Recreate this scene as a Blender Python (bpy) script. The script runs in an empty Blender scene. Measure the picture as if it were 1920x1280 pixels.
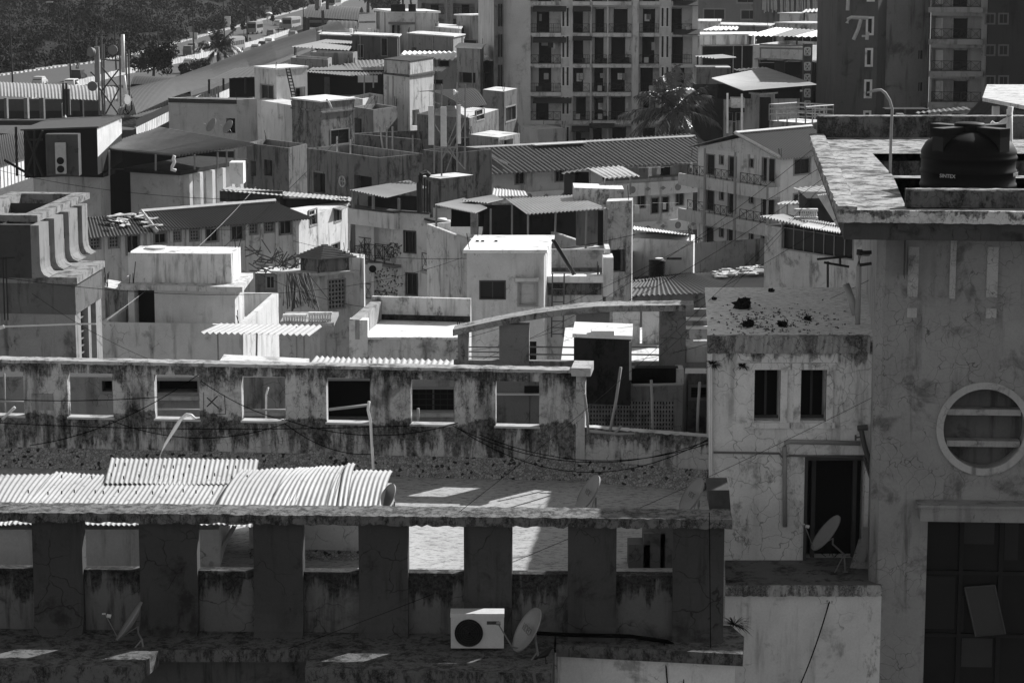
import bpy, math, random
from mathutils import Vector, Matrix
R_ = random.Random(7)
sc = bpy.context.scene
COL = sc.collection
# ---------------- camera (85 mm view from an upper floor, pitched down) ----------------
F = 4533.0; HC = 26.0; PITCH = math.atan(778.0 / F)
cam = bpy.data.cameras.new('camera'); co = bpy.data.objects.new('camera', cam); COL.objects.link(co)
cam.sensor_width = 36.0; cam.lens = F / 1920 * 36.0; cam.clip_start = 0.5; cam.clip_end = 6000
co.location = (0, 0, HC); co.rotation_euler = (math.radians(90) - PITCH, 0, 0)
sc.camera = co
# ---------------- sky and sun ----------------
HAZE_D = 0.00006
EL, AZ = 35.0, 43.0          # sun elevation; azimuth to the right of the view direction
w = bpy.data.worlds.new('World'); sc.world = w; w.use_nodes = True
nt = w.node_tree; bg = nt.nodes['Background']
sky = nt.nodes.new('ShaderNodeTexSky'); sky.sky_type = 'NISHITA'; sky.sun_disc = False
sky.sun_elevation = math.radians(EL); sky.sun_rotation = math.radians(AZ)
bw = nt.nodes.new('ShaderNodeRGBToBW')
nt.links.new(sky.outputs[0], bw.inputs[0]); nt.links.new(bw.outputs[0], bg.inputs['Color'])
bg.inputs['Strength'].default_value = 0.082
sl = bpy.data.lights.new('sun', 'SUN'); sl.energy = 4.0; sl.angle = math.radians(0.5); sl.color = (1, 1, 1)
so = bpy.data.objects.new('sun', sl); COL.objects.link(so)
sd = Vector((math.sin(math.radians(AZ)) * math.cos(math.radians(EL)), math.cos(math.radians(AZ)) * math.cos(math.radians(EL)), math.sin(math.radians(EL))))
so.rotation_euler = sd.to_track_quat('Z', 'Y').to_euler(); so.location = (60, 60, 80)
sc.view_settings.view_transform = 'Standard'; sc.view_settings.look = 'None'
sc.view_settings.exposure = 0.62; sc.view_settings.gamma = 1.0
sc.cycles.max_bounces = 5; sc.cycles.diffuse_bounces = 3; sc.cycles.volume_bounces = 0
# ---------------- camera geometry helpers: where a sight line meets a depth or a height ----------------
CP, SP = math.cos(PITCH), math.sin(PITCH)
def ray(px, py):
    x = (px - 960) / F; y = -(py - 640) / F
    return Vector((x, CP + y * SP, -SP + y * CP))
def V(px, py, Y):
    d = ray(px, py); t = Y / d.y
    return Vector((d.x * t, Y, HC + d.z * t))
def U(px, py, Z):
    d = ray(px, py); t = (Z - HC) / d.z
    return Vector((d.x * t, d.y * t, Z))
def Xp(p, dx=0, dy=0, dz=0): return Vector((p[0] + dx, p[1] + dy, p[2] + dz))
# ---------------- mesh builder ----------------
class M:
    def __init__(s): s.v = []; s.f = []; s.mi = []; s.cur = 0; s.smooth = False
    def quad(s, a, b, c, d):
        n = len(s.v); s.v += [Vector(a), Vector(b), Vector(c), Vector(d)]; s.f.append((n, n + 1, n + 2, n + 3)); s.mi.append(s.cur)
    def poly(s, pts):
        n = len(s.v); s.v += [Vector(p) for p in pts]; s.f.append(tuple(range(n, n + len(pts)))); s.mi.append(s.cur)
    def prism(s, pts, z0, z1, top=True, bot=True):
        n = len(pts); k = len(s.v)
        z0f = z0 if callable(z0) else (lambda p: z0); z1f = z1 if callable(z1) else (lambda p: z1)
        s.v += [Vector((p[0], p[1], z0f(p))) for p in pts] + [Vector((p[0], p[1], z1f(p))) for p in pts]
        for i in range(n):
            j = (i + 1) % n; s.f.append((k + i, k + j, k + n + j, k + n + i)); s.mi.append(s.cur)
        if top: s.f.append(tuple(k + n + i for i in range(n))); s.mi.append(s.cur)
        if bot: s.f.append(tuple(k + i for i in reversed(range(n)))); s.mi.append(s.cur)
    def obox(s, o, a, b, c):
        o, a, b, c = Vector(o), Vector(a), Vector(b), Vector(c); k = len(s.v)
        s.v += [o, o + a, o + a + b, o + b, o + c, o + a + c, o + a + b + c, o + b + c]
        for q in ((0, 3, 2, 1), (4, 5, 6, 7), (0, 1, 5, 4), (1, 2, 6, 5), (2, 3, 7, 6), (3, 0, 4, 7)):
            s.f.append(tuple(k + i for i in q)); s.mi.append(s.cur)
    def box(s, c, sx, sy, sz):   # base centre
        s.obox((c[0] - sx / 2, c[1] - sy / 2, c[2]), (sx, 0, 0), (0, sy, 0), (0, 0, sz))
    def fbox(s, fc, u0, u1, z0, z1, d0, d1):
        s.obox(fc.P(u0, z0, d0), fc.e * (u1 - u0), fc.n * (d1 - d0), (0, 0, z1 - z0))
    def tube(s, pts, r, n=6, cap=True):
        pts = [Vector(p) for p in pts]; k = len(s.v); L = len(pts); rr = r if isinstance(r, (list, tuple)) else [r] * L
        for i, p in enumerate(pts):
            t = (pts[min(i + 1, L - 1)] - pts[max(i - 1, 0)])
            if t.length < 1e-9: t = Vector((0, 0, 1))
            t.normalize(); up = Vector((0, 0, 1)) if abs(t.z) < .9 else Vector((1, 0, 0))
            a = t.cross(up).normalized(); b = t.cross(a)
            for j in range(n):
                q = 2 * math.pi * j / n; s.v.append(p + (a * math.cos(q) + b * math.sin(q)) * rr[i])
        for i in range(L - 1):
            for j in range(n):
                j2 = (j + 1) % n; s.f.append((k + i * n + j, k + i * n + j2, k + (i + 1) * n + j2, k + (i + 1) * n + j)); s.mi.append(s.cur)
        if cap:
            s.f.append(tuple(k + j for j in reversed(range(n)))); s.mi.append(s.cur)
            s.f.append(tuple(k + (L - 1) * n + j for j in range(n))); s.mi.append(s.cur)
    def lathe(s, c, prof, n=32, axis=None, cap=False):   # prof: (r, h); axis default z
        ax = Vector(axis or (0, 0, 1)).normalized(); up = Vector((0, 0, 1)) if abs(ax.z) < .9 else Vector((1, 0, 0))
        a = ax.cross(up).normalized(); b = ax.cross(a); k = len(s.v); c = Vector(c)
        for (r, h) in prof:
            for j in range(n):
                q = 2 * math.pi * j / n; s.v.append(c + ax * h + (a * math.cos(q) + b * math.sin(q)) * r)
        for i in range(len(prof) - 1):
            for j in range(n):
                j2 = (j + 1) % n; s.f.append((k + i * n + j, k + i * n + j2, k + (i + 1) * n + j2, k + (i + 1) * n + j)); s.mi.append(s.cur)
        if cap:
            s.f.append(tuple(k + j for j in range(n))); s.mi.append(s.cur)
            s.f.append(tuple(k + (len(prof) - 1) * n + j for j in range(n))); s.mi.append(s.cur)
    def corr(s, A, B, C, D, pitch=.17, amp=.03, rows=1, sag=0, jit=0, spw=4, th=0.0):
        """corrugated sheet; waves run across A>B, ridges run A>D; sag lifts the middle of A>D"""
        A, B, C, D = map(Vector, (A, B, C, D)); W = ((B - A).length + (C - D).length) / 2
        nw = max(2, int(W / pitch)); nu = min(nw * spw, 800); nr = max(rows, 1)
        N = (B - A).cross(D - A).normalized()
        if N.z < 0: N = -N
        for layer in ((0, th) if th else (0,)):
            k = len(s.v)
            for r in range(nr + 1):
                t = r / nr
                for i in range(nu + 1):
                    u = i / nu
                    p = (A * (1 - u) + B * u) * (1 - t) + (D * (1 - u) + C * u) * t
                    p = p + N * (amp * math.sin(2 * math.pi * u * nw)) + Vector((0, 0, 4 * sag * t * (1 - t) - layer))
                    if jit: p = p + N * (jit * math.sin(u * 9.7 + t * 3) * math.sin(u * 3.1 + t * 7))
                    s.v.append(p)
            for r in range(nr):
                for i in range(nu):
                    q = k + r * (nu + 1) + i; s.f.append((q, q + 1, q + nu + 2, q + nu + 1)); s.mi.append(s.cur)
    def rbox(s, fc, u0, u1, z0, z1, d0, d1, seg=60, jit=.02, rnd=None):
        """a long slab with crumbled edges"""
        rnd = rnd or R_; k = len(s.v); n = seg + 1
        for i in range(n):
            u = u0 + (u1 - u0) * i / seg
            j = lambda a: (rnd.random() - .5) * 2 * a
            s.v += [fc.P(u, z0 + j(jit), d0 + j(jit * .4)), fc.P(u, z0 + j(jit), d1 + j(jit)), fc.P(u, z1 - abs(j(jit)), d1 + j(jit)), fc.P(u, z1 + j(jit * .3), (d0 + d1) / 2), fc.P(u, z1 - abs(j(jit)), d0 + j(jit))]
        for i in range(seg):
            for j in range(5):
                a = k + i * 5 + j; b = k + i * 5 + (j + 1) % 5; s.f.append((a, a + 5, b + 5, b)); s.mi.append(s.cur)
        s.f.append((k, k + 1, k + 2, k + 3, k + 4)); s.mi.append(s.cur)
        e = k + seg * 5; s.f.append((e + 4, e + 3, e + 2, e + 1, e)); s.mi.append(s.cur)
    def cards(s, c, r, n, size, rnd, squash=.8, hollow=.35):
        for _ in range(n):
            th = rnd.random() * 6.283; z = rnd.uniform(-1, 1); q = math.sqrt(1 - z * z); rad = r * (hollow + (1 - hollow) * rnd.random() ** .5)
            p = Vector((c[0] + q * math.cos(th) * rad, c[1] + q * math.sin(th) * rad, c[2] + z * rad * squash))
            n1 = Vector((rnd.uniform(-1, 1), rnd.uniform(-1, 1), rnd.uniform(-.2, 1))).normalized(); t = n1.orthogonal().normalized(); b = n1.cross(t)
            a = rnd.random() * 6.283; t, b = t * math.cos(a) + b * math.sin(a), b * math.cos(a) - t * math.sin(a)
            z_ = size * rnd.uniform(.6, 1.3)
            s.quad(p - t * z_, p - b * z_ * .5, p + t * z_, p + b * z_ * .5)
class Fc:
    """vertical face through A > B (left to right seen from outside)"""
    def __init__(s, A, B, zt=0, zb=0):
        s.A = Vector((A[0], A[1], 0)); d = Vector((B[0] - A[0], B[1] - A[1], 0)); s.L = d.length; s.e = d.normalized(); s.n = Vector((s.e.y, -s.e.x, 0)); s.zt = zt; s.zb = zb
    def P(s, u, z, d=0): p = s.A + s.e * u + s.n * d; return Vector((p.x, p.y, z))
    def uz(s, px, py):
        d = ray(px, py); C = Vector((0, 0, HC)); t = (s.A - C).dot(s.n) / d.dot(s.n); p = C + d * t
        return (p - s.A).dot(s.e), p.z
    def R(s, x0, y0, x1, y1):
        ym = (y0 + y1) / 2; xm = (x0 + x1) / 2
        return s.uz(x0, ym)[0], s.uz(x1, ym)[0], s.uz(xm, y1)[1], s.uz(xm, y0)[1]
def skin(m, fc, u0, u1, z0, z1, holes, rev=.25, flip=1):
    """wall surface with real openings; each opening gets reveals going in. holes: (u0,u1,z0,z1,depth,back)"""
    hs = []
    for h in holes:
        a, b, c, d = max(h[0], u0 + .01), min(h[1], u1 - .01), max(h[2], z0 + .01), min(h[3], z1 - .01)
        if b - a > .02 and d - c > .02: hs.append((a, b, c, d, h[4] if len(h) > 4 else rev, h[5] if len(h) > 5 else False))
    us = sorted(set([u0, u1] + [h[0] for h in hs] + [h[1] for h in hs])); zs = sorted(set([z0, z1] + [h[2] for h in hs] + [h[3] for h in hs]))
    for i in range(len(us) - 1):
        for j in range(len(zs) - 1):
            uc, zc = (us[i] + us[i + 1]) / 2, (zs[j] + zs[j + 1]) / 2
            if any(h[0] < uc < h[1] and h[2] < zc < h[3] for h in hs): continue
            m.quad(fc.P(us[i], zs[j]), fc.P(us[i + 1], zs[j]), fc.P(us[i + 1], zs[j + 1]), fc.P(us[i], zs[j + 1]))
    for a, b, c, d, r, back in hs:
        m.quad(fc.P(a, c), fc.P(a, d), fc.P(a, d, -r), fc.P(a, c, -r)); m.quad(fc.P(b, d), fc.P(b, c), fc.P(b, c, -r), fc.P(b, d, -r))
        m.quad(fc.P(b, c), fc.P(a, c), fc.P(a, c, -r), fc.P(b, c, -r)); m.quad(fc.P(a, d), fc.P(b, d), fc.P(b, d, -r), fc.P(a, d, -r))
        if back: m.quad(fc.P(a, c, -r), fc.P(b, c, -r), fc.P(b, d, -r), fc.P(a, d, -r))
# ---------------- objects ----------------
def T(name, label, cat, loc, group=None, kind=None):
    o = bpy.data.objects.new(name, None); COL.objects.link(o); o.location = Vector(loc); o.empty_display_size = .2
    o['label'] = label; o['category'] = cat
    if group: o['group'] = group
    if kind: o['kind'] = kind
    o['_w'] = tuple(Vector(loc)); return o
def worigin(o):
    p = Vector((0, 0, 0))
    while o is not None: p += o.location; o = o.parent
    return p
def mk(name, m, mat, parent=None, label=None, smooth=False, origin=None):
    me = bpy.data.meshes.new(name)
    if parent is not None: org = worigin(parent)
    elif origin is not None: org = Vector(origin)
    else:
        xs = [v.x for v in m.v]; ys = [v.y for v in m.v]; zs = [v.z for v in m.v]
        org = Vector(((min(xs) + max(xs)) / 2, (min(ys) + max(ys)) / 2, min(zs)))
    me.from_pydata([v - org for v in m.v], [], m.f)
    mats = mat if isinstance(mat, (list, tuple)) else [mat]
    for x in mats: me.materials.append(x)
    if len(mats) > 1: me.polygons.foreach_set('material_index', m.mi)
    if smooth: me.polygons.foreach_set('use_smooth', [True] * len(m.f))
    me.update(); o = bpy.data.objects.new(name, me); COL.objects.link(o)
    if parent is not None: o.parent = parent
    else: o.location = org
    if label: o['label'] = label
    return o
def solo(name, m, mat, label, cat, group=None, kind=None, smooth=False):
    o = mk(name, m, mat, None, label, smooth)
    if cat: o['category'] = cat
    if group: o['group'] = group
    if kind: o['kind'] = kind
    return o
def struct(name, m, mat, smooth=False):
    o = mk(name, m, mat, None, None, smooth, origin=(0, 0, 0)); o['kind'] = 'structure'; return o
def kids(o): return [c for c in bpy.data.objects if c.parent == o]
def copy_tree(o, loc, rz=0, label=None, scale=None):
    tree = [(o, None)]; out = {}; r = None; ks = {}
    for c in bpy.data.objects:
        if c.parent: ks.setdefault(c.parent.name, []).append(c)
    def rec(a, par):
        c = a.copy(); COL.objects.link(c); c.parent = par
        for b in ks.get(a.name, []): rec(b, c)
        return c
    r = rec(o, None); r.location = Vector(loc); r.rotation_euler = (0, 0, rz)
    if scale: r.scale = (scale, scale, scale)
    if label: r['label'] = label
    return r
# ---------------- materials ----------------
class NG:
    def __init__(s, name):
        s.m = bpy.data.materials.new(name); s.m.use_nodes = True; s.t = s.m.node_tree; s.b = s.t.nodes['Principled BSDF']
        g = s.t.nodes.new('ShaderNodeNewGeometry'); s.pos = g.outputs['Position']; s.nor = g.outputs['Normal']
    def lk(s, a, b): s.t.links.new(a, b)
    def ma(s, op, a, b=0.0, clamp=False):
        n = s.t.nodes.new('ShaderNodeMath'); n.operation = op; n.use_clamp = clamp
        for i, x in enumerate((a, b)):
            if isinstance(x, (int, float)): n.inputs[i].default_value = x
            else: s.lk(x, n.inputs[i])
        return n.outputs[0]
    def mapd(s, sc_, off=(0, 0, 0)):
        n = s.t.nodes.new('ShaderNodeMapping'); n.inputs['Scale'].default_value = sc_; n.inputs['Location'].default_value = off; s.lk(s.pos, n.inputs[0]); return n.outputs[0]
    def noise(s, sc_, det=4, rough=.6, vec=None, dist=0):
        n = s.t.nodes.new('ShaderNodeTexNoise'); n.inputs['Scale'].default_value = sc_; n.inputs['Detail'].default_value = det; n.inputs['Roughness'].default_value = rough; n.inputs['Distortion'].default_value = dist
        s.lk(vec or s.pos, n.inputs['Vector']); return n.outputs['Fac']
    def vor(s, sc_, feat='DISTANCE_TO_EDGE', vec=None, rnd=1.0, out='Distance'):
        n = s.t.nodes.new('ShaderNodeTexVoronoi'); n.feature = feat; n.inputs['Scale'].default_value = sc_; n.inputs['Randomness'].default_value = rnd; s.lk(vec or s.pos, n.inputs['Vector']); return n.outputs[out]
    def step(s, x, a, b):   # smooth 0..1 between a and b
        n = s.t.nodes.new('ShaderNodeMapRange'); n.interpolation_type = 'SMOOTHSTEP'; s.lk(x, n.inputs['Value'])
        n.inputs['From Min'].default_value = a; n.inputs['From Max'].default_value = b; return n.outputs[0]
    def lin(s, x, a, b, c, d):
        n = s.t.nodes.new('ShaderNodeMapRange'); s.lk(x, n.inputs['Value'])
        for k, v in zip(('From Min', 'From Max', 'To Min', 'To Max'), (a, b, c, d)): n.inputs[k].default_value = v
        return n.outputs[0]
    def wobble(s, sc_, amt, base=None):   # position jittered by noise
        n = s.t.nodes.new('ShaderNodeTexNoise'); n.inputs['Scale'].default_value = sc_; s.lk(base or s.pos, n.inputs['Vector'])
        a = s.t.nodes.new('ShaderNodeVectorMath'); a.operation = 'SCALE'; a.inputs['Scale'].default_value = amt; s.lk(n.outputs['Color'], a.inputs[0])
        b = s.t.nodes.new('ShaderNodeVectorMath'); b.operation = 'ADD'; s.lk(a.outputs[0], b.inputs[0]); s.lk(base or s.pos, b.inputs[1]); return b.outputs[0]
    def dark(s, val, mask, amt):   # val * (1 - mask*amt)
        return s.ma('MULTIPLY', val, s.ma('SUBTRACT', 1.0, s.ma('MULTIPLY', mask, amt)))
    def out(s, val, rough=.9, bump=None, bstr=.3, bdist=.02, spec=.25, metal=0):
        s.lk(val, s.b.inputs['Base Color']) if not isinstance(val, (int, float)) else setattr(s.b.inputs['Base Color'], 'default_value', (val, val, val, 1))
        s.b.inputs['Roughness'].default_value = rough; s.b.inputs['Metallic'].default_value = metal
        s.b.inputs['Specular IOR Level'].default_value = spec
        if bump is not None:
            n = s.t.nodes.new('ShaderNodeBump'); n.inputs['Strength'].default_value = bstr; n.inputs['Distance'].default_value = bdist; s.lk(bump, n.inputs['Height']); s.lk(n.outputs[0], s.b.inputs['Normal'])
        return s.m
_mc = {}
def plaster(base=.5, stain=.3, streak=.3, crack=.3, mold=0.0, k=1.0, seed=0, cs=2.2, drips=()):
    """weathered painted plaster: k scales the pattern (bigger = finer)"""
    key = (base, stain, streak, crack, mold, k, seed, cs, drips)
    if key in _mc: return _mc[key]
    g = NG('weathered_plaster'); off = (seed * 13.7, seed * 7.3, seed * 3.1)
    p = g.mapd((1, 1, 1), off)
    v = g.lin(g.noise(.9 * k, 6, .62, p), .3, .7, base * .86, base * 1.1)
    v = g.ma('MULTIPLY', v, g.lin(g.noise(22 * k, 3, .7, p), .3, .7, .93, 1.06))
    if stain: v = g.dark(v, g.step(g.noise(1.3 * k, 8, .68, p, .4), .58 - .16 * stain, .72 - .1 * stain), .42 + .36 * stain)
    if streak:
        q = g.mapd((3.4 * k, 3.4 * k, .42 * k), off)
        sk = g.ma('MULTIPLY', g.step(g.noise(1.0, 7, .62, q), .52 - .07 * streak, .70 - .1 * streak), g.lin(g.noise(.42 * k, 3, .5, g.mapd((1, 1, 1), (off[1], 9, off[0]))), .38, .6, .0 + .3 * streak, 1.0))
        v = g.dark(v, sk, .42 + .5 * streak)
    if mold:
        mv = g.ma('ADD', g.ma('MULTIPLY', g.noise(1.5 * k, 8, .7, g.mapd((1, 1, .42), (off[0] + 5, off[1], off[2]))), .7), g.ma('MULTIPLY', g.noise(6 * k, 6, .75, g.mapd((1, 1, .5), off)), .3))
        a = g.step(mv, .585 - .15 * mold, .68 - .15 * mold)
        f = g.lin(g.noise(15 * k, 5, .8, p), .35, .62, .3, 1.0); v = g.dark(v, g.ma('MULTIPLY', a, f), .92)
    if drips:
        sep = g.t.nodes.new('ShaderNodeSeparateXYZ'); g.lk(g.pos, sep.inputs[0]); z = g.ma('ADD', sep.outputs[2], g.lin(g.noise(1.7, 4, .65, p), .3, .7, -.16, .16))
        qn = g.noise(1.0, 6, .65, g.mapd((4.5 * k, 4.5 * k, .8 * k), off)); gr = g.lin(g.noise(14, 5, .8, p), .3, .65, .45, 1.0)
        for zt_, ln in drips:
            w_ = g.ma('MULTIPLY', g.lin(z, zt_ - ln, zt_, 0, 1), g.step(g.ma('SUBTRACT', zt_ + .2, z), 0, .2))
            v = g.dark(v, g.ma('MULTIPLY', g.ma('MULTIPLY', g.step(g.ma('ADD', qn, g.ma('MULTIPLY', w_, .30)), .57, .72), g.step(w_, 0, .12)), gr), .94)
    bh = g.noise(30 * k, 4, .7, p)
    if crack:
        wv = g.wobble(3.0 * k, .35 / k, p)
        c = g.ma('SUBTRACT', 1.0, g.step(g.vor(cs * k, vec=wv), .0, .022 * max(1.0, k * .8)))
        mk_ = g.step(g.noise(.7 * k, 3, .6, g.mapd((1, 1, 1), (off[0] + 31, 3, off[2]))), .58 - .25 * crack, .68 - .2 * crack)
        c = g.ma('MULTIPLY', c, mk_); v = g.dark(v, c, .62)
        bh = g.ma('SUBTRACT', bh, g.ma('MULTIPLY', c, 1.5))
    _mc[key] = g.out(v, .93, bh, .25, .012, .15); return _mc[key]
def flat(v, rough=.6, name='paint', metal=0, spec=.3, var=.12):
    key = ('f', v, rough, name, metal, spec)
    if key in _mc: return _mc[key]
    g = NG(name); x = g.lin(g.noise(2.3, 5, .65), .3, .7, v * (1 - var), v * (1 + var)); x = g.ma('MULTIPLY', x, g.lin(g.noise(34, 3, .6), .3, .7, .95, 1.05))
    _mc[key] = g.out(x, rough, g.noise(40, 2), .08, .01, spec, metal); return _mc[key]
def sheetm(v, rust=.3, name='sheet_roofing', seed=0, rough=.6):
    key = ('s', v, rust, seed, rough)
    if key in _mc: return _mc[key]
    g = NG(name); off = (seed * 9.1, seed * 4.7, 0); p = g.mapd((1, 1, 1), off)
    x = g.lin(g.noise(.8, 6, .65, p), .3, .7, v * .82, v * 1.12); x = g.dark(x, g.step(g.noise(2.1, 8, .7, p), .62 - .15 * rust, .78 - .12 * rust), .25 + .4 * rust)
    x = g.ma('MULTIPLY', x, g.lin(g.noise(18, 4, .7, p), .3, .7, .9, 1.08))
    _mc[key] = g.out(x, rough, g.noise(12, 3), .1, .01, .3); return _mc[key]
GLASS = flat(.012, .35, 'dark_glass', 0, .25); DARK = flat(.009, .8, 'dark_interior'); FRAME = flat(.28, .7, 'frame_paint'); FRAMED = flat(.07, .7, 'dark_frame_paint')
IRON = flat(.03, .6, 'painted_iron', 0, .3); STEEL = flat(.25, .5, 'galvanised_steel', .3); WIRE = flat(.005, .9, 'black_wire', 0, .02); PVC = flat(.72, .45, 'white_pipe', 0, .4)
GREYP = flat(.33, .6, 'grey_pipe'); WHITE = flat(.8, .6, 'white_paint'); WOOD = flat(.30, .8, 'weathered_bamboo'); CLOTH = flat(.55, .9, 'cloth'); RUBBISH = flat(.09, .9, 'debris', var=.6)
def leafm(v, name='foliage'):
    key = ('l', v)
    if key in _mc: return _mc[key]
    g = NG(name); x = g.lin(g.noise(.16, 5, .6), .35, .65, v * .35, v * 1.9); x = g.ma('MULTIPLY', x, g.lin(g.noise(5, 3, .6), .3, .7, .85, 1.15))
    _mc[key] = g.out(x, .9, None, spec=.08); return _mc[key]
# ---------------- buildings ----------------
def quad2(L, R, Z, depth):
    a, b = U(L[0], L[1], Z), U(R[0], R[1], Z); f = Fc(a, b); n = -f.n * depth
    return [a, b, b + n, a + n]
def quad3(L, C, R, Z):
    a, b, c = U(*L, Z), U(*C, Z), U(*R, Z); return [a, b, c, a + c - b]
def footY(px, py, Y): return V(px, py, Y).z
def inset(pts, d):
    cx = sum(p[0] for p in pts) / len(pts); cy = sum(p[1] for p in pts) / len(pts); out = []
    n = len(pts)
    for i in range(n):
        p0, p1, p2 = pts[i - 1], pts[i], pts[(i + 1) % n]
        e1 = Vector((p1[0] - p0[0], p1[1] - p0[1])).normalized(); e2 = Vector((p2[0] - p1[0], p2[1] - p1[1])).normalized()
        n1 = Vector((-e1.y, e1.x)); n2 = Vector((-e2.y, e2.x)); b = (n1 + n2); b = b / max(.3, b.length_squared) * 2 if b.length > .01 else n1
        out.append(Vector((p1[0] + b.x * d, p1[1] + b.y * d, p1[2] if len(p1) > 2 else 0)))
    return out
class Bd:
    """a building: outer wall skin with real openings, roof slab, optional parapet"""
    def __init__(s, name, label, cat, pts, zt, zb=0, mat=None, group=None, parapet=0, pth=.2, slab=0, slabth=.15, roofmat=None, root=None):
        s.pts = [Vector((p[0], p[1], 0)) for p in pts]; s.zt = zt; s.zb = zb; s.mat = mat or plaster()
        s.fc = [Fc(s.pts[i], s.pts[(i + 1) % len(pts)], zt, zb) for i in range(len(pts))]; s.h = [[] for _ in pts]; s.extra = M(); s.parapet = parapet; s.pth = pth; s.slab = slab; s.slabth = slabth
        s.roofmat = roofmat or plaster(.55, .4, 0, .2, 0, .6)
        c = sum(s.pts, Vector()) / len(pts); s.root = root or T(name, label, cat, (c.x, c.y, zb), group)
    def frame(s, i, a, b, c, d, w_=.06, out=.03, mat=None, inner=.05, par=None, mull=0, name='window_frame'):
        m = M(); f = s.fc[i]
        m.fbox(f, a - w_, a + .02, c - w_, d + w_, -inner, out); m.fbox(f, b - .02, b + w_, c - w_, d + w_, -inner, out)
        m.fbox(f, a + .02, b - .02, d - .02, d + w_, -inner, out); m.fbox(f, a + .02, b - .02, c - w_, c + .02, -inner, out + .01)
        for k in range(1, mull + 1):
            u = a + (b - a) * k / (mull + 1); m.fbox(f, u - .02, u + .02, c + .02, d - .02, -.14, -.09)
        return mk(name, m, mat or FRAME, par or s.root)
    def win(s, i, x0, y0, x1, y1, st='pane', fw=.06, fm=None, mull=1, shade=0, rel=False, dep=.14, pm=None, fr=True, label=None):
        f = s.fc[i]; a, b, c, d = (x0, x1, y0, y1) if rel else f.R(x0, y0, x1, y1)
        if b < a: a, b = b, a
        if c > d: c, d = d, c
        if st == 'door': c0 = c
        s.h[i].append((a, b, c, d, .25 if st != 'open' else .6))
        m = M(); nm = 'window'
        if st in ('pane', 'grille'):
            m.quad(f.P(a, c, -dep), f.P(b, c, -dep), f.P(b, d, -dep), f.P(a, d, -dep)); m.cur = 1
            for k in range(1, mull + 1):
                u = a + (b - a) * k / (mull + 1); m.fbox(f, u - .02, u + .02, c, d, -dep, -dep + .04)
            if st == 'grille':
                m.cur = 2; n = max(3, int((b - a) / .16))
                for k in range(1, n): u = a + (b - a) * k / n; m.fbox(f, u - .01, u + .01, c, d, -.05, -.03)
                for k in range(1, 4): z = c + (d - c) * k / 4; m.fbox(f, a, b, z - .01, z + .01, -.05, -.03)
            wobj = mk(nm, m, [pm or GLASS, fm or FRAME, IRON], s.root, label)
        elif st == 'jali':
            m.quad(f.P(a, c, -.2), f.P(b, c, -.2), f.P(b, d, -.2), f.P(a, d, -.2)); m.cur = 1
            nx = max(3, round((b - a) / .2)); nz = max(3, round((d - c) / .2)); t = .035
            for k in range(nx + 1): u = a + (b - a) * k / nx; m.fbox(f, u - t, u + t, c, d, -.1, -.02)
            for k in range(nz + 1): z = c + (d - c) * k / nz; m.fbox(f, a, b, z - t, z + t, -.1, -.022)
            wobj = mk('window', m, [DARK, fm or plaster(.35, .5, .2, 0)], s.root, label)
        elif st == 'door':
            m.quad(f.P(a, c, -.12), f.P(b, c, -.12), f.P(b, d, -.12), f.P(a, d, -.12)); m.fbox(f, a + .1, b - .1, c + .1, (c + d) / 2 - .05, -.12, -.1); m.fbox(f, a + .1, b - .1, (c + d) / 2 + .05, d - .1, -.12, -.1)
            wobj = mk('door', m, pm or DARK, s.root, label)
        else:
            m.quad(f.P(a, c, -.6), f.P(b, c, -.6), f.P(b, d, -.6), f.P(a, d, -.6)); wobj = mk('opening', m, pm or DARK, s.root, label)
        if fr and fw: s.frame(i, a, b, c, d, fw, .03, fm, par=wobj, name='door_frame' if st == 'door' else 'window_frame')
        if shade:
            q = M(); q.obox(f.P(a - .2, d + .05, 0), f.e * (b - a + .4), f.n * shade + Vector((0, 0, -.08)), (0, 0, .06)); mk('sunshade', q, plaster(.4, .6, .4, 0, .3), s.root)
        return (a, b, c, d)
    def bay(s, i, x0, y0, x1, y1, depth=1.3, door=(.3, .7), rail=True, rh=.9, rel=False, inmat=None, doorh=.86, style=0, lift=0):
        """recessed balcony with back wall, door and railing"""
        f = s.fc[i]; a, b, c, d = (x0, x1, y0, y1) if rel else f.R(x0, y0, x1, y1)
        s.h[i].append((a, b, c, d, depth, True))
        u0, u1 = a + (b - a) * door[0], a + (b - a) * door[1]; m = M(); zt = c + (d - c) * doorh; zl = c + lift
        m.fbox(f, u0, u1, zl, zt, -depth, -depth + .04); m.fbox(f, u0 - .06, u0, zl, zt + .06, -depth, -depth + .07); m.fbox(f, u1, u1 + .06, zl, zt + .06, -depth, -depth + .07); mk('balcony_door', m, DARK, s.root)
        if rail: railing(s.root, f.P(a + .03, c, -.06), f.P(b - .03, c, -.06), rh, style)
    def fx(s, i, px, py): return s.fc[i].uz(px, py)
    def add(s, i, x0, y0, x1, y1, d0, d1, m=None, rel=False):
        f = s.fc[i]; a, b, c, d = (x0, x1, y0, y1) if rel else f.R(x0, y0, x1, y1); (m or s.extra).fbox(f, a, b, c, d, d0, d1)
    def done(s, roof=True, skip=()):
        m = M()
        for i, f in enumerate(s.fc):
            if i in skip: continue
            skin(m, f, 0, f.L, s.zb, s.zt + s.parapet, s.h[i])
        mk('wall', m, s.mat, s.root)
        if s.extra.f: mk('trim', s.extra, s.mat, s.root)
        P = s.pts
        if roof:
            if s.slab: q = M(); q.prism(inset(P, -s.slab), s.zt + s.parapet, s.zt + s.parapet + s.slabth); mk('roof', q, s.roofmat, s.root)
            else:
                q = M(); zz = s.zt; I = inset(P, .004)
                q.poly([(p.x, p.y, zz) for p in I]); mk('roof', q, s.roofmat, s.root)
        rn = random.Random(int(abs(P[0].x * 31 + P[0].y * 7)))
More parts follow.
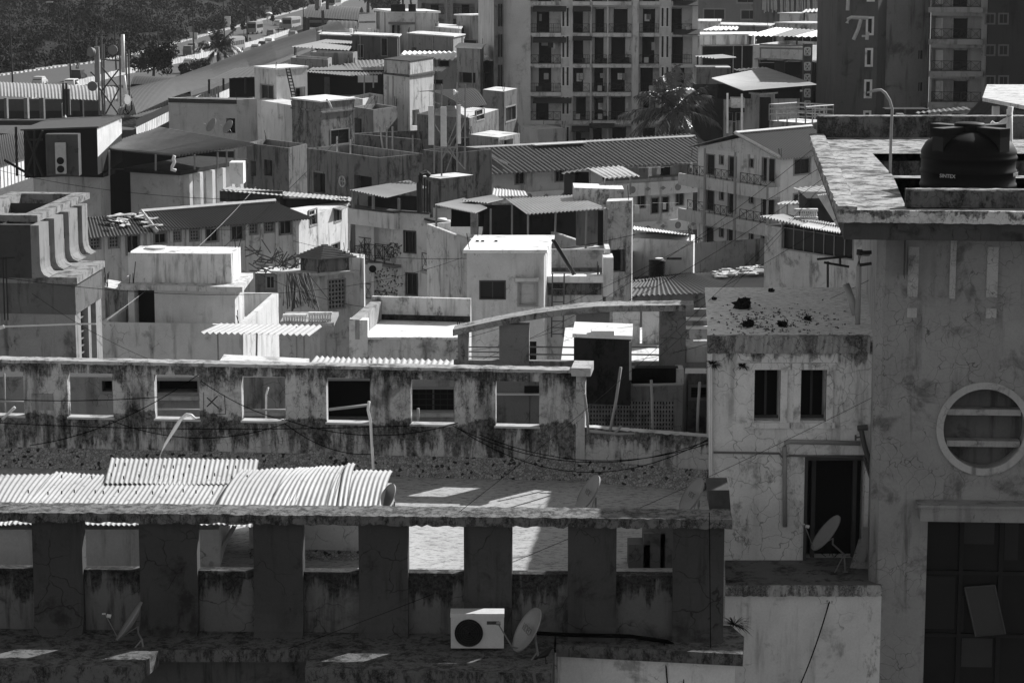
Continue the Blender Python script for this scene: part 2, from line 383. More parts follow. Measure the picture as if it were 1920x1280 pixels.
        for k in range(len(P)):
            if rn.random() < .4 and P[0].y > 70:
                q = M(); c = inset(P, .12)[k]; zz = s.zt + s.parapet + (s.slabth if s.slab else 0)
                for j in range(rn.choice((1, 2, 3, 4))): a = Vector((c.x + rn.uniform(-.1, .1), c.y + rn.uniform(-.1, .1), zz)); q.tube([a, a + Vector((rn.uniform(-.12, .12), rn.uniform(-.1, .1), rn.uniform(.3, .9)))], .012 + P[0].y * .00006, 3)
                mk('rebar_stub', q, IRON, s.root)
        if s.parapet and not s.slab:
            q = M(); I = inset(P, s.pth); n = len(P); zt = s.zt + s.parapet
            for k in range(n):
                j = (k + 1) % n; a, b, c, d = P[k], P[j], I[j], I[k]
                q.quad((a.x, a.y, zt), (b.x, b.y, zt), (c.x, c.y, zt), (d.x, d.y, zt)); q.quad((d.x, d.y, zt), (c.x, c.y, zt), (c.x, c.y, s.zt), (d.x, d.y, s.zt))
            mk('parapet', q, s.mat, s.root)
        return s
def railing(par, A, B, h=.9, style=0, mat=None, name='railing'):
    m = M(); A, B = Vector(A), Vector(B); L = (B - A).length; up = Vector((0, 0, 1)); r = .022
    m.tube([A + up * h, B + up * h], r, 4); m.tube([A + up * .08, B + up * .08], r, 4)
    n = max(2, int(L / .75))
    for k in range(n + 1):
        p = A.lerp(B, k / n); m.tube([p, p + up * h], r, 4)
        if k < n:
            q = A.lerp(B, (k + 1) / n)
            if style == 0:
                m.tube([p + up * .08, q + up * h], r * .7, 3); m.tube([q + up * .08, p + up * h], r * .7, 3); mid = (p + q) / 2 + up * h / 2
                m.tube([mid + (q - p) * .2, mid + up * .18, mid - (q - p) * .2, mid - up * .18, mid + (q - p) * .2], r * .6, 3)
            else:
                m.tube([p + up * h * .55, q + up * h * .55], r * .8, 3)
                for t in (.25, .5, .75): z = p.lerp(q, t); m.tube([z + up * .08, z + up * h], r * .6, 3)
    return mk(name, m, mat or IRON, par)
def sheet(name, parent, A, B, C, D, mat, pitch=.17, amp=.03, label=None, **k):
    m = M(); m.corr(A, B, C, D, pitch, amp, **k); return mk(name, m, mat, parent, label, smooth=True)
def catenary(A, B, sag, n=14):
    return [A.lerp(B, t / n) + Vector((0, 0, -4 * sag * (t / n) * (1 - t / n))) for t in range(n + 1)]
def text(name, s, loc, size, rot, mat, parent, ext=.004):
    cu = bpy.data.curves.new(name, 'FONT'); cu.body = s; cu.size = size; cu.extrude = ext; cu.align_x = 'CENTER'; cu.align_y = 'CENTER'
    o = bpy.data.objects.new(name, cu); me = bpy.data.meshes.new_from_object(o); bpy.data.objects.remove(o)
    me.materials.clear(); me.materials.append(mat); q = bpy.data.objects.new(name, me); COL.objects.link(q); q.parent = parent
    q.location = Vector(loc) - (worigin(parent) if parent else Vector()); q.rotation_euler = rot; return q
# ---------------- setting ----------------
m = M(); m.quad((-1500, 20, -.05), (1500, 20, -.05), (2500, 4000, -.05), (-2500, 4000, -.05)); struct('ground', m, flat(.09, .95, 'dusty_ground', var=.4))
# ================= foreground terrace building =================
ZL, ZF = 14.4, 14.9
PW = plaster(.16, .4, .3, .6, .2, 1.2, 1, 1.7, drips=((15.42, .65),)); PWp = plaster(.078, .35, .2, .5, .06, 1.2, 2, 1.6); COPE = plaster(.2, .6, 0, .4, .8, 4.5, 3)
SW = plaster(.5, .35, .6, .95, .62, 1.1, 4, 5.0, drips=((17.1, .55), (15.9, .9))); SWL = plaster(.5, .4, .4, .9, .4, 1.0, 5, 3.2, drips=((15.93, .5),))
tb = T('terrace_building', 'weathered concrete terrace building with two rows of square openings in the foreground', 'building', (-2, 43, 0))
fF = Fc(U(-260, 1177, ZL), U(1355, 1196, ZL))
zc = 16.31; ops = [(-150, -45), (-40, 62), (155, 262), (370, 476), (568, 673), (765, 870), (960, 1065), (1156, 1262)]
sill = 15.42; wall = M(); pier = M(); prev = 0; th = .24
oo = []
for a, b in ops:
    ua, ub = fF.uz(a, 1020)[0], fF.uz(b, 1020)[0]; oo.append((ua, ub))
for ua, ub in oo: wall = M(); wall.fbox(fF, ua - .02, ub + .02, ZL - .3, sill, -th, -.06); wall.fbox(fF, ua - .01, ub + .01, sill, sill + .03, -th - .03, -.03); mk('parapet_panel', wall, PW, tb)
ed = [0] + [x for o in oo for x in o] + [fF.L]
def flare_prism(m, fc, u0, u1, z0, z1, back):
    prof = [(.06, z1), (.06, z0 + .55), (.075, z0 + .35), (.11, z0 + .2), (.17, z0 + .08), (.27, z0)]
    k = len(m.v)
    for u in (u0, u1):
        for d, z in prof + [(back, z0), (back, z1)]: m.v.append(fc.P(u, z, d))
    n = len(prof) + 2
    for j in range(n):
        j2 = (j + 1) % n; m.f.append((k + j, k + j2, k + n + j2, k + n + j)); m.mi.append(m.cur)
    m.f.append(tuple(k + j for j in range(n))); m.mi.append(0); m.f.append(tuple(k + n + j for j in reversed(range(n)))); m.mi.append(0)
for i in range(0, len(ed), 2):
    if ed[i + 1] - ed[i] > .05:
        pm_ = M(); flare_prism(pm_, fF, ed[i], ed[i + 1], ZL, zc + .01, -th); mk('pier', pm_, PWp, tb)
q = M(); q.rbox(fF, -.1, fF.uz(1372, 975)[0], zc, zc + .17, -.5, .2, 170, .022); mk('coping', q, COPE, tb)
# terrace floor between the walls
fl = M(); fl.prism([U(-330, 1070, ZF), U(1360, 1088, ZF), U(1345, 885, ZF), U(-330, 850, ZF)], ZF - .3, ZF)
def speckle(base, sc_, name):
    g = NG(name); c = g.vor(sc_, 'F1', out='Distance'); v = g.lin(g.noise(.7, 5, .6), .3, .7, base * .88, base * 1.08)
    v = g.dark(v, g.step(g.noise(14, 4, .75, g.mapd((.5, 1.6, 1))), .5, .62), .6); v = g.dark(v, g.step(g.noise(.5, 5, .7), .6, .75), .25)
    return g.out(v, .9, g.noise(20, 4), .3, .01, .15)
mk('terrace_floor', fl, speckle(.46, 9, 'speckled_terrace_floor'), tb)
# second wall
zt2 = 17.06; f2 = Fc(U(-260, 868, ZF), U(1078, 899, ZF)); f2 = Fc(f2.P(0, 0, -.28), f2.P(f2.L, 0, -.28))
hs = []
op2 = [(-190, -108), (-34, 45), (127, 212), (290, 374), (453, 535), (612, 694), (770, 852), (929, 1011)]
for a, b in op2:
    u0, u1, z0, z1 = f2.R(a, 704, b, 792); hs.append((u0, u1, 15.92, 16.86, .2))
w2 = M(); skin(w2, f2, 0, f2.L, ZF - .3, zt2, hs, .2); fb = Fc(f2.P(f2.L, 0, -.2), f2.P(0, 0, -.2)); L2 = f2.L
skin(w2, fb, 0, L2, ZF - .3, zt2, [(L2 - b, L2 - a, c, d, .001) for a, b, c, d, r in hs], .001)
mk('rear_parapet_wall', w2, SW, tb)
for a, b, c, d, r in hs:
    sm = M(); sm.fbox(f2, a - .02, b + .02, c - .03, c + .012, -.24, .035); mk('window_sill', sm, plaster(.5, .4, 0, 0), tb)
q = M(); q.rbox(f2, -.1, f2.L + .05, zt2, zt2 + .07, -.32, .08, 150, .012); mk('rear_coping', q, plaster(.42, .7, 0, 0, .5, 2), tb)
# corner pier with cap
q = M(); q.fbox(f2, L2 - .004, L2 + .18, ZF - .3, zt2 - .02, -.28, .05); q.fbox(f2, L2 - .1, L2 + .3, zt2 - .05, zt2 + .12, -.75, .12); mk('corner_pier', q, plaster(.48, .4, .3, .8, .2, 1.2, 6, 3), tb)
# low wall on the right, rising to meet the white building
fl2 = Fc(f2.P(L2 + .02, 0, -.02), U(1334, 914, ZF)); zl2 = 15.93
q = M(); q.rbox(fl2, .02, fl2.L - .05, ZF - .3, zl2, -.22, 0, 60, .008); mk('low_wall', q, SWL, tb)
q = M(); q.rbox(fl2, .16, fl2.L - .05, zl2 + .005, zl2 + .03, -.2, .03, 40, .012); mk('low_wall_coping', q, plaster(.6, .4, 0, 0), tb)
# mosaic skirt
g = NG('broken_tile_mosaic'); wv = g.pos; e = g.step(g.vor(17, vec=wv), .0, .08); cc = g.vor(17, 'F1', vec=wv, out='Color')
sp = g.t.nodes.new('ShaderNodeSeparateColor'); g.lk(cc, sp.inputs[0]); val = g.lin(sp.outputs[0], 0, 1, .2, .42); val = g.ma('MULTIPLY', val, g.ma('SUBTRACT', 1, g.ma('MULTIPLY', g.ma('GREATER_THAN', sp.outputs[1], .94), .9)))
MOS = g.out(g.ma('MULTIPLY', val, g.lin(e, 0, 1, .12, 1)), .6, e, .4, .01, .3)
for fc_, L_ in ((f2, L2 - .02), (fl2, fl2.L - .06)):
    q = M(); q.quad(fc_.P(0, ZF + .004, .42), fc_.P(L_, ZF + .004, .42), fc_.P(L_, ZF + .36, .02), fc_.P(0, ZF + .36, .02)); q.quad(fc_.P(L_, ZF + .004, .42), fc_.P(L_, ZF + .004, 0.02), fc_.P(L_, ZF + .36, .02), fc_.P(L_, ZF + .36, .021)); mk('mosaic_skirt', q, MOS, tb)
# ledges in front, body below
LED = plaster(.08, .4, 0, .3, .3, 1.2, 7); FAS = plaster(.16, .5, .2, .5, .7, 3.6, 8, 3)
def slabpx(name, pts, Z, th_, mat, par, down=None, lab=None):
    q = M(); P = [U(x, y, Z) for x, y in pts]; q.prism(P, (Z - th_) if down is None else down, Z); return mk(name, q, mat, par, lab)
slabpx('ledge', [(-260, 1250), (262, 1250), (305, 1212), (268, 1170), (-260, 1168)], ZL + .004, .26, FAS, tb)
slabpx('ledge', [(268, 1218), (585, 1218), (600, 1170), (268, 1170)], ZL, .2, FAS, tb)
slabpx('ledge', [(572, 1252), (1034, 1262), (1040, 1190), (1040, 1172), (590, 1170)], ZL + .006, .9, FAS, tb)
slabpx('ledge', [(1043, 1208), (1393, 1226), (1395, 1193), (1370, 1172), (1043, 1172)], ZL + .003, .2, FAS, tb)
lw = M()
P = [U(1046, 1204, ZL), U(1379, 1218, ZL), U(1379, 1175, ZL), U(1046, 1175, ZL)]; lw.prism(P, 0, ZL - .2, top=False, bot=False)
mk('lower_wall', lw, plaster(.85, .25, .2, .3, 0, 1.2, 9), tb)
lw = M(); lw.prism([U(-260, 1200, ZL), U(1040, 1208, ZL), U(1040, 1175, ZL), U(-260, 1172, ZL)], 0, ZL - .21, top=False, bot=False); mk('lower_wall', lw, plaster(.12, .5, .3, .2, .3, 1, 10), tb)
for x in (75, 225, 330, 450):
    b = U(x, 1225 if x > 260 else 1252, ZL - .22); q = M(); q.box((b.x, b.y + .15, b.z - .22), .16, .3, .22); mk('bracket', q, FAS, tb)
for x in (440, 600, 700, 800, 900, 1000, 1100):   # thin floor joints
    pass
# broken stair blocks on the floor near the right end
st = T('stair_blocks', 'dark stone steps stacked beside the last pillar on the sunlit terrace', 'steps', U(1220, 1070, ZF))
for (x, y, w_, h_) in ((1200, 1030, .38, .42), (1228, 1010, .38, .62), (1262, 996, .42, .85)):
    q = M(); b = U(x, 1068, ZF); b = V(x, 1000, b.y); q.box((b.x, U(x, 1060, ZF).y + .1, ZF), w_, .5, h_); mk('step', q, plaster(.12, .4, 0, .2, 0, 2), st)
# terrace end block by the coping
q = M(); a = V(1330, 950, 39.6); q.obox(a + Vector((0, 0, -.05)), (.36, 0, 0), (0, .5, .1), (-.03, 0, .34)); solo('wooden_crate', q, flat(.07, .9, 'old_timber', var=.4), 'dark weathered wooden box at the right end of the front coping', 'box')
# ---------- low shed with corrugated roofing on the terrace ----------
sh = T('terrace_shed', 'low plastered shed under bright corrugated roofing behind the front wall', 'shed', U(200, 1060, ZF))
q = M(); q.prism([U(-160, 1067, ZF), U(412, 1067, ZF), U(440, 965, ZF), U(-160, 965, ZF)], ZF, 15.62, top=True); mk('wall', q, plaster(.62, .2, .15, .15, 0, 1.2, 11), sh)
q = M(); q.prism([U(468, 1040, ZF), U(742, 1046, ZF), U(735, 985, ZF), U(468, 985, ZF)], ZF, 15.72); mk('low_block', q, plaster(.5, .3, .2, .15, .15, 1.2, 18), sh)
q = M(); q.quad(U(468, 1046, ZF + .004), U(748, 1052, ZF + .004), U(742, 1042, ZF) + Vector((0, 0, .2)), U(468, 1036, ZF) + Vector((0, 0, .2))); mk('mosaic_skirt', q, MOS, sh)
q = M(); q.tube([U(468, 1038, ZF) + Vector((0, 0, .48)), U(742, 1042, ZF) + Vector((0, 0, .46))], .02, 6); mk('pipe', q, GREYP, sh)
CR = sheetm(.43, .35, seed=1, rough=.5)
Zf, Zb = 15.86, 16.5
def tsheet(a, b, c, d, zf=Zf, zb=Zb, **k): return sheet('roof_sheet', sh, U(*a, zf), U(*b, zf), U(*c, zb), U(*d, zb), CR, .088, .015, spw=5, rows=6, **k)
tsheet((-160, 984), (46, 984), (118, 888), (-150, 892), Zf - .06, 16.02, sag=.07)
tsheet((22, 982), (430, 984), (470, 903), (104, 884), Zf, 16.1, sag=.03, jit=.012)
tsheet((196, 906), (476, 908), (486, 861), (208, 858), 16.09, 16.2, jit=.01)
tsheet((395, 982), (540, 990), (590, 876), (452, 880), Zf + .02, 16.16, sag=.14, jit=.012)
tsheet((500, 960), (628, 960), (655, 872), (560, 876), 15.98, 16.18, sag=.15, jit=.015)
tsheet((610, 962), (716, 962), (738, 882), (640, 880), 15.97, 16.16, sag=.16, jit=.01)
tsheet((632, 958), (650, 958), (668, 868), (652, 868), 16.0, 16.22, sag=.17)
q = M()
for r, (yy, z) in enumerate(((925, 16.06), (895, 16.14), (876, 16.2))):
    for k in range(13):
        x = 60 + r * 60 + k * (28 + r) + R_.uniform(-8, 8); p = U(x, yy + R_.uniform(-3, 3), z + .02)
        if x < 470: q.tube([p, p + Vector((.0, 0, .06))], .012, 4)
mk('hook_bolt', q, IRON, sh)['kind'] = 'stuff'
# glimpses under the sheets: leaning plank
q = M(); a = U(396, 1068, ZF); b = V(440, 985, a.y + 1.4); q.tube([a + Vector((0, 0, .1)), b], .045, 6); solo('timber_prop', q, flat(.45, .8, 'pale_timber'), 'pale timber prop leaning inside the third opening of the front wall', 'prop')
# ---------- satellite dishes ----------
DISHM = flat(.26, .55, 'dish_enamel', 0, .4)
def dish(c, face, r, base, label, feed=True, txt=None, tilt=0, grp='satellite dishes'):
    c = Vector(c); f = Vector(face).normalized(); rt = T('satellite_dish', label, 'dish', base, grp)
    m = M(); pr = [(r * t, -.0 + .22 * r * t * t) for t in (0.001, .25, .5, .75, 1)] ; pr2 = [(r * 1.0, .22 * r - .015), (r * 1.03, .22 * r - .02), (r * 1.03, .22 * r + .012), (r, .22 * r + .006)]
    m.lathe(c - f * .1 * r, pr, 32, f); m.lathe(c - f * (.1 * r + .012), pr, 32, f); m.lathe(c - f * .1 * r, pr2, 32, f)
    mk('reflector', m, DISHM, rt, smooth=True)
    b = Vector(base); hub = c - f * .13
    m = M(); m.tube([hub, hub + Vector((0, .02, -.12)), b + Vector((0.04, 0, .45 * (c.z - b.z))), b + Vector((.07, 0, 0))], .018, 6); m.tube([b + Vector((0.04, 0, .45 * (c.z - b.z))), b + Vector((-.14, -.05, 0))], .013, 5); m.box(b + Vector((.07, 0, 0)), .1, .08, .01)
    mk('mast', m, STEEL, rt)
    if feed:
        low = c - Vector((0, 0, 1)) * r * .0 + (Vector((0, 0, -1)) - f * Vector((0, 0, -1)).dot(f)).normalized() * r * .98; tip = c + f * r * 1.15 + (low - c) * .35
        m = M(); m.tube([hub, low + f * .02, tip], .010, 5); mk('feed_arm', m, STEEL, rt)
        m = M(); m.tube([tip - f * .02, tip + (c - tip).normalized() * .09], [.028, .034], 10); m.tube([tip + Vector((0, 0, .02)), tip - (c - tip).normalized() * .06], .014, 6); mk('feed_horn', m, flat(.6, .5, 'feed_plastic'), rt)
    if txt:
        rot = f.to_track_quat('Z', 'Y').to_euler(); text('lettering', txt, c + f * (.2 * r) * .5 + f * .012, r * .42, rot, flat(.1, .6, 'dish_lettering'), rt, .002)
    return rt
Yl = 38.2
dish(V(246, 1166, Yl), (-.80, -.05, .55), .36, V(262, 1222, Yl - .1), 'dark satellite dish with feed arm at the bottom left ledge', grp=None)
dish(V(992, 1182, 37.6), (-.82, -.22, .52), .38, V(1003, 1248, 37.4), 'pale satellite dish on the ledge beside the air conditioner unit', feed=False, txt='VIDEO')
m = M(); a = V(934, 1168, 37.5); m.tube([a, V(960, 1212, 37.5), V(975, 1215, 37.55)], .012, 5); m.tube([a - Vector((.03, 0, 0)), a + Vector((.04, 0, .0))], .03, 8); solo('dish_feed_arm', m, STEEL, 'thin metal feed arm crossing the right side of the air conditioner', 'antenna arm')
dish(V(1106, 925, 41.5), (-.80, -.2, .52), .34, U(1112, 985, ZF), 'lone half hidden dish standing mid terrace behind the coping', feed=False, txt='VIDE')
dish(V(1300, 930, 41.5), (-.80, -.2, .52), .34, U(1304, 985, ZF), 'half hidden dish behind the coping next to the wooden box', feed=False, txt='VIDE')
dish(V(728, 934, 41.5), (-.78, -.3, .45), .26, U(734, 985, ZF), 'small dish peeping over the coping at the end of the corrugated sheets', feed=False)
Yr = 45.0
dish(V(1552, 1001, Yr), (-.78, -.03, .62), .40, U(1578, 1072, 13.75), 'large satellite dish on the right ledge before the dark doorway', txt=None)
# ---------- air conditioner ----------
def ac_unit(rt, c, w_=.84, h_=.58, d_=.3, yaw=0, mat=None, badge=True):
    X = Vector((math.cos(yaw), math.sin(yaw), 0)); Yv = Vector((-math.sin(yaw), math.cos(yaw), 0)); c = Vector(c); o = c - X * w_ / 2
    m = M(); m.obox(o + Vector((0, 0, .04)), X * w_, Yv * d_, (0, 0, h_ - .1)); m.obox(o - X * .008 - Yv * .008 + Vector((0, 0, h_ - .06)), X * (w_ + .016), Yv * (d_ + .016), (0, 0, .06)); mk('casing', m, mat or flat(.62, .5, 'ac_enamel', 0, .4), rt)
    fc_ = c - X * w_ * .16 + Vector((0, 0, .04 + h_ * .42)); m = M(); m.lathe(fc_ - Yv * .004, [(.001, 0), (h_ * .37, 0)], 32, -Yv); mk('fan_opening', m, DARK, rt)
    m = M()
    for r in (.08, .14, .2, .26, .32, .37): m.lathe(fc_ - Yv * .022, [(h_ * r - .003, 0), (h_ * r + .003, 0), (h_ * r + .003, .006), (h_ * r - .003, .006)], 32, -Yv)
    for k in range(8):
        a = k * math.pi / 4; m.tube([fc_ - Yv * .022, fc_ - Yv * .022 + (X * math.cos(a) + Vector((0, 0, 1)) * math.sin(a)) * h_ * .37], .003, 3)
    mk('fan_grille', m, IRON, rt)
    for s_ in (-.36, .36): m = M(); m.obox(c + X * (w_ * s_ - .03), X * .06, Yv * d_, (0, 0, .038)); mk('foot', m, IRON, rt)
    if badge: m = M(); m.obox(c + X * w_ * .18 - Yv * .006 + Vector((0, 0, h_ * .71)), X * .2, Yv * .005, (0, 0, .055)); mk('badge', m, flat(.06, .5, 'badge_plastic'), rt)
p = U(895, 1219, ZL + .01); rt = T('air_conditioner', 'white outdoor air conditioner unit standing on the ledge below the front wall', 'air conditioner', p); ac_unit(rt, p, .86, .62, .3)
# crow
p = U(1022, 1243, ZL + .01); m = M(); cr = T('crow', 'black crow standing on the ledge beside the dish tripod', 'bird', p)
B = [(-.17, .07, .012), (-.11, .10, .02), (-.04, .135, .045), (.02, .17, .055), (.06, .215, .04), (.085, .245, .028), (.10, .262, .03), (.125, .262, .018), (.15, .252, .008), (.168, .245, .002)]
m.tube([p + Vector((x, 0, z)) for x, z, r in B], [r for x, z, r in B], 10); mk('body', m, flat(.012, .5, 'feathers'), cr, smooth=True)
for s_ in (-.02, .02): m = M(); m.tube([p + Vector((.0, s_, .12)), p + Vector((.015, s_, .05)), p + Vector((.01, s_, 0)), p + Vector((.04, s_, 0.004))], .005, 5); mk('leg', m, WIRE, cr)
# litter on ledges
# ---------- poles ----------
def pole(pts, r, mat, label, cat='pipe', name='pipe', Y=None, grp=None, n=7):
    m = M(); m.tube(pts, r, n); return solo(name, m, mat, label, cat, grp, smooth=True)
Yq = 46.5
pole([V(x, y, Yq) for x, y in ((296, 862), (310, 832), (330, 800), (340, 784), (350, 777), (358, 778), (366, 785))], [.02, .025, .04, .034, .034, .034, .03], PVC, 'bent white plastic pipe leaning against the rear wall above the corrugated sheets', name='bent_pipe')
pole([V(x, y, 47.6) for x, y in ((700, 880), (697, 830), (695, 790), (690, 768), (692, 752))], .03, PVC, 'white upright pipe standing in front of the rear wall', name='upright_pipe')
Yb = f2.P(L2 * .55, 0).y + .5
pole([V(612, 768, Yb), V(650, 764, Yb), V(691, 759, Yb)], .03, WOOD, 'bamboo pole lying across the fourth rear opening', 'pole', 'bamboo_pole')
pole([V(290, 767, Yb + .4), V(376, 768, Yb + .4)], .02, WOOD, 'thin rail across the second rear opening behind the bent pipe', 'rail', 'thin_rail')
pole([V(0, 752, Yb + .6), V(46, 753, Yb + .6)], .02, WOOD, 'thin rail across the leftmost rear opening', 'rail', 'thin_rail')
pole([V(8, 700, Yb + .6), V(10, 790, Yb + .6)], .02, WOOD, 'thin upright stick in the leftmost rear opening', 'pole', 'thin_rail')
pole([V(4, 786, Yb), V(28, 763, Yb)], .03, PVC, 'short white pipe end in the leftmost rear opening', name='short_pipe')
pole([V(453, 769, Yb + .2), V(535, 768, Yb + .2)], .022, WOOD, 'rail across the third rear opening', 'rail', 'thin_rail')
pole([V(499, 789, Yb + .3), V(499, 740, Yb + .3), V(503, 726, Yb + .3)], .022, PVC, 'curved white stub pipe in the third rear opening', name='short_pipe')
pole([V(784, 790, Yb), V(784, 765, Yb)], .03, WOOD, 'short bamboo stub in the fifth rear opening', 'pole', 'bamboo_stub')
y0 = fl2.P(fl2.L * .4, 0).y + .1
def bam(pts, lab): pole([V(x, y, y0) for x, y in pts], .03, WOOD, lab, 'pole', 'bamboo_pole', grp='bamboo poles by the low wall')
bam(((1103, 812), (1101, 780), (1096, 738)), 'bamboo pole leaning just right of the corner pier'); bam(((1143, 812), (1155, 750), (1164, 688)), 'long bamboo pole tilting right before the pierced wall')
bam(((1224, 808), (1223, 760), (1221, 712)), 'upright bamboo pole in the middle of the low wall'); bam(((1307, 812), (1309, 760), (1312, 716)), 'upright bamboo pole nearest the white building')
y0 -= .1; bam(((1105, 808), (1160, 813), (1220, 811), (1290, 818), (1331, 826)), 'bamboo pole lying along the top of the low wall'); bam(((1150, 815), (1158, 806), (1165, 798)), 'short stub of bamboo poking up from the low wall')
# ================= white wing building (two windows) =================
ZC = 18.2; cT = plaster(.88, .25, .1, .8, .22, 1.1, 12, 2.6, drips=((18.1, .5),))
C = Bd('white_wing', 'white cracked building wing with two framed windows beside the round window tower', 'building', [U(1334, 640, ZC - .1), U(1640, 640, ZC - .1), U(1640, 548, ZC - .1), U(1327, 548, ZC - .1)], ZC - .1, 0, cT, slab=.06, slabth=.1, roofmat=speckle(.85, 6, 'worn_roof_screed'))
for x0, x1 in ((1414, 1463), (1501, 1549)):
    a, b, c, d = C.win(0, x0, 692, x1, 789, 'open', fr=False); m = M(); f = C.fc[0]; t = .13
    m.fbox(f, a - t, a, c - .02, d, -.1, .05); m.fbox(f, b, b + t, c - .02, d, -.1, .05); m.fbox(f, a - t - .05, b + t + .05, d, d + .13, -.1, .07); m.fbox(f, a - t - .05, b + t + .05, c - .13, c - .02, -.1, .08); mk('window_surround', m, plaster(.9, .4, .2, .5, .2, 2, 13), C.root)
    m = M(); u = (a + b) / 2; m.fbox(f, u - .02, u + .02, c, d, -.34, -.3); m.fbox(f, a, b, c, c + .06, -.34, -.28); mk('window_frame', m, FRAMED, C.root)
a, b, c, d = C.win(0, 1513, 862, 1621, 1052, 'open', fr=False)
m = M(); f = C.fc[0]; m.fbox(f, a - .06, a, c, d + .06, -.1, .03); m.fbox(f, a, b, d, d + .1, -.3, .03); m.fbox(f, a + .12, a + .2, c, d, -.4, -.3); m.fbox(f, b - .2, b - .12, c, d, -.4, -.3); mk('door_frame', m, FRAMED, C.root)
# roof leading rim, black rocks
C.done()
q = M(); f = C.fc[0]; q.rbox(f, -.08, f.L - .1, ZC - .32, ZC + .02, -.1, .09, 70, .012); mk('roof_edge', q, plaster(.42, .5, .2, .9, .8, 1.5, 14, 3), C.root)
for nm_, (x, y, s_) in zip(('leftmost small', 'largest', 'middle flat', 'front', 'small right', 'tiny'), ((1339, 562, .05), (1392, 578, .17), (1403, 612, .11), (1467, 612, .09), (1515, 600, .07), (1446, 547, .06))):
    p = U(x, y, ZC); m = M(); m.cards(p + Vector((0, 0, s_ * .5)), s_, 60, s_ * .6, R_, .6, .5); m.lathe(p, [(s_ * .9, 0), (s_, s_ * .3), (s_ * .6, s_ * .8), (.01, s_)], 9); solo('rubble_lump', m, flat(.012, .9, 'black_debris'), nm_ + ' black lump of debris on the flat roof of the white wing', 'debris', 'black lumps on the white wing roof')
m = M()
for k in range(260):
    x, y = R_.gauss(1450, 70), R_.gauss(603, 14)
    if 1335 < x < 1600 and 552 < y < 628: p = U(x, y, ZC + .008); m.cards(p, R_.uniform(.02, .05), 5, .022, R_, .3)
solo('roof_grit', m, flat(.03, .9, 'grit'), 'scattered dark grit and flakes on the white wing roof', 'grit', kind='stuff')
# pipes on the wing
f = C.fc[0]
def onface(fc_, pts, d): return [fc_.P(fc_.uz(x, y)[0], fc_.uz(x, y)[1], d) for x, y in pts]
for lab, pts, r in (('thick grey waste pipe bending down the white wall', ((1612, 829), (1480, 826), (1472, 828), (1470, 836), (1471, 985)), .045), ('thin grey water pipe running across the white wall', ((1337, 846), (1460, 848), (1466, 855), (1482, 852), (1620, 856)), .022)):
    m = M(); m.tube(onface(f, pts, .08), r, 8); solo('wall_pipe', m, GREYP if r > .03 else flat(.15, .6, 'dark_pipe'), lab, 'pipe', smooth=True)
m = M(); m.tube(onface(f, ((1334, 640), (1334, 920)), .06), .025, 6); m.tube(onface(f, ((1331, 640), (1331, 920)), .03), .03, 6); solo('downpipe', m, PVC, 'white vertical downpipe at the left corner of the white wing', 'pipe')
m = M(); m.tube(onface(f, ((1612, 798), (1618, 830), (1640, 900), (1650, 940), (1652, 1072)), .14), .05, 8); m.tube(onface(f, ((1617, 852), (1640, 925), (1648, 960), (1648, 1072)), .16), .028, 6); m.tube(onface(f, ((1606, 800), (1625, 798)), .14), .06, 6); m.tube(onface(f, ((1602, 817), (1614, 815)), .16), .015, 5); m.tube(onface(f, ((1602, 812), (1602, 822)), .16), .02, 5)
solo('pipe_stack', m, flat(.10, .6, 'cast_iron'), 'dark diagonal pipe pair with a tap running down beside the doorway', 'pipe')
# ledge under the doorway + wall below
lg = slabpx('ledge', [(1360, 1096), (1652, 1096), (1650, 1045), (1360, 1045)], 13.75, .2, plaster(.2, .5, 0, .3, .5, 1.6, 15), C.root)
q = M(); fl3 = Fc(U(1360, 1096, 13.75), U(1654, 1096, 13.75)); q.rbox(fl3, 0, fl3.L, 13.54, 13.75, -.02, .04, 60, .012); mk('ledge_fascia', q, plaster(.5, .4, .3, .3, .95, 2.4, 16), C.root)
q = M(); q.prism([fl3.P(0, 0, -.04), fl3.P(fl3.L, 0, -.04), fl3.P(fl3.L, 0, -1.2), fl3.P(0, 0, -1.2)], 0, 13.56, top=False, bot=False); mk('lower_wall', q, plaster(.82, .2, .15, .2, .05, 1, 17), C.root)
m = M(); a = U(1606, 1066, 13.76); m.obox(a, (.28, 0, 0), (0, .04, 0), (.12, .1, .8)); m.obox(a + Vector((-.12, .05, 0)), (.3, 0, 0), (0, .05, 0), (.18, .1, .55)); solo('leaning_board', m, plaster(.4, .3, .2, .3, .2, 3), 'pale boards leaning in the doorway corner beside the pipes', 'board')
m = M()
for k in range(26):
    a = U(1560 + R_.uniform(-30, 25), 1052, 13.76); a.y += .2; a.z += R_.uniform(0, .5); m.tube([a, a + Vector((R_.uniform(-.3, .3), R_.uniform(0, .3), R_.uniform(.05, .4)))], .008, 3)
solo('junk_pile', m, DARK, 'tangle of dark sticks and junk inside the doorway behind the dish', 'junk', kind='stuff')
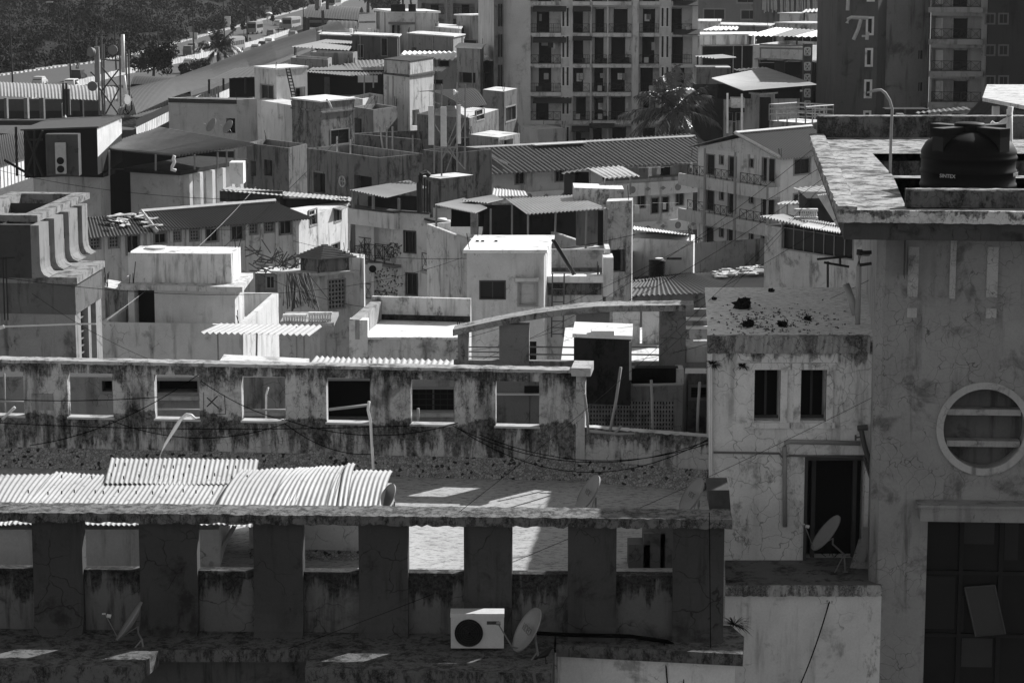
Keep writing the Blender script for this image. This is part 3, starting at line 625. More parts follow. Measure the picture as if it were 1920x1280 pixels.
# plants on wing edge
def tuft(p, r, n, mat, lab, nm='weed_tuft', grp='weed tufts on walls'):
    m = M(); p = Vector(p)
    for k in range(n):
        a = R_.random() * 6.28; l = r * R_.uniform(.5, 1.1); d = Vector((math.cos(a) * .9, -abs(math.sin(a)) * .6, R_.uniform(-.3, 1))).normalized(); t = Vector((.006, 0, .002)); q_ = p + d * l * .6 + Vector((0, 0, -.05 * l)); e_ = p + d * l + Vector((0, 0, -.25 * l))
        m.quad(p - t, p + t, q_ + t * .8, q_ - t * .8); m.quad(q_ - t * .8, q_ + t * .8, e_, e_ + t * .1)
    return solo(nm, m, leafm(.045), lab, 'plant', grp)
tuft(onface(f, ((1336, 682),), .06)[0], .2, 150, None, 'grassy tuft growing on the corner downpipe of the white wing')
tuft(onface(f, ((1392, 686),), .03)[0], .16, 170, None, 'dark weed growing left of the first framed window')
tuft(V(1376, 1170, 40.6), .35, 120, None, 'weed clump where the front wall meets the lower right wall')
# ================= right tower with the round window =================
ZR = 20.95; YR = 44.3
def planeY(px, py): return V(px, py, YR)
A_ = V(1655, 700, YR); B_ = V(2150, 700, YR - .3)
RT = plaster(.36, .3, .22, .6, .12, 1.0, 20, 4.2)
L_ = V(1640, 700, YR + .15)
pts = [Vector((L_.x, YR + .25, 0)), Vector((A_.x, YR, 0)), Vector((B_.x, YR - .3, 0)), Vector((B_.x + 1, YR + 15, 0)), Vector((8.5, YR + 14, 0))]
zb_ = V(1700, 437, YR).z
TW = Bd('round_window_tower', 'tall grey cracked building with a round window and a black water tank on its roof', 'building', pts, zb_, 0, RT)
f = TW.fc[1]
# glazed opening below
a, b, c, d = f.R(1729, 972, 2100, 1700); TW.h[1].append((a, b, c, d, .5))
# round window: square hole in skin, filled by a plate with a round hole
cu, cz = f.uz(1845, 803); ro, ri = f.uz(1845 + 90, 803)[0] - cu, f.uz(1845 + 77, 803)[0] - cu; s_ = ro * .99
TW.h[1].append((cu - s_, cu + s_, cz - s_, cz + s_, .001))
TW.done(roof=False)
m = M(); n = 64; ring = [f.P(cu + ri * math.cos(2 * math.pi * k / n), cz + ri * math.sin(2 * math.pi * k / n)) for k in range(n)]
sq = []
for k in range(n):
    ca, sa = math.cos(2 * math.pi * k / n), math.sin(2 * math.pi * k / n); t = s_ / max(abs(ca), abs(sa)); sq.append(f.P(cu + ca * t, cz + sa * t))
for k in range(n):
    j = (k + 1) % n; m.quad(ring[k], sq[k], sq[j], ring[j]); m.quad(ring[k], ring[j], ring[j] - f.n * .35, ring[k] - f.n * .35)
mk('round_opening', m, RT, TW.root)
m = M(); c0 = f.P(cu, cz, 0); m.lathe(c0, [(ri - .002, -.02), (ri - .002, .06), (ro, .06), (ro, -.02)], 72, f.n); mk('ring_surround', m, plaster(.52, .25, .2, .2, 0, 1.5, 21), TW.root)
for y0_, y1_ in ((768, 779), (827, 838)):
    z1, z0 = f.uz(1845, y0_)[1], f.uz(1845, y1_)[1]; hw = math.sqrt(max(.01, ri ** 2 - (max(abs(z0 - cz), abs(z1 - cz))) ** 2)); m = M(); m.fbox(f, cu - hw - .01, cu + hw + .01, z0, z1, -.3, -.03); mk('window_bar', m, plaster(.42, .3, .2, .1, 0, 1.5, 22), TW.root)
m = M(); m.fbox(f, cu - ri - .3, cu + ri + .3, cz - ri - .3, cz + ri + .3, -.9, -.36); mk('shaft_wall', m, plaster(.16, .5, .5, 0, .3, 1, 23), TW.root)
# light inlays
for x0, y0_, x1, y1_, dd in ((1702, 463, 1722, 556, .03), (1781, 440, 1792, 559, .05), (1850, 463, 1871, 557, .03), (1700, 577, 1719, 595, .03), (1848, 578, 1868, 596, .03)):
    m = M(); u0, u1, z0, z1 = f.R(x0, y0_, x1, y1_); m.fbox(f, u0, u1, z0, z1, -.02, dd); mk('plaster_inlay', m, plaster(.55, .3, .2, .9, .1, 2, 24, 4), TW.root)
# sunshade over the glazing
m = M(); u0, u1, z0, z1 = f.R(1721, 943, 2100, 969); m.fbox(f, u0, u1, z0, z1, -.02, .45); m.fbox(f, u0 - .05, u1, z1 + .002, z1 + .05, -.02, .5); mk('sunshade', m, plaster(.34, .3, .2, .2, .1, 1.4, 25), TW.root)
# glazing: dark frame grid, glass sheet, painted reflections
gz = M(); gz.quad(f.P(a, c, -.42), f.P(b, c, -.42), f.P(b, d, -.42), f.P(a, d, -.42)); mk('glazing', gz, flat(.02, .25, 'dim_glass', 0, .4), TW.root)
for x0, y0_, x1, y1_, v in ((1812, 985, 1870, 1030, .035), (1808, 1128, 1812, 1195, .03), (1740, 1090, 1795, 1190, .022), (1808, 1208, 1866, 1262, .045), (1890, 990, 1915, 1060, .028)):
    q = M(); u0, u1, z0, z1 = f.R(x0, y0_, x1, y1_); q.fbox(f, u0, u1, z0, z1, -.425, -.412); mk('painted_reflection', q, flat(v, .3, 'reflection_tint', 0, .4), TW.root)  # lighter rectangles: faint reflections on the glass, put into the colour
gm = M()
for x in (1733, 1805, 1880, 1960, 2040): u = f.uz(x, 1100)[0]; gm.fbox(f, u - .04, u + .04, c, d, -.42, -.34)
for y in (976, 1082, 1200, 1320, 1450): z = f.uz(1800, y)[1]; gm.fbox(f, a, b, z - .035, z + .035, -.42, -.335)
mk('glazing_frame', gm, flat(.012, .6, 'black_frame'), TW.root)
m = M(); a0 = f.P(f.uz(1812, 1108)[0], f.uz(1812, 1108)[1], -.3); ex = f.P(f.uz(1868, 1103)[0], f.uz(1868, 1103)[1], -.3) - a0; ez = f.P(f.uz(1832, 1198)[0], f.uz(1832, 1198)[1], -.25) - a0
m.obox(a0, ex, f.n * .04, ez); mk('framed_panel', m, flat(.05, .5, 'panel'), TW.root)
m = M(); m.tube([a0 + f.n * .05, a0 + ex + f.n * .05, a0 + ex + ez + f.n * .05, a0 + ez + f.n * .05, a0 + f.n * .05], .018, 4); mk('panel_frame', m, flat(.10, .6, 'panel_frame'), TW.root)
# roof slab with L shaped walkway
SLB = plaster(.75, .45, .1, .95, .3, 1.5, 26, 4.0, drips=((20.98, .12),)); SLT = plaster(.44, .9, 0, .9, .6, 1.6, 27, 2.0); DKW = plaster(.16, .5, .3, .9, .8, 1.4, 28, 2.6)
P0, P1, P2 = U(1571, 396, ZR), U(1965, 402, ZR), U(1518, 258, ZR)
far = Vector((P1.x + 3.5, P2.y, ZR)); P1 = P1 + Vector((2.0, 0, 0))
q0, q1 = U(1700, 391, ZR), U(1676, 334, ZR); q2, q3 = U(1674, 329, ZR), U(1636, 288, ZR)
xr = far.x - .6
m = M(); K = lambda p, x: Vector((x, p.y, ZR))
m.prism([P0, K(P0, q0.x), q0, q1, q2, q3, K(P2, q3.x), P2], ZR - .17, ZR); m.prism([K(P0, q0.x), P1, K(q0, xr + .6), q0], ZR - .171, ZR - .002); m.prism([q1, K(q1, xr), K(q2, xr), q2], ZR - 1.3, ZR - .003); m.prism([q3, K(q3, xr), K(P2, xr), K(P2, q3.x)], ZR - .172, ZR - .001); m.prism([K(q0, xr), K(q0, far.x), far, K(far, xr)], ZR - .173, ZR - .004)
mk('roof_slab', m, SLT, TW.root)
m = M(); m.quad(Vector((q3.x - .3, YR + .25, ZR - 1.3)), Vector((xr, YR + .25, ZR - 1.3)), Vector((xr, q3.y + .1, ZR - 1.3)), Vector((q3.x - .3, q3.y + .1, ZR - 1.3))); mk('bay_floor', m, DKW, TW.root)
for a, b in ((q3, K(q3, xr)), (q2, q3), (q1, K(q1, xr)), (q0, q1)):
    m = M(); m.quad(a, b, b - Vector((0, 0, 1.3)), a - Vector((0, 0, 1.3))); mk('bay_wall', m, DKW, TW.root)
ff = Fc(P0, P1); m = M(); m.rbox(ff, 0, ff.L, ZR - .2, ZR + .03, -.03, .03, 90, .01); mk('roof_fascia', m, SLB, TW.root)
m = M(); m.prism(inset([P0, P1, far, P2], .12), zb_ - .001, ZR - .175, top=False, bot=False); mk('roof_beam', m, plaster(.10, .5, .3, .3, .4, 1.2, 29), TW.root)
fs = Fc(P2, P0)   # left edge kerb
m = M(); m.rbox(fs, 0, fs.L, ZR - .02, ZR + .1, -.34, .02, 60, .02); mk('roof_kerb', m, SLT, TW.root)
ZP = ZR + .58
m = M(); fbk = Fc(P2, far); m.fbox(fbk, .2, fbk.L, ZR, ZR + .5, -.25, 0); mk('rear_parapet', m, DKW, TW.root)
m = M(); m.rbox(fbk, .2, fbk.L, ZR + .5, ZR + .53, -.27, .03, 40, .01); mk('parapet_coping', m, SLT, TW.root)
# raised rim walls around the tank bay
def rimwall(pxa, pxb, h, mat, th_=.2, z0=ZR):
    fw_ = Fc(U(*pxa, ZR), U(*pxb, ZR)); m = M(); m.fbox(fw_, 0, fw_.L, z0, ZR + h, -th_, 0); mk('rim_wall', m, mat, TW.root); m = M(); m.rbox(fw_, 0, fw_.L, ZR + h + .003, ZR + h + .04, -th_ - .02, .02, 50, .01); mk('rim_coping', m, SLT, TW.root)
rimwall((1698, 389), (2150, 392), .30, DKW)
# black water tank
BLK = flat(.006, .55, 'black_polyethylene', 0, .12, .2)
tc = V(1816, 300, 47.3); TR = .93; tk = T('water_tank', 'large black ribbed water tank with raised crossed lid on the tower roof', 'water tank', (tc.x, tc.y, ZR - .1))
ztop = V(1816, 298, 46.6).z; m = M(); pr = [(TR * .98, -1.2)]
for k in range(5):
    z = -1.1 + k * .27; pr += [(TR * .985, z - .05), (TR * 1.012, z - .025), (TR * 1.012, z + .02), (TR * .985, z + .045)]
pr += [(TR, .06), (TR * .985, .12), (TR * .9, .26), (TR * .72, .38), (TR * .5, .47), (TR * .28, .52), (.28, .53)]
m.lathe((tc.x, tc.y, ztop), pr, 64); mk('tank_body', m, BLK, tk, smooth=True)
m = M(); m.lathe((tc.x, tc.y, ztop + .5), [(.3, 0), (.3, .12), (.27, .14), (.001, .15)], 32); mk('lid', m, BLK, tk, smooth=True)
for k in range(4):   # crossed lifting ribs
    a_ = math.radians(38 + 90 * k); dx, dy = math.cos(a_), math.sin(a_); t = Vector((-dy, dx, 0)) * .14; c0 = Vector((tc.x, tc.y, ztop))
    m = M(); p1 = c0 + Vector((dx, dy, 0)) * .3; p2 = c0 + Vector((dx, dy, 0)) * TR * .97
    m.obox(p1 - t + Vector((0, 0, .42)), (p2 - p1), t * 2, (0, 0, .16)); m.obox(p2 - t * 1.0 - Vector((dx, dy, 0)) * .3, Vector((dx, dy, 0)) * .3, t * 2, (0, 0, .57)); mk('lifting_rib', m, flat(.01, .4, 'glossy_black_polyethylene', 0, .3), tk)
for x, s2 in ((1765, 1), (1895, 1)):
    an = math.asin(max(-1, min(1, ((x - 1816) / 89.0)))); pos = Vector((tc.x + math.sin(an) * TR * 1.02, tc.y - math.cos(an) * TR * 1.02, ztop - .33)); text('lettering', 'SINTEX', pos, .10, (math.radians(90), 0, an), flat(.55, .6, 'faded_lettering'), tk)
# lamp-like bent grey pipe and white hose
m = M(); m.tube([V(x, y, 50) for x, y in ((1668, 360), (1671, 240), (1673, 205), (1668, 188), (1660, 175), (1652, 169), (1640, 170), (1626, 174))], [.03] * 7 + [.02], 8); solo('vent_pipe', m, GREYP, 'tall grey pipe with a curved top standing on the tower roof', 'pipe', smooth=True)
wp = T('hose_standpipe', 'white upright pipe with a curved hose at its top behind the big black tank', 'pipe', V(1892, 300, 53.0))
m = M(); m.tube([V(1893, 335, 50.2), V(1893, 205, 50.2)], .065, 8); mk('post', m, PVC, wp, smooth=True)
m = M(); m.tube([V(x, y, 50.1) for x, y in ((1895, 200), (1893, 215), (1886, 226), (1875, 234), (1866, 236), (1858, 231))], .06, 8); mk('hose', m, WHITE, wp, smooth=True)
m = M(); m.tube([V(1857, 232, 50.1), V(1855, 258, 50.1)], .03, 6); mk('valve', m, IRON, wp)
# small pipe elbows on the tower's left edge
m = M(); m.tube([V(x, y, 44.6) for x, y in ((1608, 608), (1610, 500), (1611, 478), (1630, 475))], .05, 8); solo('wall_pipe', m, GREYP, 'grey drain pipe leaning against the tower corner above the flat roof', 'pipe', smooth=True)
m = M(); m.tube([V(1611, 478, 44.55), V(1612, 468, 44.55)], .06, 6); m.tube([V(1612, 474, 44.5), V(1634, 473, 44.5)], .04, 6); m.tube([V(1612, 497, 44.5), V(1634, 494, 44.5)], .03, 6); solo('pipe_elbow', m, IRON, 'dark pipe elbow fixed to the tower corner', 'pipe')
m = M(); m.tube([V(1586, 533, 45.6), V(1596, 560, 45.5), V(1604, 590, 45.4)], .07, 8); solo('broken_pipe', m, GREYP, 'short broken pipe lying against the tower wall on the flat roof', 'pipe', smooth=True)
# cables (foreground)
def cable(a, b, sag=.1, r=.011, lab='', grp='overhead cables', mat=None):
    m = M(); m.tube(catenary(a, b, sag), r, 4, False); return solo('overhead_cable', m, mat or WIRE, lab, 'cable', grp)
cable(V(1270, 1290, 34), V(1600, 1280, 36), .0, .001, 'x') if 0 else None
cable(V(1497, 1290, 43.5), V(1565, 1092, 44.4), .15, .014, 'black cable hanging down the pale wall from the right ledge')
cable(V(540, 1216, 37), V(1655, 175 + 560, 46), .2, .005, 'thin cable rising from the left ledge across the front pillars to the tower')
cable(V(860, 960, 38), V(1560, 330, 60), .3, .006, 'long diagonal cable from the front coping up to the tower roof corner')
m = M(); m.tube([V(x, y, 38.3) for x, y in ((980, 1185), (1080, 1190), (1180, 1192), (1250, 1202), (1290, 1222), (1308, 1250), (1311, 1290))], .035, 8); solo('black_hose', m, WIRE, 'thick black hose running along the ledge and curling down the pale wall', 'hose', smooth=True)
cable(V(1245, 1200, 38.2), V(1252, 1290, 38), .0, .012, 'thin cable dropping left of the thick black hose'); cable(V(1285, 1225, 38.2), V(1281, 1290, 38), .0, .008, 'thin cable just left of the hose bend'); cable(V(1330, 960, 38.2), V(1333, 1290, 38), .0, .007, 'thin vertical cable down the last pillar of the front wall')
fx = f2
for n_, (x0, y0_, x1, y1_, sg) in enumerate(((0, 790, 770, 795, .1), (210, 785, 540, 790, .35), (535, 783, 860, 790, .3), (535, 790, 700, 848, .2), (850, 795, 1330, 825, .6), (860, 800, 1330, 822, .8), (900, 812, 1332, 830, .45), (380, 712, 535, 785, .1), (60, 832, 375, 700, .25), (0, 746, 300, 742, .05))):
    a, b = f2.uz(x0, y0_), f2.uz(x1, y1_); cable(f2.P(a[0], a[1], .14), f2.P(b[0], b[1], .14 + .0) if x1 < 1300 else V(x1, y1_, 47.0), sg, .0085, ['cable drooping along the rear wall from its left end', 'slack cable below the second rear opening', 'slack cable below the fourth rear opening', 'short cable falling below the fourth rear opening', 'upper of the three cables sagging to the white wing', 'lowest of the three cables sagging to the white wing', 'short cable sagging to the white wing corner', 'short taut cable beside the third rear opening', 'cable slanting down across the left of the rear wall', 'straight thin cable across the leftmost rear piers'][n_], 'cables on the rear wall')
# small hatch plate and scratched mark on the rear wall
q = M(); u0, u1, z0, z1 = f2.R(60, 738, 100, 768); q.fbox(f2, u0, u1, z0, z1, .0, .03); solo('wall_hatch', q, plaster(.3, .3, .2, 0), 'small dull square plate on the leftmost rear wall pier', 'plate')
mm = M()
for ax, ay, bx, by in ((388, 745, 410, 765), (408, 742, 388, 762)):
    mm.tube([f2.P(*f2.uz(ax, ay), .006), f2.P(*f2.uz(bx, by), .006)], .012, 4)
for ax, ay, bx, by in ((382, 777, 423, 776), (382, 735, 382, 777), (421, 740, 423, 776)): mm.tube([f2.P(*f2.uz(ax, ay), .006), f2.P(*f2.uz(bx, by), .006)], .006, 4)
mk('painted_cross', mm, flat(.05, .8, 'old_paint'), tb)
# ================= middle distance =================
def b3(name, label, L, C_, R, Y, cat='building', **k):
    Z = V(C_[0], C_[1], Y).z; par = k.get('parapet', 0)
    return Bd(name, label, cat, quad3(L, C_, R, Z), Z - par, **k)
def b2(name, label, L, R, Y, depth, cat='building', **k):
    Z = V(L[0], L[1], Y).z; par = k.get('parapet', 0)
    return Bd(name, label, cat, quad2(L, R, Z, depth), Z - par, **k)
def zat(x, y, Y): return V(x, y, Y).z
def S4(name, par, pts, mat, pitch=.17, amp=.03, **k):
    """sheet from four (px,py,Y) corners: A,B near/first edge, C,D"""
    P = [V(*p) for p in pts]; return sheet(name, par, *P, mat, pitch, amp, **k)
def posts(par, lst, r=.04, mat=None, name='post'):
    for (x0, y0, x1, y1, Y) in lst: m = M(); m.tube([V(x0, y0, Y), V(x1, y1, Y)], r, 5); mk(name, m, mat or STEEL, par)
def boxpx(name, par, x0, y0, x1, y1, Y, d, mat, lab=None):
    a, b = V(x0, (y0 + y1) / 2, Y), V(x1, (y0 + y1) / 2, Y); zt_, zb_ = V((x0 + x1) / 2, y0, Y).z, V((x0 + x1) / 2, y1, Y).z
    m = M(); m.obox((a.x, Y, zb_), (b.x - a.x, 0, 0), (0, d, 0), (0, 0, zt_ - zb_)); return mk(name, m, mat, par, lab)
_plaster, _sheetm = plaster, sheetm
def pl(base=.5, *a, **k): return _plaster(round(base * (max(base, .02) / .45) ** .8 if base < .42 else min(.82, base * 1.25), 3), *a, **k)
plaster = pl
def sheetm(v, *a, **k): return _sheetm(round(max(.022, v * (v / .7) ** 1.15), 3), *a, **k)
# --- facade of the next terrace, with the sweeping coping (Y ~ 54) ---
YP = 54.0
tf = T('curved_terrace_building', 'terrace building behind with wide pillars under a sweeping curved coping', 'building', V(1080, 690, YP))
fP = Fc(V(850, 600, YP), V(1325, 600, YP - .3)); GP = pl(.34, .25, .1, .35, .1, 1.3, 31)
zb1 = V(1000, 900, YP).z; um = lambda x: fP.uz(x, 620)[0]
def ztop(x): return V(x, 616 - 48 * math.sin(min(1, max(0, (x - 850) / 330)) * math.pi / 2) , YP).z if x < 1180 else V(x, 568 - (x - 1180) * .02, YP).z
m = M(); N = 60
for i in range(N):
    xa, xb = 850 + 450 * i / N, 850 + 450 * (i + 1) / N; j = lambda: R_.uniform(-.008, .008)
    za, zb_2 = ztop(xa), ztop(xb); ua, ub = um(xa), um(xb)
    m.v += [fP.P(ua, za, .18), fP.P(ub, zb_2, .18), fP.P(ub, zb_2 - .14, .18), fP.P(ua, za - .14, .18), fP.P(ua, za + j(), -.5), fP.P(ub, zb_2 + j(), -.5), fP.P(ub, zb_2 - .14, -.5), fP.P(ua, za - .14, -.5)]
    k = len(m.v) - 8
    for q in ((3, 2, 1, 0), (0, 1, 5, 4), (7, 6, 2, 3)): m.f.append(tuple(k + z for z in q)); m.mi.append(0)
k = 0; m.f.append((0, 4, 7, 3)); m.mi.append(0); k = len(m.v) - 8; m.f.append((k + 1, k + 2, k + 6, k + 5)); m.mi.append(0)
mk('curved_coping', m, pl(.4, .5, .1, .6, .5, 1.8, 32), tf)
for x0, x1 in ((858, 878), (936, 992), (1080, 1143), (1236, 1286)):
    m = M(); z_ = min(ztop(x0), ztop(x1)) - .13; P = [fP.P(um(x0), 0), fP.P(um(x1), 0), fP.P(um(x1), 0, -.3), fP.P(um(x0), 0, -.3)]; m.prism(P, zb1 - 2, z_); mk('pier', m, GP, tf)
zs_ = V(1000, 692, YP).z
m = M(); m.fbox(fP, um(850), um(1335), zb1 - 4, V(1000, 676, YP).z, -.22, -.03); mk('parapet_wall', m, GP, tf)
m = M(); zfl = zs_ + .05; m.prism([fP.P(um(1050), 0, -.25), fP.P(um(1335), 0, -.25), U(1325, 614, zfl), U(1060, 614, zfl)], zfl - .2, zfl); mk('terrace_floor', m, pl(.6, .3, 0, .2, 0, .8, 33), tf)
for x0, x1 in ((992, 1080), (1143, 1236)):
    for y in (650, 664): mm = M(); mm.tube([V(x0, y, YP + .1), V(x1, y + 1, YP + .1)], .02, 5); mk('rail', mm, STEEL, tf)
for x0, x1, y0_, y1_ in ((855, 936, 648, 672),):
    for y in (650, 659, 668): mm = M(); mm.tube([V(x0, y, YP + .1), V(x1, y + 1, YP + .1)], .015, 5); mk('rail', mm, STEEL, tf)
# curved back wall pieces of that terrace
for x0, x1, lab in ((1150, 1200, 0), (1205, 1250, 0)):
    z1_ = V(x0, 572, YP + 3).z; m = M(); a, b = V(x0, 600, YP + 3), V(x1, 600, YP + 3); m.obox((a.x, YP + 3, zfl), (b.x - a.x, 0, 0), (0, .2, 0), (0, 0, z1_ - zfl)); mk('rear_panel', m, pl(.5, .4, .2, .7, .4, 1.6, 34), tf)
boxpx('rear_wall', tf, 1285, 580, 1330, 640, YP + 1.2, .2, pl(.4, .4, .4, .3, .5, 1.5, 35)); boxpx('rear_band', tf, 1286, 596, 1330, 601, YP + 1, .15, WHITE); boxpx('rear_band', tf, 1286, 612, 1330, 617, YP + 1.0, .15, WHITE); boxpx('rear_band', tf, 1286, 644, 1330, 650, YP + .6, .15, WHITE)
boxpx('rear_block', tf, 1286, 650, 1334, 812, YP - .2, 1.0, pl(.42, .3, .3, .2, .2, 1.2, 36))
# louvred window slots low on the facade seen through openings
boxpx('vent_window', tf, 983, 724, 1012, 737, YP - .26, .05, DARK); boxpx('sill_band', tf, 925, 738, 1012, 741, YP - .3, .1, WHITE)
# --- dark water box and pierced wall building (Y ~ 50.5) ---
wb = b3('pierced_wall_block', 'black stained rooftop block with a pierced block wall beside the corner pier', (1096, 722), (1280, 722), (1290, 700), 51.0, mat=pl(.30, .4, .5, .4, .5, 1.2, 37), parapet=.02, zb=11)
f = wb.fc[0]; u0, u1, z0, z1 = f.R(1100, 752, 1264, 808)
wb.h[0].append((u0, u1, z0 - .3, z1, .2)); wb.done()
m = M(); nx, nz = 29, 7; cw, ch = (u1 - u0) / nx, (z1 - z0) / nz
for k in range(nx + 1): m.fbox(f, u0 + k * cw - .016, u0 + k * cw + .016, z0 - .3, z1, -.1, -.012)
for k in range(-3, nz + 1): m.fbox(f, u0, u1, z0 + k * ch - .014, z0 + k * ch + .02, -.1, -.015)
m.fbox(f, u0 + 5.9 * cw, u0 + 6.1 * cw, z0 - .3, z1, -.1, -.008); mk('pierced_screen', m, pl(.34, .6, .3, 0, .3, 3, 38), wb.root)
m = M(); m.fbox(f, u0, u1, z0 - .3, z1, -.5, -.3); mk('screen_backing', m, DARK, wb.root)
Yw = 50.4; wx = b3('water_box', 'square black stained concrete water box with a bright lid slab', (1076, 632), (1183, 636), (1184, 614), Yw, cat='water tank', mat=pl(.10, .3, .3, .3, .6, 1.4, 39), slab=.03, slabth=.08, roofmat=pl(.7, .3, 0, .3, .1, 1.5, 40), zb=zat(1100, 760, Yw)); wx.done()
m = M(); Zl = wx.zt + .09; a = U(1112, 625, Zl); m.box(a + Vector((.2, 0, 0)), .48, .45, .09); mk('hatch', m, pl(.7, .4, 0, .2, 0, 2), wx.root)
m = M(); a = V(1184, 690, 50.3); m.tube([V(1182, 640, 50.3), V(1182, 712, 50.3)], .03, 6); m.tube([V(1187, 722, 50.6), V(1280, 720, 50.6)], .03, 6); solo('edge_pipe', m, GREYP, 'thin grey pipe down the corner of the black water box', 'pipe')
boxpx('recess', wb.root, 1184, 690, 1272, 720, 51.3, .3, pl(.06, .4, .4, .2, .4))
boxpx('side_block', wb.root, 1268, 692, 1282, 722, 51.2, .5, pl(.42, .4, .3, .3, .3, 1.4))
# small house behind low wall right (grille window)
rb = b3('grille_window_block', 'stained block with a small barred window seen between bamboo poles', (1284, 700), (1345, 700), (1345, 690), 52.4, mat=pl(.3, .4, .5, .2, .4, 1.2, 41), zb=8); rb.win(0, 1294, 724, 1328, 747, 'grille', fw=.04); rb.done()
# --- house seen through the rear openings (Y ~ 60) ---
hb = b2('inner_court_house', 'grey house behind the rear parapet seen only through its square openings', (-120, 706), (1090, 708), 61, 1.6, mat=pl(.40, .3, .25, .3, .2, .9, 42), zb=0, roofmat=flat(.06, .9, 'dark_roof_felt'))
for x0, y0_, x1, y1_, st in ((190, 712, 212, 735, 'open'), (293, 712, 372, 737, 'open'), (612, 712, 700, 789, 'open'), (772, 728, 852, 770, 'grille'), (930, 742, 1012, 800, 'open')): hb.win(0, x0, y0_, x1, y1_, st, fw=.05)
hb.done()
m = M(); f = hb.fc[0]
for x0, x1, y in ((290, 375, 741), (455, 535, 770), (770, 852, 772)): u0, u1, z0, z1 = f.R(x0, y, x1, y + 6); m.fbox(f, u0, u1, z0, z1, .0, .25)
mk('ledge_band', m, pl(.45, .4, .3, 0, .2), hb.root)
# --- bright corrugated sheets above the coping ---
CRB = sheetm(.56, .05, seed=2, rough=.5)
cs_ = T('corrugated_canopy', 'long low bright corrugated canopy just above the rear coping', 'canopy', V(720, 700, 54))
S4('roof_sheet', cs_, ((573, 691, 53), (700, 692, 53), (700, 673, 56), (592, 668, 56)), CRB, .13, .03); S4('roof_sheet', cs_, ((695, 692, 53), (880, 692, 53), (892, 677, 55.5), (697, 671, 55.8)), CRB, .13, .03)
posts(cs_, ((580, 690, 580, 720, 53.2), (870, 690, 870, 720, 53.2)))
c2 = T('corrugated_canopy', 'small bright corrugated canopy on thin posts in front of the white walled terrace', 'canopy', V(490, 690, 64))
S4('roof_sheet', c2, ((374, 624, 64), (583, 628, 63.6), (607, 610, 67), (413, 607, 67)), CRB, .16, .035)
posts(c2, ((408, 624, 410, 690, 64.2), (570, 628, 571, 690, 64.2), (482, 625, 480, 690, 66), (556, 612, 557, 690, 66)), .025)
q = T('long_slab', 'low concrete slab with a bright edge just behind the rear coping', 'slab', V(500, 680, 56)); slabpx('slab', [(412, 676), (575, 684), (580, 672), (420, 664)], zat(412, 676, 56), .12, pl(.6, .4, 0, .2, .1), q)
# ================= left fin building =================
Y1 = 72.5; Z1 = zat(147, 527, Y1)
LB = Bd('fin_building', 'building at the left edge with curved white fins between two projecting roof slabs', 'building', quad3((-90, 527), (139, 531), (188, 501), Z1), Z1 - .01, 0, pl(.36, .3, .25, .15, .1, .9, 50), slab=.12, slabth=.2, roofmat=pl(.36, .6, .1, .5, .5, 1.4, 51))
f1 = LB.fc[1]; u0, u1, z0, z1 = f1.R(149, 590, 168, 800); z1 = Z1 - .95
LB.h[1].append((f1.L * .2, f1.L * .48, -0 + 2, z1, .25)); LB.h[1].append((f1.L * .58, f1.L * .78, 2, z1, .4)); LB.done()
m = M(); m.fbox(f1, f1.L * .2, f1.L * .48, 2, z1, -.24, -.2)
for k in range(40): z_ = z1 - .1 - k * .22; m.cur = 1; m.fbox(f1, f1.L * .2, f1.L * .48, z_, z_ + .03, -.2, -.12)
mk('louvre_window', m, [DARK, STEEL], LB.root)
f0 = LB.fc[0]; m = M(); m.fbox(f0, 0, f0.L + .03, Z1 - .95, Z1 - .012, 0, .04); m.fbox(f1, -.03, f1.L, Z1 - .95, Z1 - .012, 0, .035); mk('roof_beam', m, pl(.24, .3, .3, .1, .1, 1, 52), LB.root)
Z2 = zat(70, 404, Y1 + .3)
ub = [U(-90, 519, Z1 + .2), U(60, 521, Z1 + .2), U(148, 474, Z1 + .2)]; ub.append(ub[0] + ub[2] - ub[1])
nn_ = Fc(ub[1], ub[2]).n * .95; fe_ = (ub[2] - ub[1]).normalized() * .3
q = M(); q.prism([ub[0], ub[1] - nn_, ub[2] - nn_, ub[3]], Z1 + .19, Z2 - .17, top=False, bot=False); q.prism([ub[0] - fe_ * .01, ub[1] - fe_ * .01, ub[1] + fe_, ub[0] + fe_], Z1 + .191, Z2 - .171); mk('upper_wall', q, pl(.16, .3, .2, .1, .1, 1, 53), LB.root)
fu = Fc(ub[1], ub[2])
for k, t in enumerate((.0, .31, .62, .915)):
    m = M(); u = fu.L * t; prof = [(.0, Z2 - .18), (.26, Z2 - .18), (.26, Z1 + .62), (.29, Z1 + .42), (.36, Z1 + .3), (.52, Z1 + .22), (.0, Z1 + .2)]
    if k < 3: q = M(); q.fbox(fu, u + 1.12, u + fu.L * .31 - .01, Z1 + .2, Z1 + .95, 0, .12); mk('spandrel', q, pl(.42, .4, .3, .1, .2, 1.2, 54), LB.root)
    kk = len(m.v)
    for uu in (u, u + (1.1 if k < 3 else .7)):
        for d, z in prof: m.v.append(fu.P(uu, z, d))
    n = 7
    for j in range(n): j2 = (j + 1) % n; m.f.append((kk + j, kk + j2, kk + n + j2, kk + n + j)); m.mi.append(0)
    m.f.append(tuple(kk + j for j in range(n))); m.f.append(tuple(kk + n + j for j in reversed(range(n)))); m.mi += [0, 0]
    mk('fin', m, pl(.33, .2, .4, .1, .1, 1.2, 54), LB.root)
tp = [U(-90, 402, Z2), U(70, 404, Z2), U(168, 361, Z2)]; tp.append(tp[0] + tp[2] - tp[1]); ti = inset(tp, .5)
m = M()
for k in range(4):
    j = (k + 1) % 4; m.prism([tp[k], tp[j], ti[j], ti[k]], Z2 - .2, Z2)
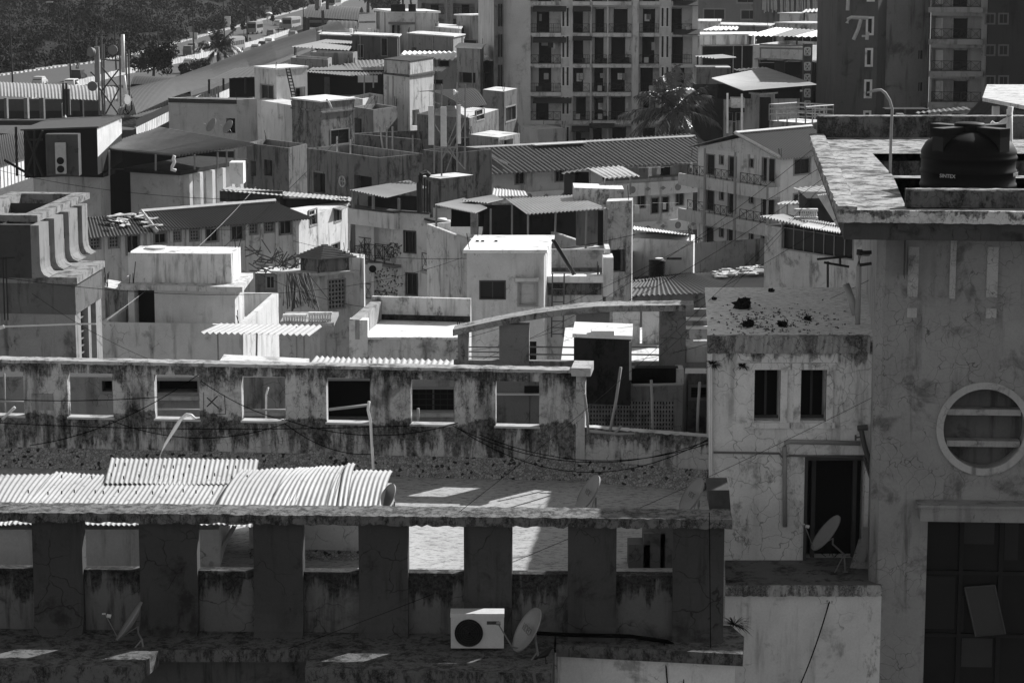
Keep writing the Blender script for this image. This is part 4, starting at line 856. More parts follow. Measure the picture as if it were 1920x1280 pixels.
mk('upper_slab', m, pl(.36, .6, .1, .4, .5, 1.6, 55), LB.root)
m = M(); m.prism(inset(tp, .52), Z2 - 1.2, Z2 - .6); mk('inner_roof', m, pl(.3, .4, .3, .3, .4), LB.root)
m = M(); m.prism(ti, Z2 - .61, Z2 - .2, top=False, bot=False); mk('inner_wall', m, pl(.36, .4, .4, .4, .5, 1.3, 56), LB.root)
m = M(); m.tube([V(x, y, 66) for x, y in ((-20, 613), (150, 607), (180, 607))], .025, 5); m.tube([V(x, y, 66) for x, y in ((-10, 618), (8, 612))], .05, 6); solo('aerial_boom', m, PVC, 'thin white horizontal aerial boom before the left fin building', 'pole')
for x, lab in ((9, 'thin dark upright mast at the far left edge of the roofs'), (15, 'second thin dark mast at the left edge')):
    m = M(); m.tube([V(x - 4, 480, 64), V(x, 600, 64)], .02, 5); m.tube([V(x - 22, 485, 64), V(x + 14, 483, 64)], .02, 4); solo('aerial_mast', m, IRON, lab, 'antenna', 'masts at the left edge')
# ================= white walled terrace house (left) =================
H = b3('terrace_house', 'terrace house with a bright sunlit side wall and a rooftop room on the left', (187, 605), (455, 609), (522, 549), 92, mat=pl(.52, .15, .15, .1, 0, .8, 60), parapet=.85, pth=.22, roofmat=pl(.7, .3, 0, .2)); H.done()
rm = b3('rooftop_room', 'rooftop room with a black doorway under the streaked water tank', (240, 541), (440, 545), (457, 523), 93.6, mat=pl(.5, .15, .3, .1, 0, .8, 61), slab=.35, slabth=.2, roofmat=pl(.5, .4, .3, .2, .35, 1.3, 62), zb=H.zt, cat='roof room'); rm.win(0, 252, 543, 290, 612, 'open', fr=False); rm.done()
tkb = b3('roof_tank', 'long plastered water tank with dark drip streaks on the rooftop room', (240, 474), (433, 476), (451, 463), 94.2, mat=pl(.72, .1, .75, 0, .08, 1.0, 63), cat='water tank', zb=zat(433, 531, 94.2) - .1, roofmat=pl(.65, .5, 0, .3, .3, 1.5, 64)); tkb.done()
m = M(); a = U(293, 466, tkb.zt); m.lathe(a, [(.45, 0), (.45, .07), (.36, .09), (.001, .09)], 24); mk('manhole_cover', m, pl(.6, .4, 0, 0), tkb.root)
# stair hood left of it
hs_ = b3('stair_hood', 'low stained lean-to between the fin building and the rooftop room', (196, 538), (238, 545), (242, 530), 96, mat=pl(.35, .4, .4, .2, .5, 1.2, 65), cat='roof room', zb=H.zt); hs_.done()
# ================= terrace with dark parapet (655-870) =================
D_ = b3('sunlit_terrace_block', 'building with a sunlit flat roof inside dark stained parapets in the middle', (657, 637), (690, 660), (884, 640), 76, mat=pl(.45, .3, .3, .2, .1, .9, 70)) if 0 else None
Zt = zat(700, 560, 84)
Zt = zat(760, 636, 80)
tdm = pl(.5, .35, .4, .2, .5, .9, 71); TD = Bd('sunlit_terrace_block', 'building with a sunlit flat roof inside dark stained parapets in the middle', 'building', [U(655, 636, Zt), U(872, 637, Zt), U(884, 602, Zt), U(700, 597, Zt)], Zt, 0, tdm, roofmat=pl(.68, .35, 0, .3, .1, .8, 72)); TD.done()
P = TD.pts; hh = .82
for i_, (a, b, th_) in enumerate(((P[3], P[0], .35), (P[2], P[3], .22))):
    e = (b - a).normalized(); nn = Vector((-e.y, e.x, 0)); m = M(); m.prism([a, b, b + nn * th_, a + nn * th_], Zt + .004, Zt + (hh if i_ else hh * .82)); mk('parapet', m, tdm if i_ else pl(.4, .4, .3, .3, .4, 1, 68), TD.root)
m = M(); e = (P[1] - P[0]).normalized(); nn = Vector((-e.y, e.x, 0)); m.prism([P[0] - nn * .02, P[0] + e * .62 - nn * .02, P[0] + e * .62 + nn * .5, P[0] + nn * .5], Zt - .6, Zt + hh * .8); m.prism([P[0] + e * .63 - nn * .02, P[1] - nn * .02, P[1] + nn * .12, P[0] + e * .63 + nn * .12], Zt + .004, Zt + .08); mk('front_kerb', m, pl(.6, .4, .3, .3, .2, 1, 69), TD.root)
m = M(); a, b = P[2], P[3]; e = (b - a).normalized(); nn = Vector((-e.y, e.x, 0)); m.prism([a + nn * .2, b + nn * .2, b + nn * .26, a + nn * .26], Zt + .01, Zt + .2); mk('dark_dado', m, pl(.15, .5, .2, .2, .9, 2.4, 67), TD.root)
# ================= white roofed house =================
WH = b3('white_roofed_house', 'tall narrow house with a bright sloping roof slab and one black window', (875, 474), (1020, 474), (1034, 447), 90, mat=pl(.50, .2, .2, .15, .03, .9, 73), slab=.12, slabth=.12, roofmat=pl(.76, .3, 0, .2, 0, 1, 74))
WH.win(0, 900, 527, 947, 560, 'pane', fw=.03, fm=FRAMED); a, b, c, d = WH.win(0, 973, 528, 1006, 572, 'door', fw=.06, pm=pl(.42, .3, .3, 0, 0)); WH.win(0, 973, 640, 1006, 700, 'open', fr=False); WH.add(0, 966, 520, 1010, 526, 0, .3); WH.done()
m = M()
for x in (895, 905, 930): p = U(x, 453, WH.zt + .12); m.box(p, .12, .1, .05)
mk('roof_vent', m, DARK, WH.root)
# wing wall right of it, with trough and ladder
WW = b2('trough_terrace', 'stained terrace wall with a curved drain trough right of the white roofed house', (1022, 530), (1130, 530), 92, 4, mat=pl(.48, .3, .3, .2, .2, .9, 75), parapet=.0, zb=0, roofmat=pl(.75, .2, 0, .2)); WW.done()
boxpx('rear_wall', WW.root, 1032, 468, 1134, 515, 95, .25, pl(.36, .3, .45, .1, .2, 1, 76)); boxpx('rear_dado', WW.root, 1032, 503, 1132, 517, 94.9, .1, pl(.2, .5, .2, .2, .6, 2, 77))
boxpx('end_pier', WW.root, 1131, 483, 1150, 556, 92, 1.2, pl(.55, .2, .2, .2, .05, 1, 78)); boxpx('end_pier', WW.root, 1135, 467, 1144, 486, 93, 1.5, pl(.5, .2, .2, .2)); boxpx('trough', WW.root, 1026, 518, 1131, 530, 91.6, .6, pl(.7, .2, .1, .1)); boxpx('stain_band', WW.root, 1024, 531, 1128, 553, 91.95, .05, pl(.25, .5, .5, .2, .9, 1.2, 79))
m = M()
for x in (1036, 1058): m.tube([V(x, 512, 91.4), V(x - 2, 632, 91.2)], .03, 5)
for k in range(9): y = 530 + k * 12; m.tube([V(1036 - k * .2, y, 91.3), V(1058 - k * .2, y, 91.3)], .02, 4)
solo('iron_ladder', m, flat(.12, .6, 'ladder_steel'), 'iron ladder against the wall below the drain trough', 'ladder')
m = M(); m.tube([V(1036, 450, 91), V(1075, 514, 92)], .06, 5); m.tube([V(1040, 450, 91), V(1079, 514, 92)], .03, 5); solo('diagonal_strut', m, IRON, 'black diagonal ladder leaning on the white roof corner', 'ladder')
# ================= corrugated field right of centre =================
DKS = sheetm(.15, .4, seed=3); DK2 = sheetm(.22, .4, seed=4)
cf = T('corrugated_roof_shed', 'wide low shed under dark corrugated roofing strewn with rubbish', 'shed', V(1360, 560, 118))
S4('roof_sheet', cf, ((1150, 556, 112), (1420, 545, 114), (1300, 512, 128), (1205, 518, 128)), DKS, .18, .04)
S4('roof_sheet', cf, ((1400, 546, 114), (1640, 545, 116), (1640, 485, 140), (1290, 514, 128)), DKS, .18, .04); S4('roof_sheet', cf, ((1160, 530, 122), (1290, 517, 126), (1280, 513, 130), (1175, 520, 131)), DK2, .22, .05)
q = M(); q.prism([V(1150, 560, 113), V(1640, 560, 117), V(1640, 545, 138), V(1190, 545, 131)], 0, zat(1150, 562, 112), top=False, bot=False); mk('wall', q, pl(.35, .4, .4), cf)
m = M()
for k in range(170):
    t = R_.random(); x = 1340 + 230 * t; y = 521 - 26 * t + R_.uniform(-3, 10)
    if k > 110: x, y = R_.uniform(1490, 1580), R_.uniform(524, 536)
    p = V(x, y, 121 + 12 * (540 - y) / 55) + Vector((0, 0, .25)); m.obox(p, (R_.uniform(.1, .7), R_.uniform(-.2, .2), 0), (R_.uniform(-.2, .2), R_.uniform(.1, .5), 0), (0, 0, R_.uniform(.02, .12)))
solo('roof_rubbish', m, flat(.5, .9, 'rubbish', var=.6), 'pale rubbish and tiles strewn over the dark corrugated shed roof', 'rubbish', kind='stuff')
tn = T('water_tank', 'small black ribbed tank with a white lid beside the dark corrugated roof', 'water tank', V(1232, 516, 119)); c = V(1232, 516, 119); r = .42
m = M(); h = zat(1232, 486, 119) - c.z; pr = [(r, 0)]
for k in range(6): z = h * (k + .3) / 6.5; pr += [(r, z), (r * 1.04, z + .03), (r, z + .06)]
pr += [(r, h * .95), (r * .8, h), (.01, h + .03)]; m.lathe(c, pr, 28); mk('tank_body', m, BLK, tn, smooth=True); m = M(); m.lathe(c + Vector((.1, 0, h)), [(.2, 0), (.2, .06), (.01, .07)], 16); mk('lid', m, WHITE, tn)
# lean-to house right (1185-1300)
LT = b3('lean_to_house', 'pale house with a thin sloping bright roof edge beside the small black tank', (1186, 446), (1300, 452), (1303, 440), 128, mat=pl(.56, .15, .15, .1, 0, .9, 80)); LT.done()
S4('lean_to_roof', LT.root, ((1186, 430, 125), (1296, 441, 128), (1292, 438, 134), (1188, 424, 134)), sheetm(.7, .1, seed=5), .2, .03); boxpx('gap_shadow', LT.root, 1212, 436, 1300, 448, 131, .2, pl(.25, .4, .3))
boxpx('stain_mark', LT.root, 1250, 483, 1278, 487, 127.9, .05, pl(.18, .3, .3))
# dark stained stair tower
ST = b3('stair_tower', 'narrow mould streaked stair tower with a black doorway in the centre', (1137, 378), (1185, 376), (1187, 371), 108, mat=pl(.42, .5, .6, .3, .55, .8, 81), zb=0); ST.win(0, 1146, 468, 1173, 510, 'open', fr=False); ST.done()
SB = b3('roof_box', 'stained square box with a sunlit top under the small bright canopy', (1076, 352), (1170, 355), (1166, 346), 112, mat=pl(.42, .5, .5, .3, .6, 1, 82), zb=zat(1170, 385, 112), cat='water tank', roofmat=pl(.7, .3, 0, .2)); SB.done()
# building with the large canopy
CB = b3('canopy_house', 'house with an open roof floor under a long corrugated canopy in the centre', (800, 420), (960, 480), (1125, 462), 110, mat=pl(.47, .35, .25, .5, .15, .8, 83), parapet=.9, pth=.2, zb=0); CB.done()
QQ = sheetm(.62, .1, seed=6); Q2 = sheetm(.26, .2, seed=7)
S4('roof_sheet', CB.root, ((988, 402, 107), (1142, 391, 107), (1076, 366, 116), (948, 373, 116)), QQ, .16, .04)
S4('roof_sheet', CB.root, ((815, 384, 112), (892, 400, 109), (914, 390, 111), (870, 372, 118)), Q2, .2, .04); S4('roof_sheet', CB.root, ((866, 376, 114), (915, 381, 113), (945, 374, 116), (925, 366, 118)), Q2, .2, .04)
S4('roof_sheet', CB.root, ((922, 368, 118), (990, 367, 117), (985, 358, 122), (925, 353, 124)), sheetm(.6, .3, seed=8), .2, .03)
posts(CB.root, ((990, 402, 990, 470, 107.3), (1042, 398, 1040, 470, 107.3), (1100, 394, 1098, 466, 107.3), (1138, 392, 1136, 462, 107.3), (920, 392, 920, 470, 111), (818, 386, 818, 425, 112), (960, 376, 960, 440, 116)), .05)
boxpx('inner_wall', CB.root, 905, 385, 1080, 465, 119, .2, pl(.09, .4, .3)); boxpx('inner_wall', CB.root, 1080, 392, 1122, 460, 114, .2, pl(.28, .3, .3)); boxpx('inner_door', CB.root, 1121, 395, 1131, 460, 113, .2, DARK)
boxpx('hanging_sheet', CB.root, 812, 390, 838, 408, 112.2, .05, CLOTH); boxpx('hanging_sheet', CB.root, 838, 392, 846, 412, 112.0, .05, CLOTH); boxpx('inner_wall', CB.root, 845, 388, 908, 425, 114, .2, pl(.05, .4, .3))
boxpx('low_wall', CB.root, 882, 400, 896, 440, 109.5, .3, pl(.35, .3, .3))
# small canopy behind on posts
sc2 = T('metal_canopy', 'small bright ribbed canopy on thin posts above the stained roof box', 'canopy', V(1150, 380, 118))
S4('roof_sheet', sc2, ((1136, 335, 114), (1200, 330, 114), (1166, 311, 121), (1100, 316, 121)), sheetm(.7, .1, seed=9), .24, .05)
posts(sc2, ((1134, 335, 1134, 380, 114), (1182, 331, 1182, 365, 114), (1106, 318, 1106, 350, 120), (1152, 315, 1152, 360, 120)), .05)
boxpx('cabin_wall', sc2, 1058, 326, 1078, 368, 121, 1, sheetm(.2, .3, seed=10)); boxpx('cabin_wall', sc2, 1078, 322, 1106, 350, 122, .4, DARK)
S4('roof_sheet', sc2, ((1050, 327, 118), (1100, 318, 118), (1108, 315, 122), (1062, 322, 122)), DKS, .24, .04)
# gazebo roofed stair tower
GZ = b3('pyramid_roof_tower', 'squat tower with a small ribbed pyramid roof left of centre', (563, 482), (604, 486), (655, 482), 118, mat=pl(.30, .4, .5, .2, .5, .9, 90), zb=zat(604, 513, 118)); GZ.done(roof=False)
a = GZ.pts; zt_ = GZ.zt; cx_ = sum(a, Vector()) / 4; o = inset(a, -.2); apex = Vector((cx_.x, cx_.y, zat(609, 457, 119)))
m = M()
for k in range(4):
    j = (k + 1) % 4; A, B = Vector((o[k].x, o[k].y, zt_)), Vector((o[j].x, o[j].y, zt_))
    for r in range(9):
        t0, t1 = r / 9, (r + 1) / 9; p0, p1, p2, p3 = A.lerp(apex, t0), B.lerp(apex, t0), B.lerp(apex, t1), A.lerp(apex, t1); up = Vector((0, 0, .07)); m.quad(p0 + up, p1 + up, p2, p3); m.quad(p0, p1, p1 + up, p0 + up)
mk('pyramid_roof', m, flat(.16, .7, 'roof_tiles'), GZ.root)
GB = b3('jali_window_house', 'pale house with a tall pierced screen window below the pyramid roof', (520, 512), (598, 517), (662, 511), 117.6, mat=pl(.45, .3, .3, .15, .05, .9, 91), slab=.15, slabth=.12, roofmat=pl(.45, .4, .2), zb=0); GB.win(1, 616, 524, 647, 578, 'jali', fw=.05); GB.done()
G2 = b3('side_block', 'pale streaked block right of the pyramid roof with a sunlit top', (655, 481), (682, 484), (684, 477), 119, mat=pl(.58, .1, .5, 0, .05, 1, 92), zb=0); G2.done()
bl = T('balustrade', 'short curved balustrade of turned posts below the pierced screen window', 'balustrade', V(580, 605, 104))
for x0, x1, ya, yb in ((530, 575, 592, 588), (578, 622, 588, 581)):
    boxpx('top_rail', bl, x0, ya - 2, x1, ya + 2, 104, .3, pl(.55, .3, .3)); boxpx('bottom_rail', bl, x0, ya + 15, x1, ya + 20, 104, .3, pl(.5, .3, .3)); n = 9
    for k in range(n): x = x0 + (k + .5) * (x1 - x0) / n; m = M(); p = V(x, ya + 16, 104.1); h = zat(x, ya + 1, 104.1) - p.z; m.lathe(p, [(.03, 0), (.06, h * .3), (.035, h * .6), (.05, h)], 8); mk('baluster', m, pl(.5, .3, .3), bl)
boxpx('balcony_slab', bl, 524, 605, 626, 612, 103.8, 3, pl(.4, .4, .3))
# scaffold junk beside it
m = M()
for k in range(60): x, y = R_.uniform(480, 560), R_.uniform(470, 510); a = V(x, y, 122 + R_.uniform(-2, 2)); m.tube([a, a + Vector((R_.uniform(-1, 1), R_.uniform(-.5, .5), R_.uniform(-.5, .7)))], .03, 4)
for k in range(40): x = R_.uniform(535, 580); a = V(x, 512, 116); m.tube([a, V(x + R_.uniform(-25, 25) + 15, R_.uniform(560, 585), 114)], .03, 4)
solo('bamboo_scaffold', m, flat(.12, .9, 'bamboo_scrap'), 'tangled bundle of bamboo and scrap beside the pyramid roof', 'scrap', kind='stuff')
lowb = b3('low_roof_block', 'low flat roofed house with dark small windows behind the terrace house', (478, 512), (540, 512), (560, 500), 126, mat=pl(.3, .4, .4, .1, .3)); lowb.win(0, 500, 518, 514, 540, 'pane'); lowb.done()
# ================= long row house with dark corrugated roof =================
Zr = zat(562, 412, 150)
RH = Bd('row_house', 'long row house with many small windows under a dark corrugated roof', 'building', [U(120, 449, Zr), U(560, 412, Zr), U(655, 380, Zr), U(640, 379, Zr), U(190, 432, Zr)], Zr, 0, pl(.55, .25, .35, .1, .08, .7, 95))
for x0, y0_, x1, y1_, st in ((170, 447, 187, 465, 'jali'), (205, 444, 221, 463, 'jali'), (238, 442, 260, 475, 'pane'), (290, 438, 311, 455, 'pane'), (325, 434, 338, 451, 'jali'), (357, 432, 372, 450, 'jali'), (386, 429, 408, 452, 'pane'), (434, 424, 456, 449, 'pane'), (468, 420, 482, 438, 'jali'), (497, 416, 512, 434, 'jali'), (525, 413, 546, 438, 'pane')): RH.win(0, x0, y0_, x1, y1_, st, fm=pl(.35, .3, .3), fw=.1)
RH.win(1, 580, 394, 594, 422, 'pane', fw=.08, shade=0); RH.win(1, 626, 390, 640, 415, 'pane', shade=.5); RH.win(1, 622, 456, 637, 475, 'pane')
RH.done()
fR = RH.fc[0]; m = M()
for x in (150, 197, 228, 277, 320, 350, 380, 418, 462, 490, 518, 551): u = fR.uz(x, 450)[0]; m.fbox(fR, u - .1, u + .1, 0, Zr, 0, .12)
mk('pilaster', m, pl(.5, .3, .3, 0, 0, .8), RH.root)['kind'] = 'stuff'
zr2 = Zr + 1.3; A, B = fR.P(0, Zr + .05, .6), fR.P(fR.L + .9, Zr + .05, .6)
Dd = fR.P(2.0, Zr + .75, -3.4); Cc = fR.P(fR.L + .4, Zr + .75, -3.4)
ub_ = fR.uz(275, 420)[0]; lr = lambda t: (A.lerp(B, t), Dd.lerp(Cc, t)); DKR = sheetm(.18, .25, seed=11)
t = ub_ / fR.L
sheet('roof_sheet', RH.root, lr(0)[0], lr(t - .01)[0], lr(t - .01)[1], lr(0)[1], sheetm(.15, .5, seed=12), .2, .04); sheet('roof_sheet', RH.root, lr(t)[0] + Vector((0, 0, .06)), lr(1)[0], lr(1)[1], lr(t)[1] + Vector((0, 0, .06)), DKR, .2, .04)
m = M(); m.tube([lr(t)[0] + Vector((0, 0, .1)), lr(t)[1] + Vector((0, 0, .1))], .16, 4); m.tube([lr(t)[1] + Vector((0, 0, .1)), lr(1)[1] + Vector((0, 0, .12))], .13, 4); mk('ridge_cap', m, flat(.6, .7, 'pale_ridge'), RH.root)
m = M()
for k in range(34): tt = t * R_.uniform(.5, 1.05); p = lr(tt)[0].lerp(lr(tt)[1], R_.uniform(.15, .85)) + Vector((0, 0, .12)); q1_ = R_.uniform(0, 3.1); l_ = R_.uniform(.15, 1.0); m.obox(p, (l_ * math.cos(q1_), l_ * math.sin(q1_), R_.uniform(-.1, .15)), (-.25 * math.sin(q1_), .25 * math.cos(q1_), .05), (0, 0, .04))
solo('broken_sheets', m, flat(.5, .8, 'broken_sheet', var=.5), 'broken pale sheet scraps on the left end of the row house roof', 'debris', kind='stuff')
LR = T('lean_roof', 'thin pale sheet roof over a dark gap above the sunlit gable of the row house', 'roof', V(560, 390, 158)); S4('roof_sheet', LR, ((410, 357, 158), (658, 377, 158), (660, 370, 166), (430, 350, 168)), sheetm(.5, .1, seed=13), .3, .03); boxpx('brick_wall', LR, 525, 373, 652, 392, 160, .3, pl(.12, .5, .3)); boxpx('brick_wall', LR, 412, 358, 530, 378, 160.5, .3, pl(.2, .5, .3))
m = M(); m.tube([V(655, 383, 149.8), V(654, 470, 149.5)], .08, 6); solo('downpipe', m, PVC, 'white downpipe at the corner of the sunlit gable', 'pipe')
# ================= balcony apartments in the centre =================
APM = pl(.55, .2, .3, .1, .05, .8, 100)
AP = b3('balcony_apartments', 'pale apartment block with iron balconies and a stained corner left of the white roofed house', (666, 388), (750, 398), (806, 402), 137, mat=APM, zb=0, parapet=.1)
AP.bay(0, 668, 412, 696, 475, 1.3, (.2, .8), style=0, rh=.9); AP.bay(0, 701, 422, 731, 488, 1.4, (.1, .9), rh=.9); AP.bay(0, 668, 500, 696, 560, 1.2, (.2, .7)); AP.bay(0, 701, 505, 745, 580, 1.2, (.1, .4), rh=1)
AP.win(1, 758, 434, 779, 473, 'pane', fw=.06, fm=FRAMED, mull=2); AP.win(1, 762, 513, 782, 552, 'pane', fw=.06, fm=FRAMED); AP.done(roof=True)
m = M(); f = AP.fc[0]; u0, u1, z0, z1 = f.R(664, 393, 730, 422); m.fbox(f, u0, f.L, z0, z1, 0, .5); mk('balcony_front', m, pl(.62, .1, .2, 0), AP.root)
m = M(); f1_ = AP.fc[1]; z1 = AP.zt + .1; m.fbox(f, 0, f.L + .1, z1, z1 + .12, -.1, .55); m.fbox(f1_, 0, f1_.L, z1, z1 + .12, -.1, .1); mk('coping', m, pl(.2, .4, .2), AP.root)
railing(AP.root, f.P(f.uz(697, 490)[0], f.uz(697, 487)[1], .5), f.P(f.L, f.uz(745, 496)[1], .5), 1.0); m = M(); u0 = f.uz(692, 490)[0]; zf = f.uz(720, 492)[1]; m.fbox(f, u0, f.L + .05, zf - .15, zf, 0, .55); mk('balcony_slab', m, pl(.3, .4, .3), AP.root)
railing(AP.root, f.P(0, f.uz(670, 490)[1], .1), f.P(f.uz(695, 490)[0], f.uz(695, 487)[1], .1), .9)
SA = sheetm(.22, .3, seed=14); S4('roof_sheet', AP.root, ((658, 356, 138), (722, 370, 134), (790, 370, 134), (790, 350, 142)), SA, .3, .05) if 0 else None
sheet('roof_sheet', AP.root, V(725, 371, 134), V(656, 356, 138), V(765, 338, 148), V(800, 352, 146), SA, .25, .05, rows=2); posts(AP.root, ((748, 372, 748, 395, 137), (662, 358, 662, 390, 138), (700, 366, 700, 392, 136)), .09); boxpx('roof_room', AP.root, 690, 368, 790, 398, 143, .3, pl(.06, .3, .3))
m = M(); b = V(770, 402, 137)
for k in range(5): m.tube([V(786 + k * 5, 328 + 3 * k, 136), V(786 + k * 5, 398, 136)], .05, 5)
m.tube([V(787, 398, 135.8), V(786, 345, 135.8), V(790, 326, 135.8), V(798, 323, 136), V(804, 328, 136.2)], .16, 8); solo('pipe_bundle', m, IRON, 'thick black bent pipe and thin pipes rising beside the balcony apartments', 'pipe')
AP2 = b3('balcony_apartments', 'pale apartment wing with one long iron balcony directly left of the white roofed house', (806, 412), (880, 430), (905, 425), 126, mat=APM, zb=0)
AP2.win(0, 837, 466, 853, 500, 'pane', fw=.05); AP2.bay(0, 826, 530, 842, 560, 1.0, (.2, .8), rail=False); AP2.win(0, 843, 543, 854, 558, 'pane'); AP2.win(0, 863, 536, 872, 560, 'pane'); AP2.done(); f = AP2.fc[0]
m = M(); z_ = f.uz(845, 512)[1]; m.fbox(f, f.uz(818, 510)[0], f.L, z_ - .15, z_, 0, .9); m.fbox(f, 0, f.L, f.uz(845, 425)[1], AP2.zt - .01, 0, .25); mk('balcony_slab', m, pl(.4, .4, .3), AP2.root); railing(AP2.root, f.P(f.uz(818, 510)[0], z_, .85), f.P(f.L, z_, .85), .95)
m = M(); m.fbox(f, 0, f.L, AP2.zt, AP2.zt + .12, -.2, .35); mk('coping', m, pl(.15, .4, .2), AP2.root)
for (x, y, s_, lab) in ((738, 468, .5, 'potted plant on the upper iron balcony'), (726, 530, .9, 'bushy dark plant hanging on the lower apartment wall')):
    m = M(); p = V(x, y, 134.5); m.cards(p, s_, 120, .09, R_, 1); q_ = T('balcony_plant', lab, 'plant', p - Vector((0, 0, s_))); mk('leaves', m, leafm(.04), q_); m = M(); m.lathe(p - Vector((0, 0, s_ + .25)), [(.12, 0), (.18, .3), (.001, .3)], 10); mk('pot', m, flat(.3, .8, 'pot'), q_)
# bits under the balconies: wall ACs
for (x0, y0_, Y, lab) in ((703, 505, 135, 'wall mounted air conditioner under the apartment balcony'), (832, 542, 124.3, 'air conditioner on the wall below the long balcony')):
    p = V(x0, y0_ + 8, Y); rt = T('air_conditioner', lab, 'air conditioner', p); ac_unit(rt, p, .8, .55, .3, badge=False)
# ================= antenna mast in the centre =================
AB = b3('mast_base_block', 'stained square block carrying the telecom mast in the centre', (790, 330), (826, 335), (888, 328), 152, mat=pl(.24, .4, .55, .2, .4, .9, 110), zb=0, cat='building'); AB.done()
def lattice(par, pts, Y, r=.05, mat=None):
    for (x0, y0, x1, y1) in pts: m = M(); m.tube([V(x0, y0, Y), V(x1, y1, Y + (.01))], r, 6); mk('strut', m, mat or STEEL, par)
am = T('telecom_mast', 'lattice telecom mast with three tall white panel antennas in the centre', 'antenna mast', V(840, 330, 151))
for x, y0_, y1_, Y in ((814, 158, 325, 151), (828, 158, 330, 149), (857, 156, 322, 150), (872, 158, 318, 152)): m = M(); m.tube([V(x, y0_, Y), V(x, y1_, Y)], .06, 6); mk('pole', m, STEEL, am)
lattice(am, ((814, 232, 857, 300), (857, 225, 828, 300), (836, 322, 872, 225), (828, 270, 872, 318), (814, 192, 828, 196), (857, 190, 872, 192), (814, 275, 857, 278), (814, 205, 828, 207), (828, 300, 857, 250)), 150.5, .035)
for x0, x1, y0_, y1_, Y in ((803, 813, 199, 272, 149), (826, 837, 201, 275, 148), (858, 864, 197, 270, 149.5)): boxpx('panel_antenna', am, x0, y0_, x1, y1_, Y, .18, flat(.62, .5, 'antenna_shell'))
m = M(); m.lathe(V(850, 173, 149.6), [(.18, 0), (.17, .1), (.06, .2), (.05, .3)], 14, (1, 0, 0)); mk('drum_antenna', m, WHITE, am)
# ================= twin terraces behind (575-920) =================
TMt = pl(.27, .4, .55, .2, .35, .7, 112); FLR = pl(.75, .15, 0, .1, 0, .8, 113)
T1 = b3('round_ornament_house', 'stained house with a sunlit walled roof terrace and an oval ornament behind the row house', (575, 278), (711, 296), (793, 288), 172, mat=TMt, parapet=.9, pth=.16, roofmat=FLR)
T1.win(0, 588, 324, 611, 362, 'open', fm=pl(.3, .3, .3), fw=.12); T1.win(0, 664, 330, 697, 360, 'open', fr=False); T1.win(0, 722, 330, 740, 350, 'pane', fw=.05) if 0 else None; T1.done()
m = M(); f = T1.fc[0]; u, z = f.uz(643, 340); m.lathe(f.P(u, z, 0), [(.42, 0), (.42, .1), (.34, .1), (.34, 0)], 24, f.n); m.fbox(f, u - .03, u + .03, z - .4, z + .4, 0, .06); m.fbox(f, u - .4, u + .4, z - .03, z + .03, 0, .06); mk('oval_ornament', m, pl(.45, .3, .2), T1.root)
zt = zat(711, 296, 172); q = M()
Pp = [U(*p, zt) for p in ((720, 245), (790, 262), (830, 257), (925, 278), (925, 283), (826, 262), (792, 268), (720, 250))]
T2 = b3('mast_side_terrace', 'stained walled roof terrace to the right of the telecom mast', (790, 281), (850, 287), (922, 280), 176, mat=TMt, parapet=.9, pth=.14, roofmat=pl(.3, .4, .2)); T2.done()
T3 = b3('rear_terrace_block', 'flat stained roof block behind the walled terrace and its iron rods', (655, 250), (790, 262), (925, 256), 196, mat=pl(.28, .4, .5, .2, .6, .7, 114), parapet=.8, roofmat=pl(.3, .4, .2)); T3.done()
for n_, (x, y0_, y1_, dx, w_) in enumerate(((712, 237, 280, 4, 'leftmost leaning'), (725, 238, 280, 0, 'second upright'), (736, 238, 284, 0, 'third upright'), (774, 254, 286, 0, 'rightmost upright'), (632, 256, 284, 0, 'left terrace'), (657, 262, 288, 0, 'corner terrace'))):
    m = M(); m.tube([V(x, y0_, 180), V(x + dx * 1.5, y1_, 180)], .07, 5); solo('terrace_post', m, pl(.4, .4, .3), w_ + ' post standing on the sunlit roof terrace', 'post', 'posts on the sunlit roof terrace')
T4 = b3('left_terrace_block', 'dark stained terrace block between the metal canopy and the mouldy tower', (462, 268), (541, 278), (576, 270), 182, mat=TMt, parapet=.7, pth=.15, roofmat=pl(.7, .2, 0, .1)); T4.win(0, 495, 300, 510, 330, 'open', fr=False); T4.win(0, 470, 302, 480, 330, 'open', fr=False); T4.done()
MT = b3('mouldy_tower', 'square mouldy stair tower with a bright flat top and a barred opening', (547, 186), (601, 192), (664, 186), 196, mat=pl(.33, .4, .7, .15, .65, .9, 115), slab=.12, slabth=.12, roofmat=pl(.8, .2, 0, .1), zb=0); MT.win(1, 620, 243, 654, 270, 'grille', fw=.08); MT.add(0, 547, 204, 601, 207, 0, .12); MT.add(1, 601, 207, 664, 210, 0, .12); MT.done()
m = M(); m.tube([V(x, y, 194) for x, y in ((612, 186), (618, 194), (622, 204))], .09, 6); solo('hanging_hose', m, WHITE, 'white hose hanging over the edge of the mouldy tower', 'hose', smooth=True)
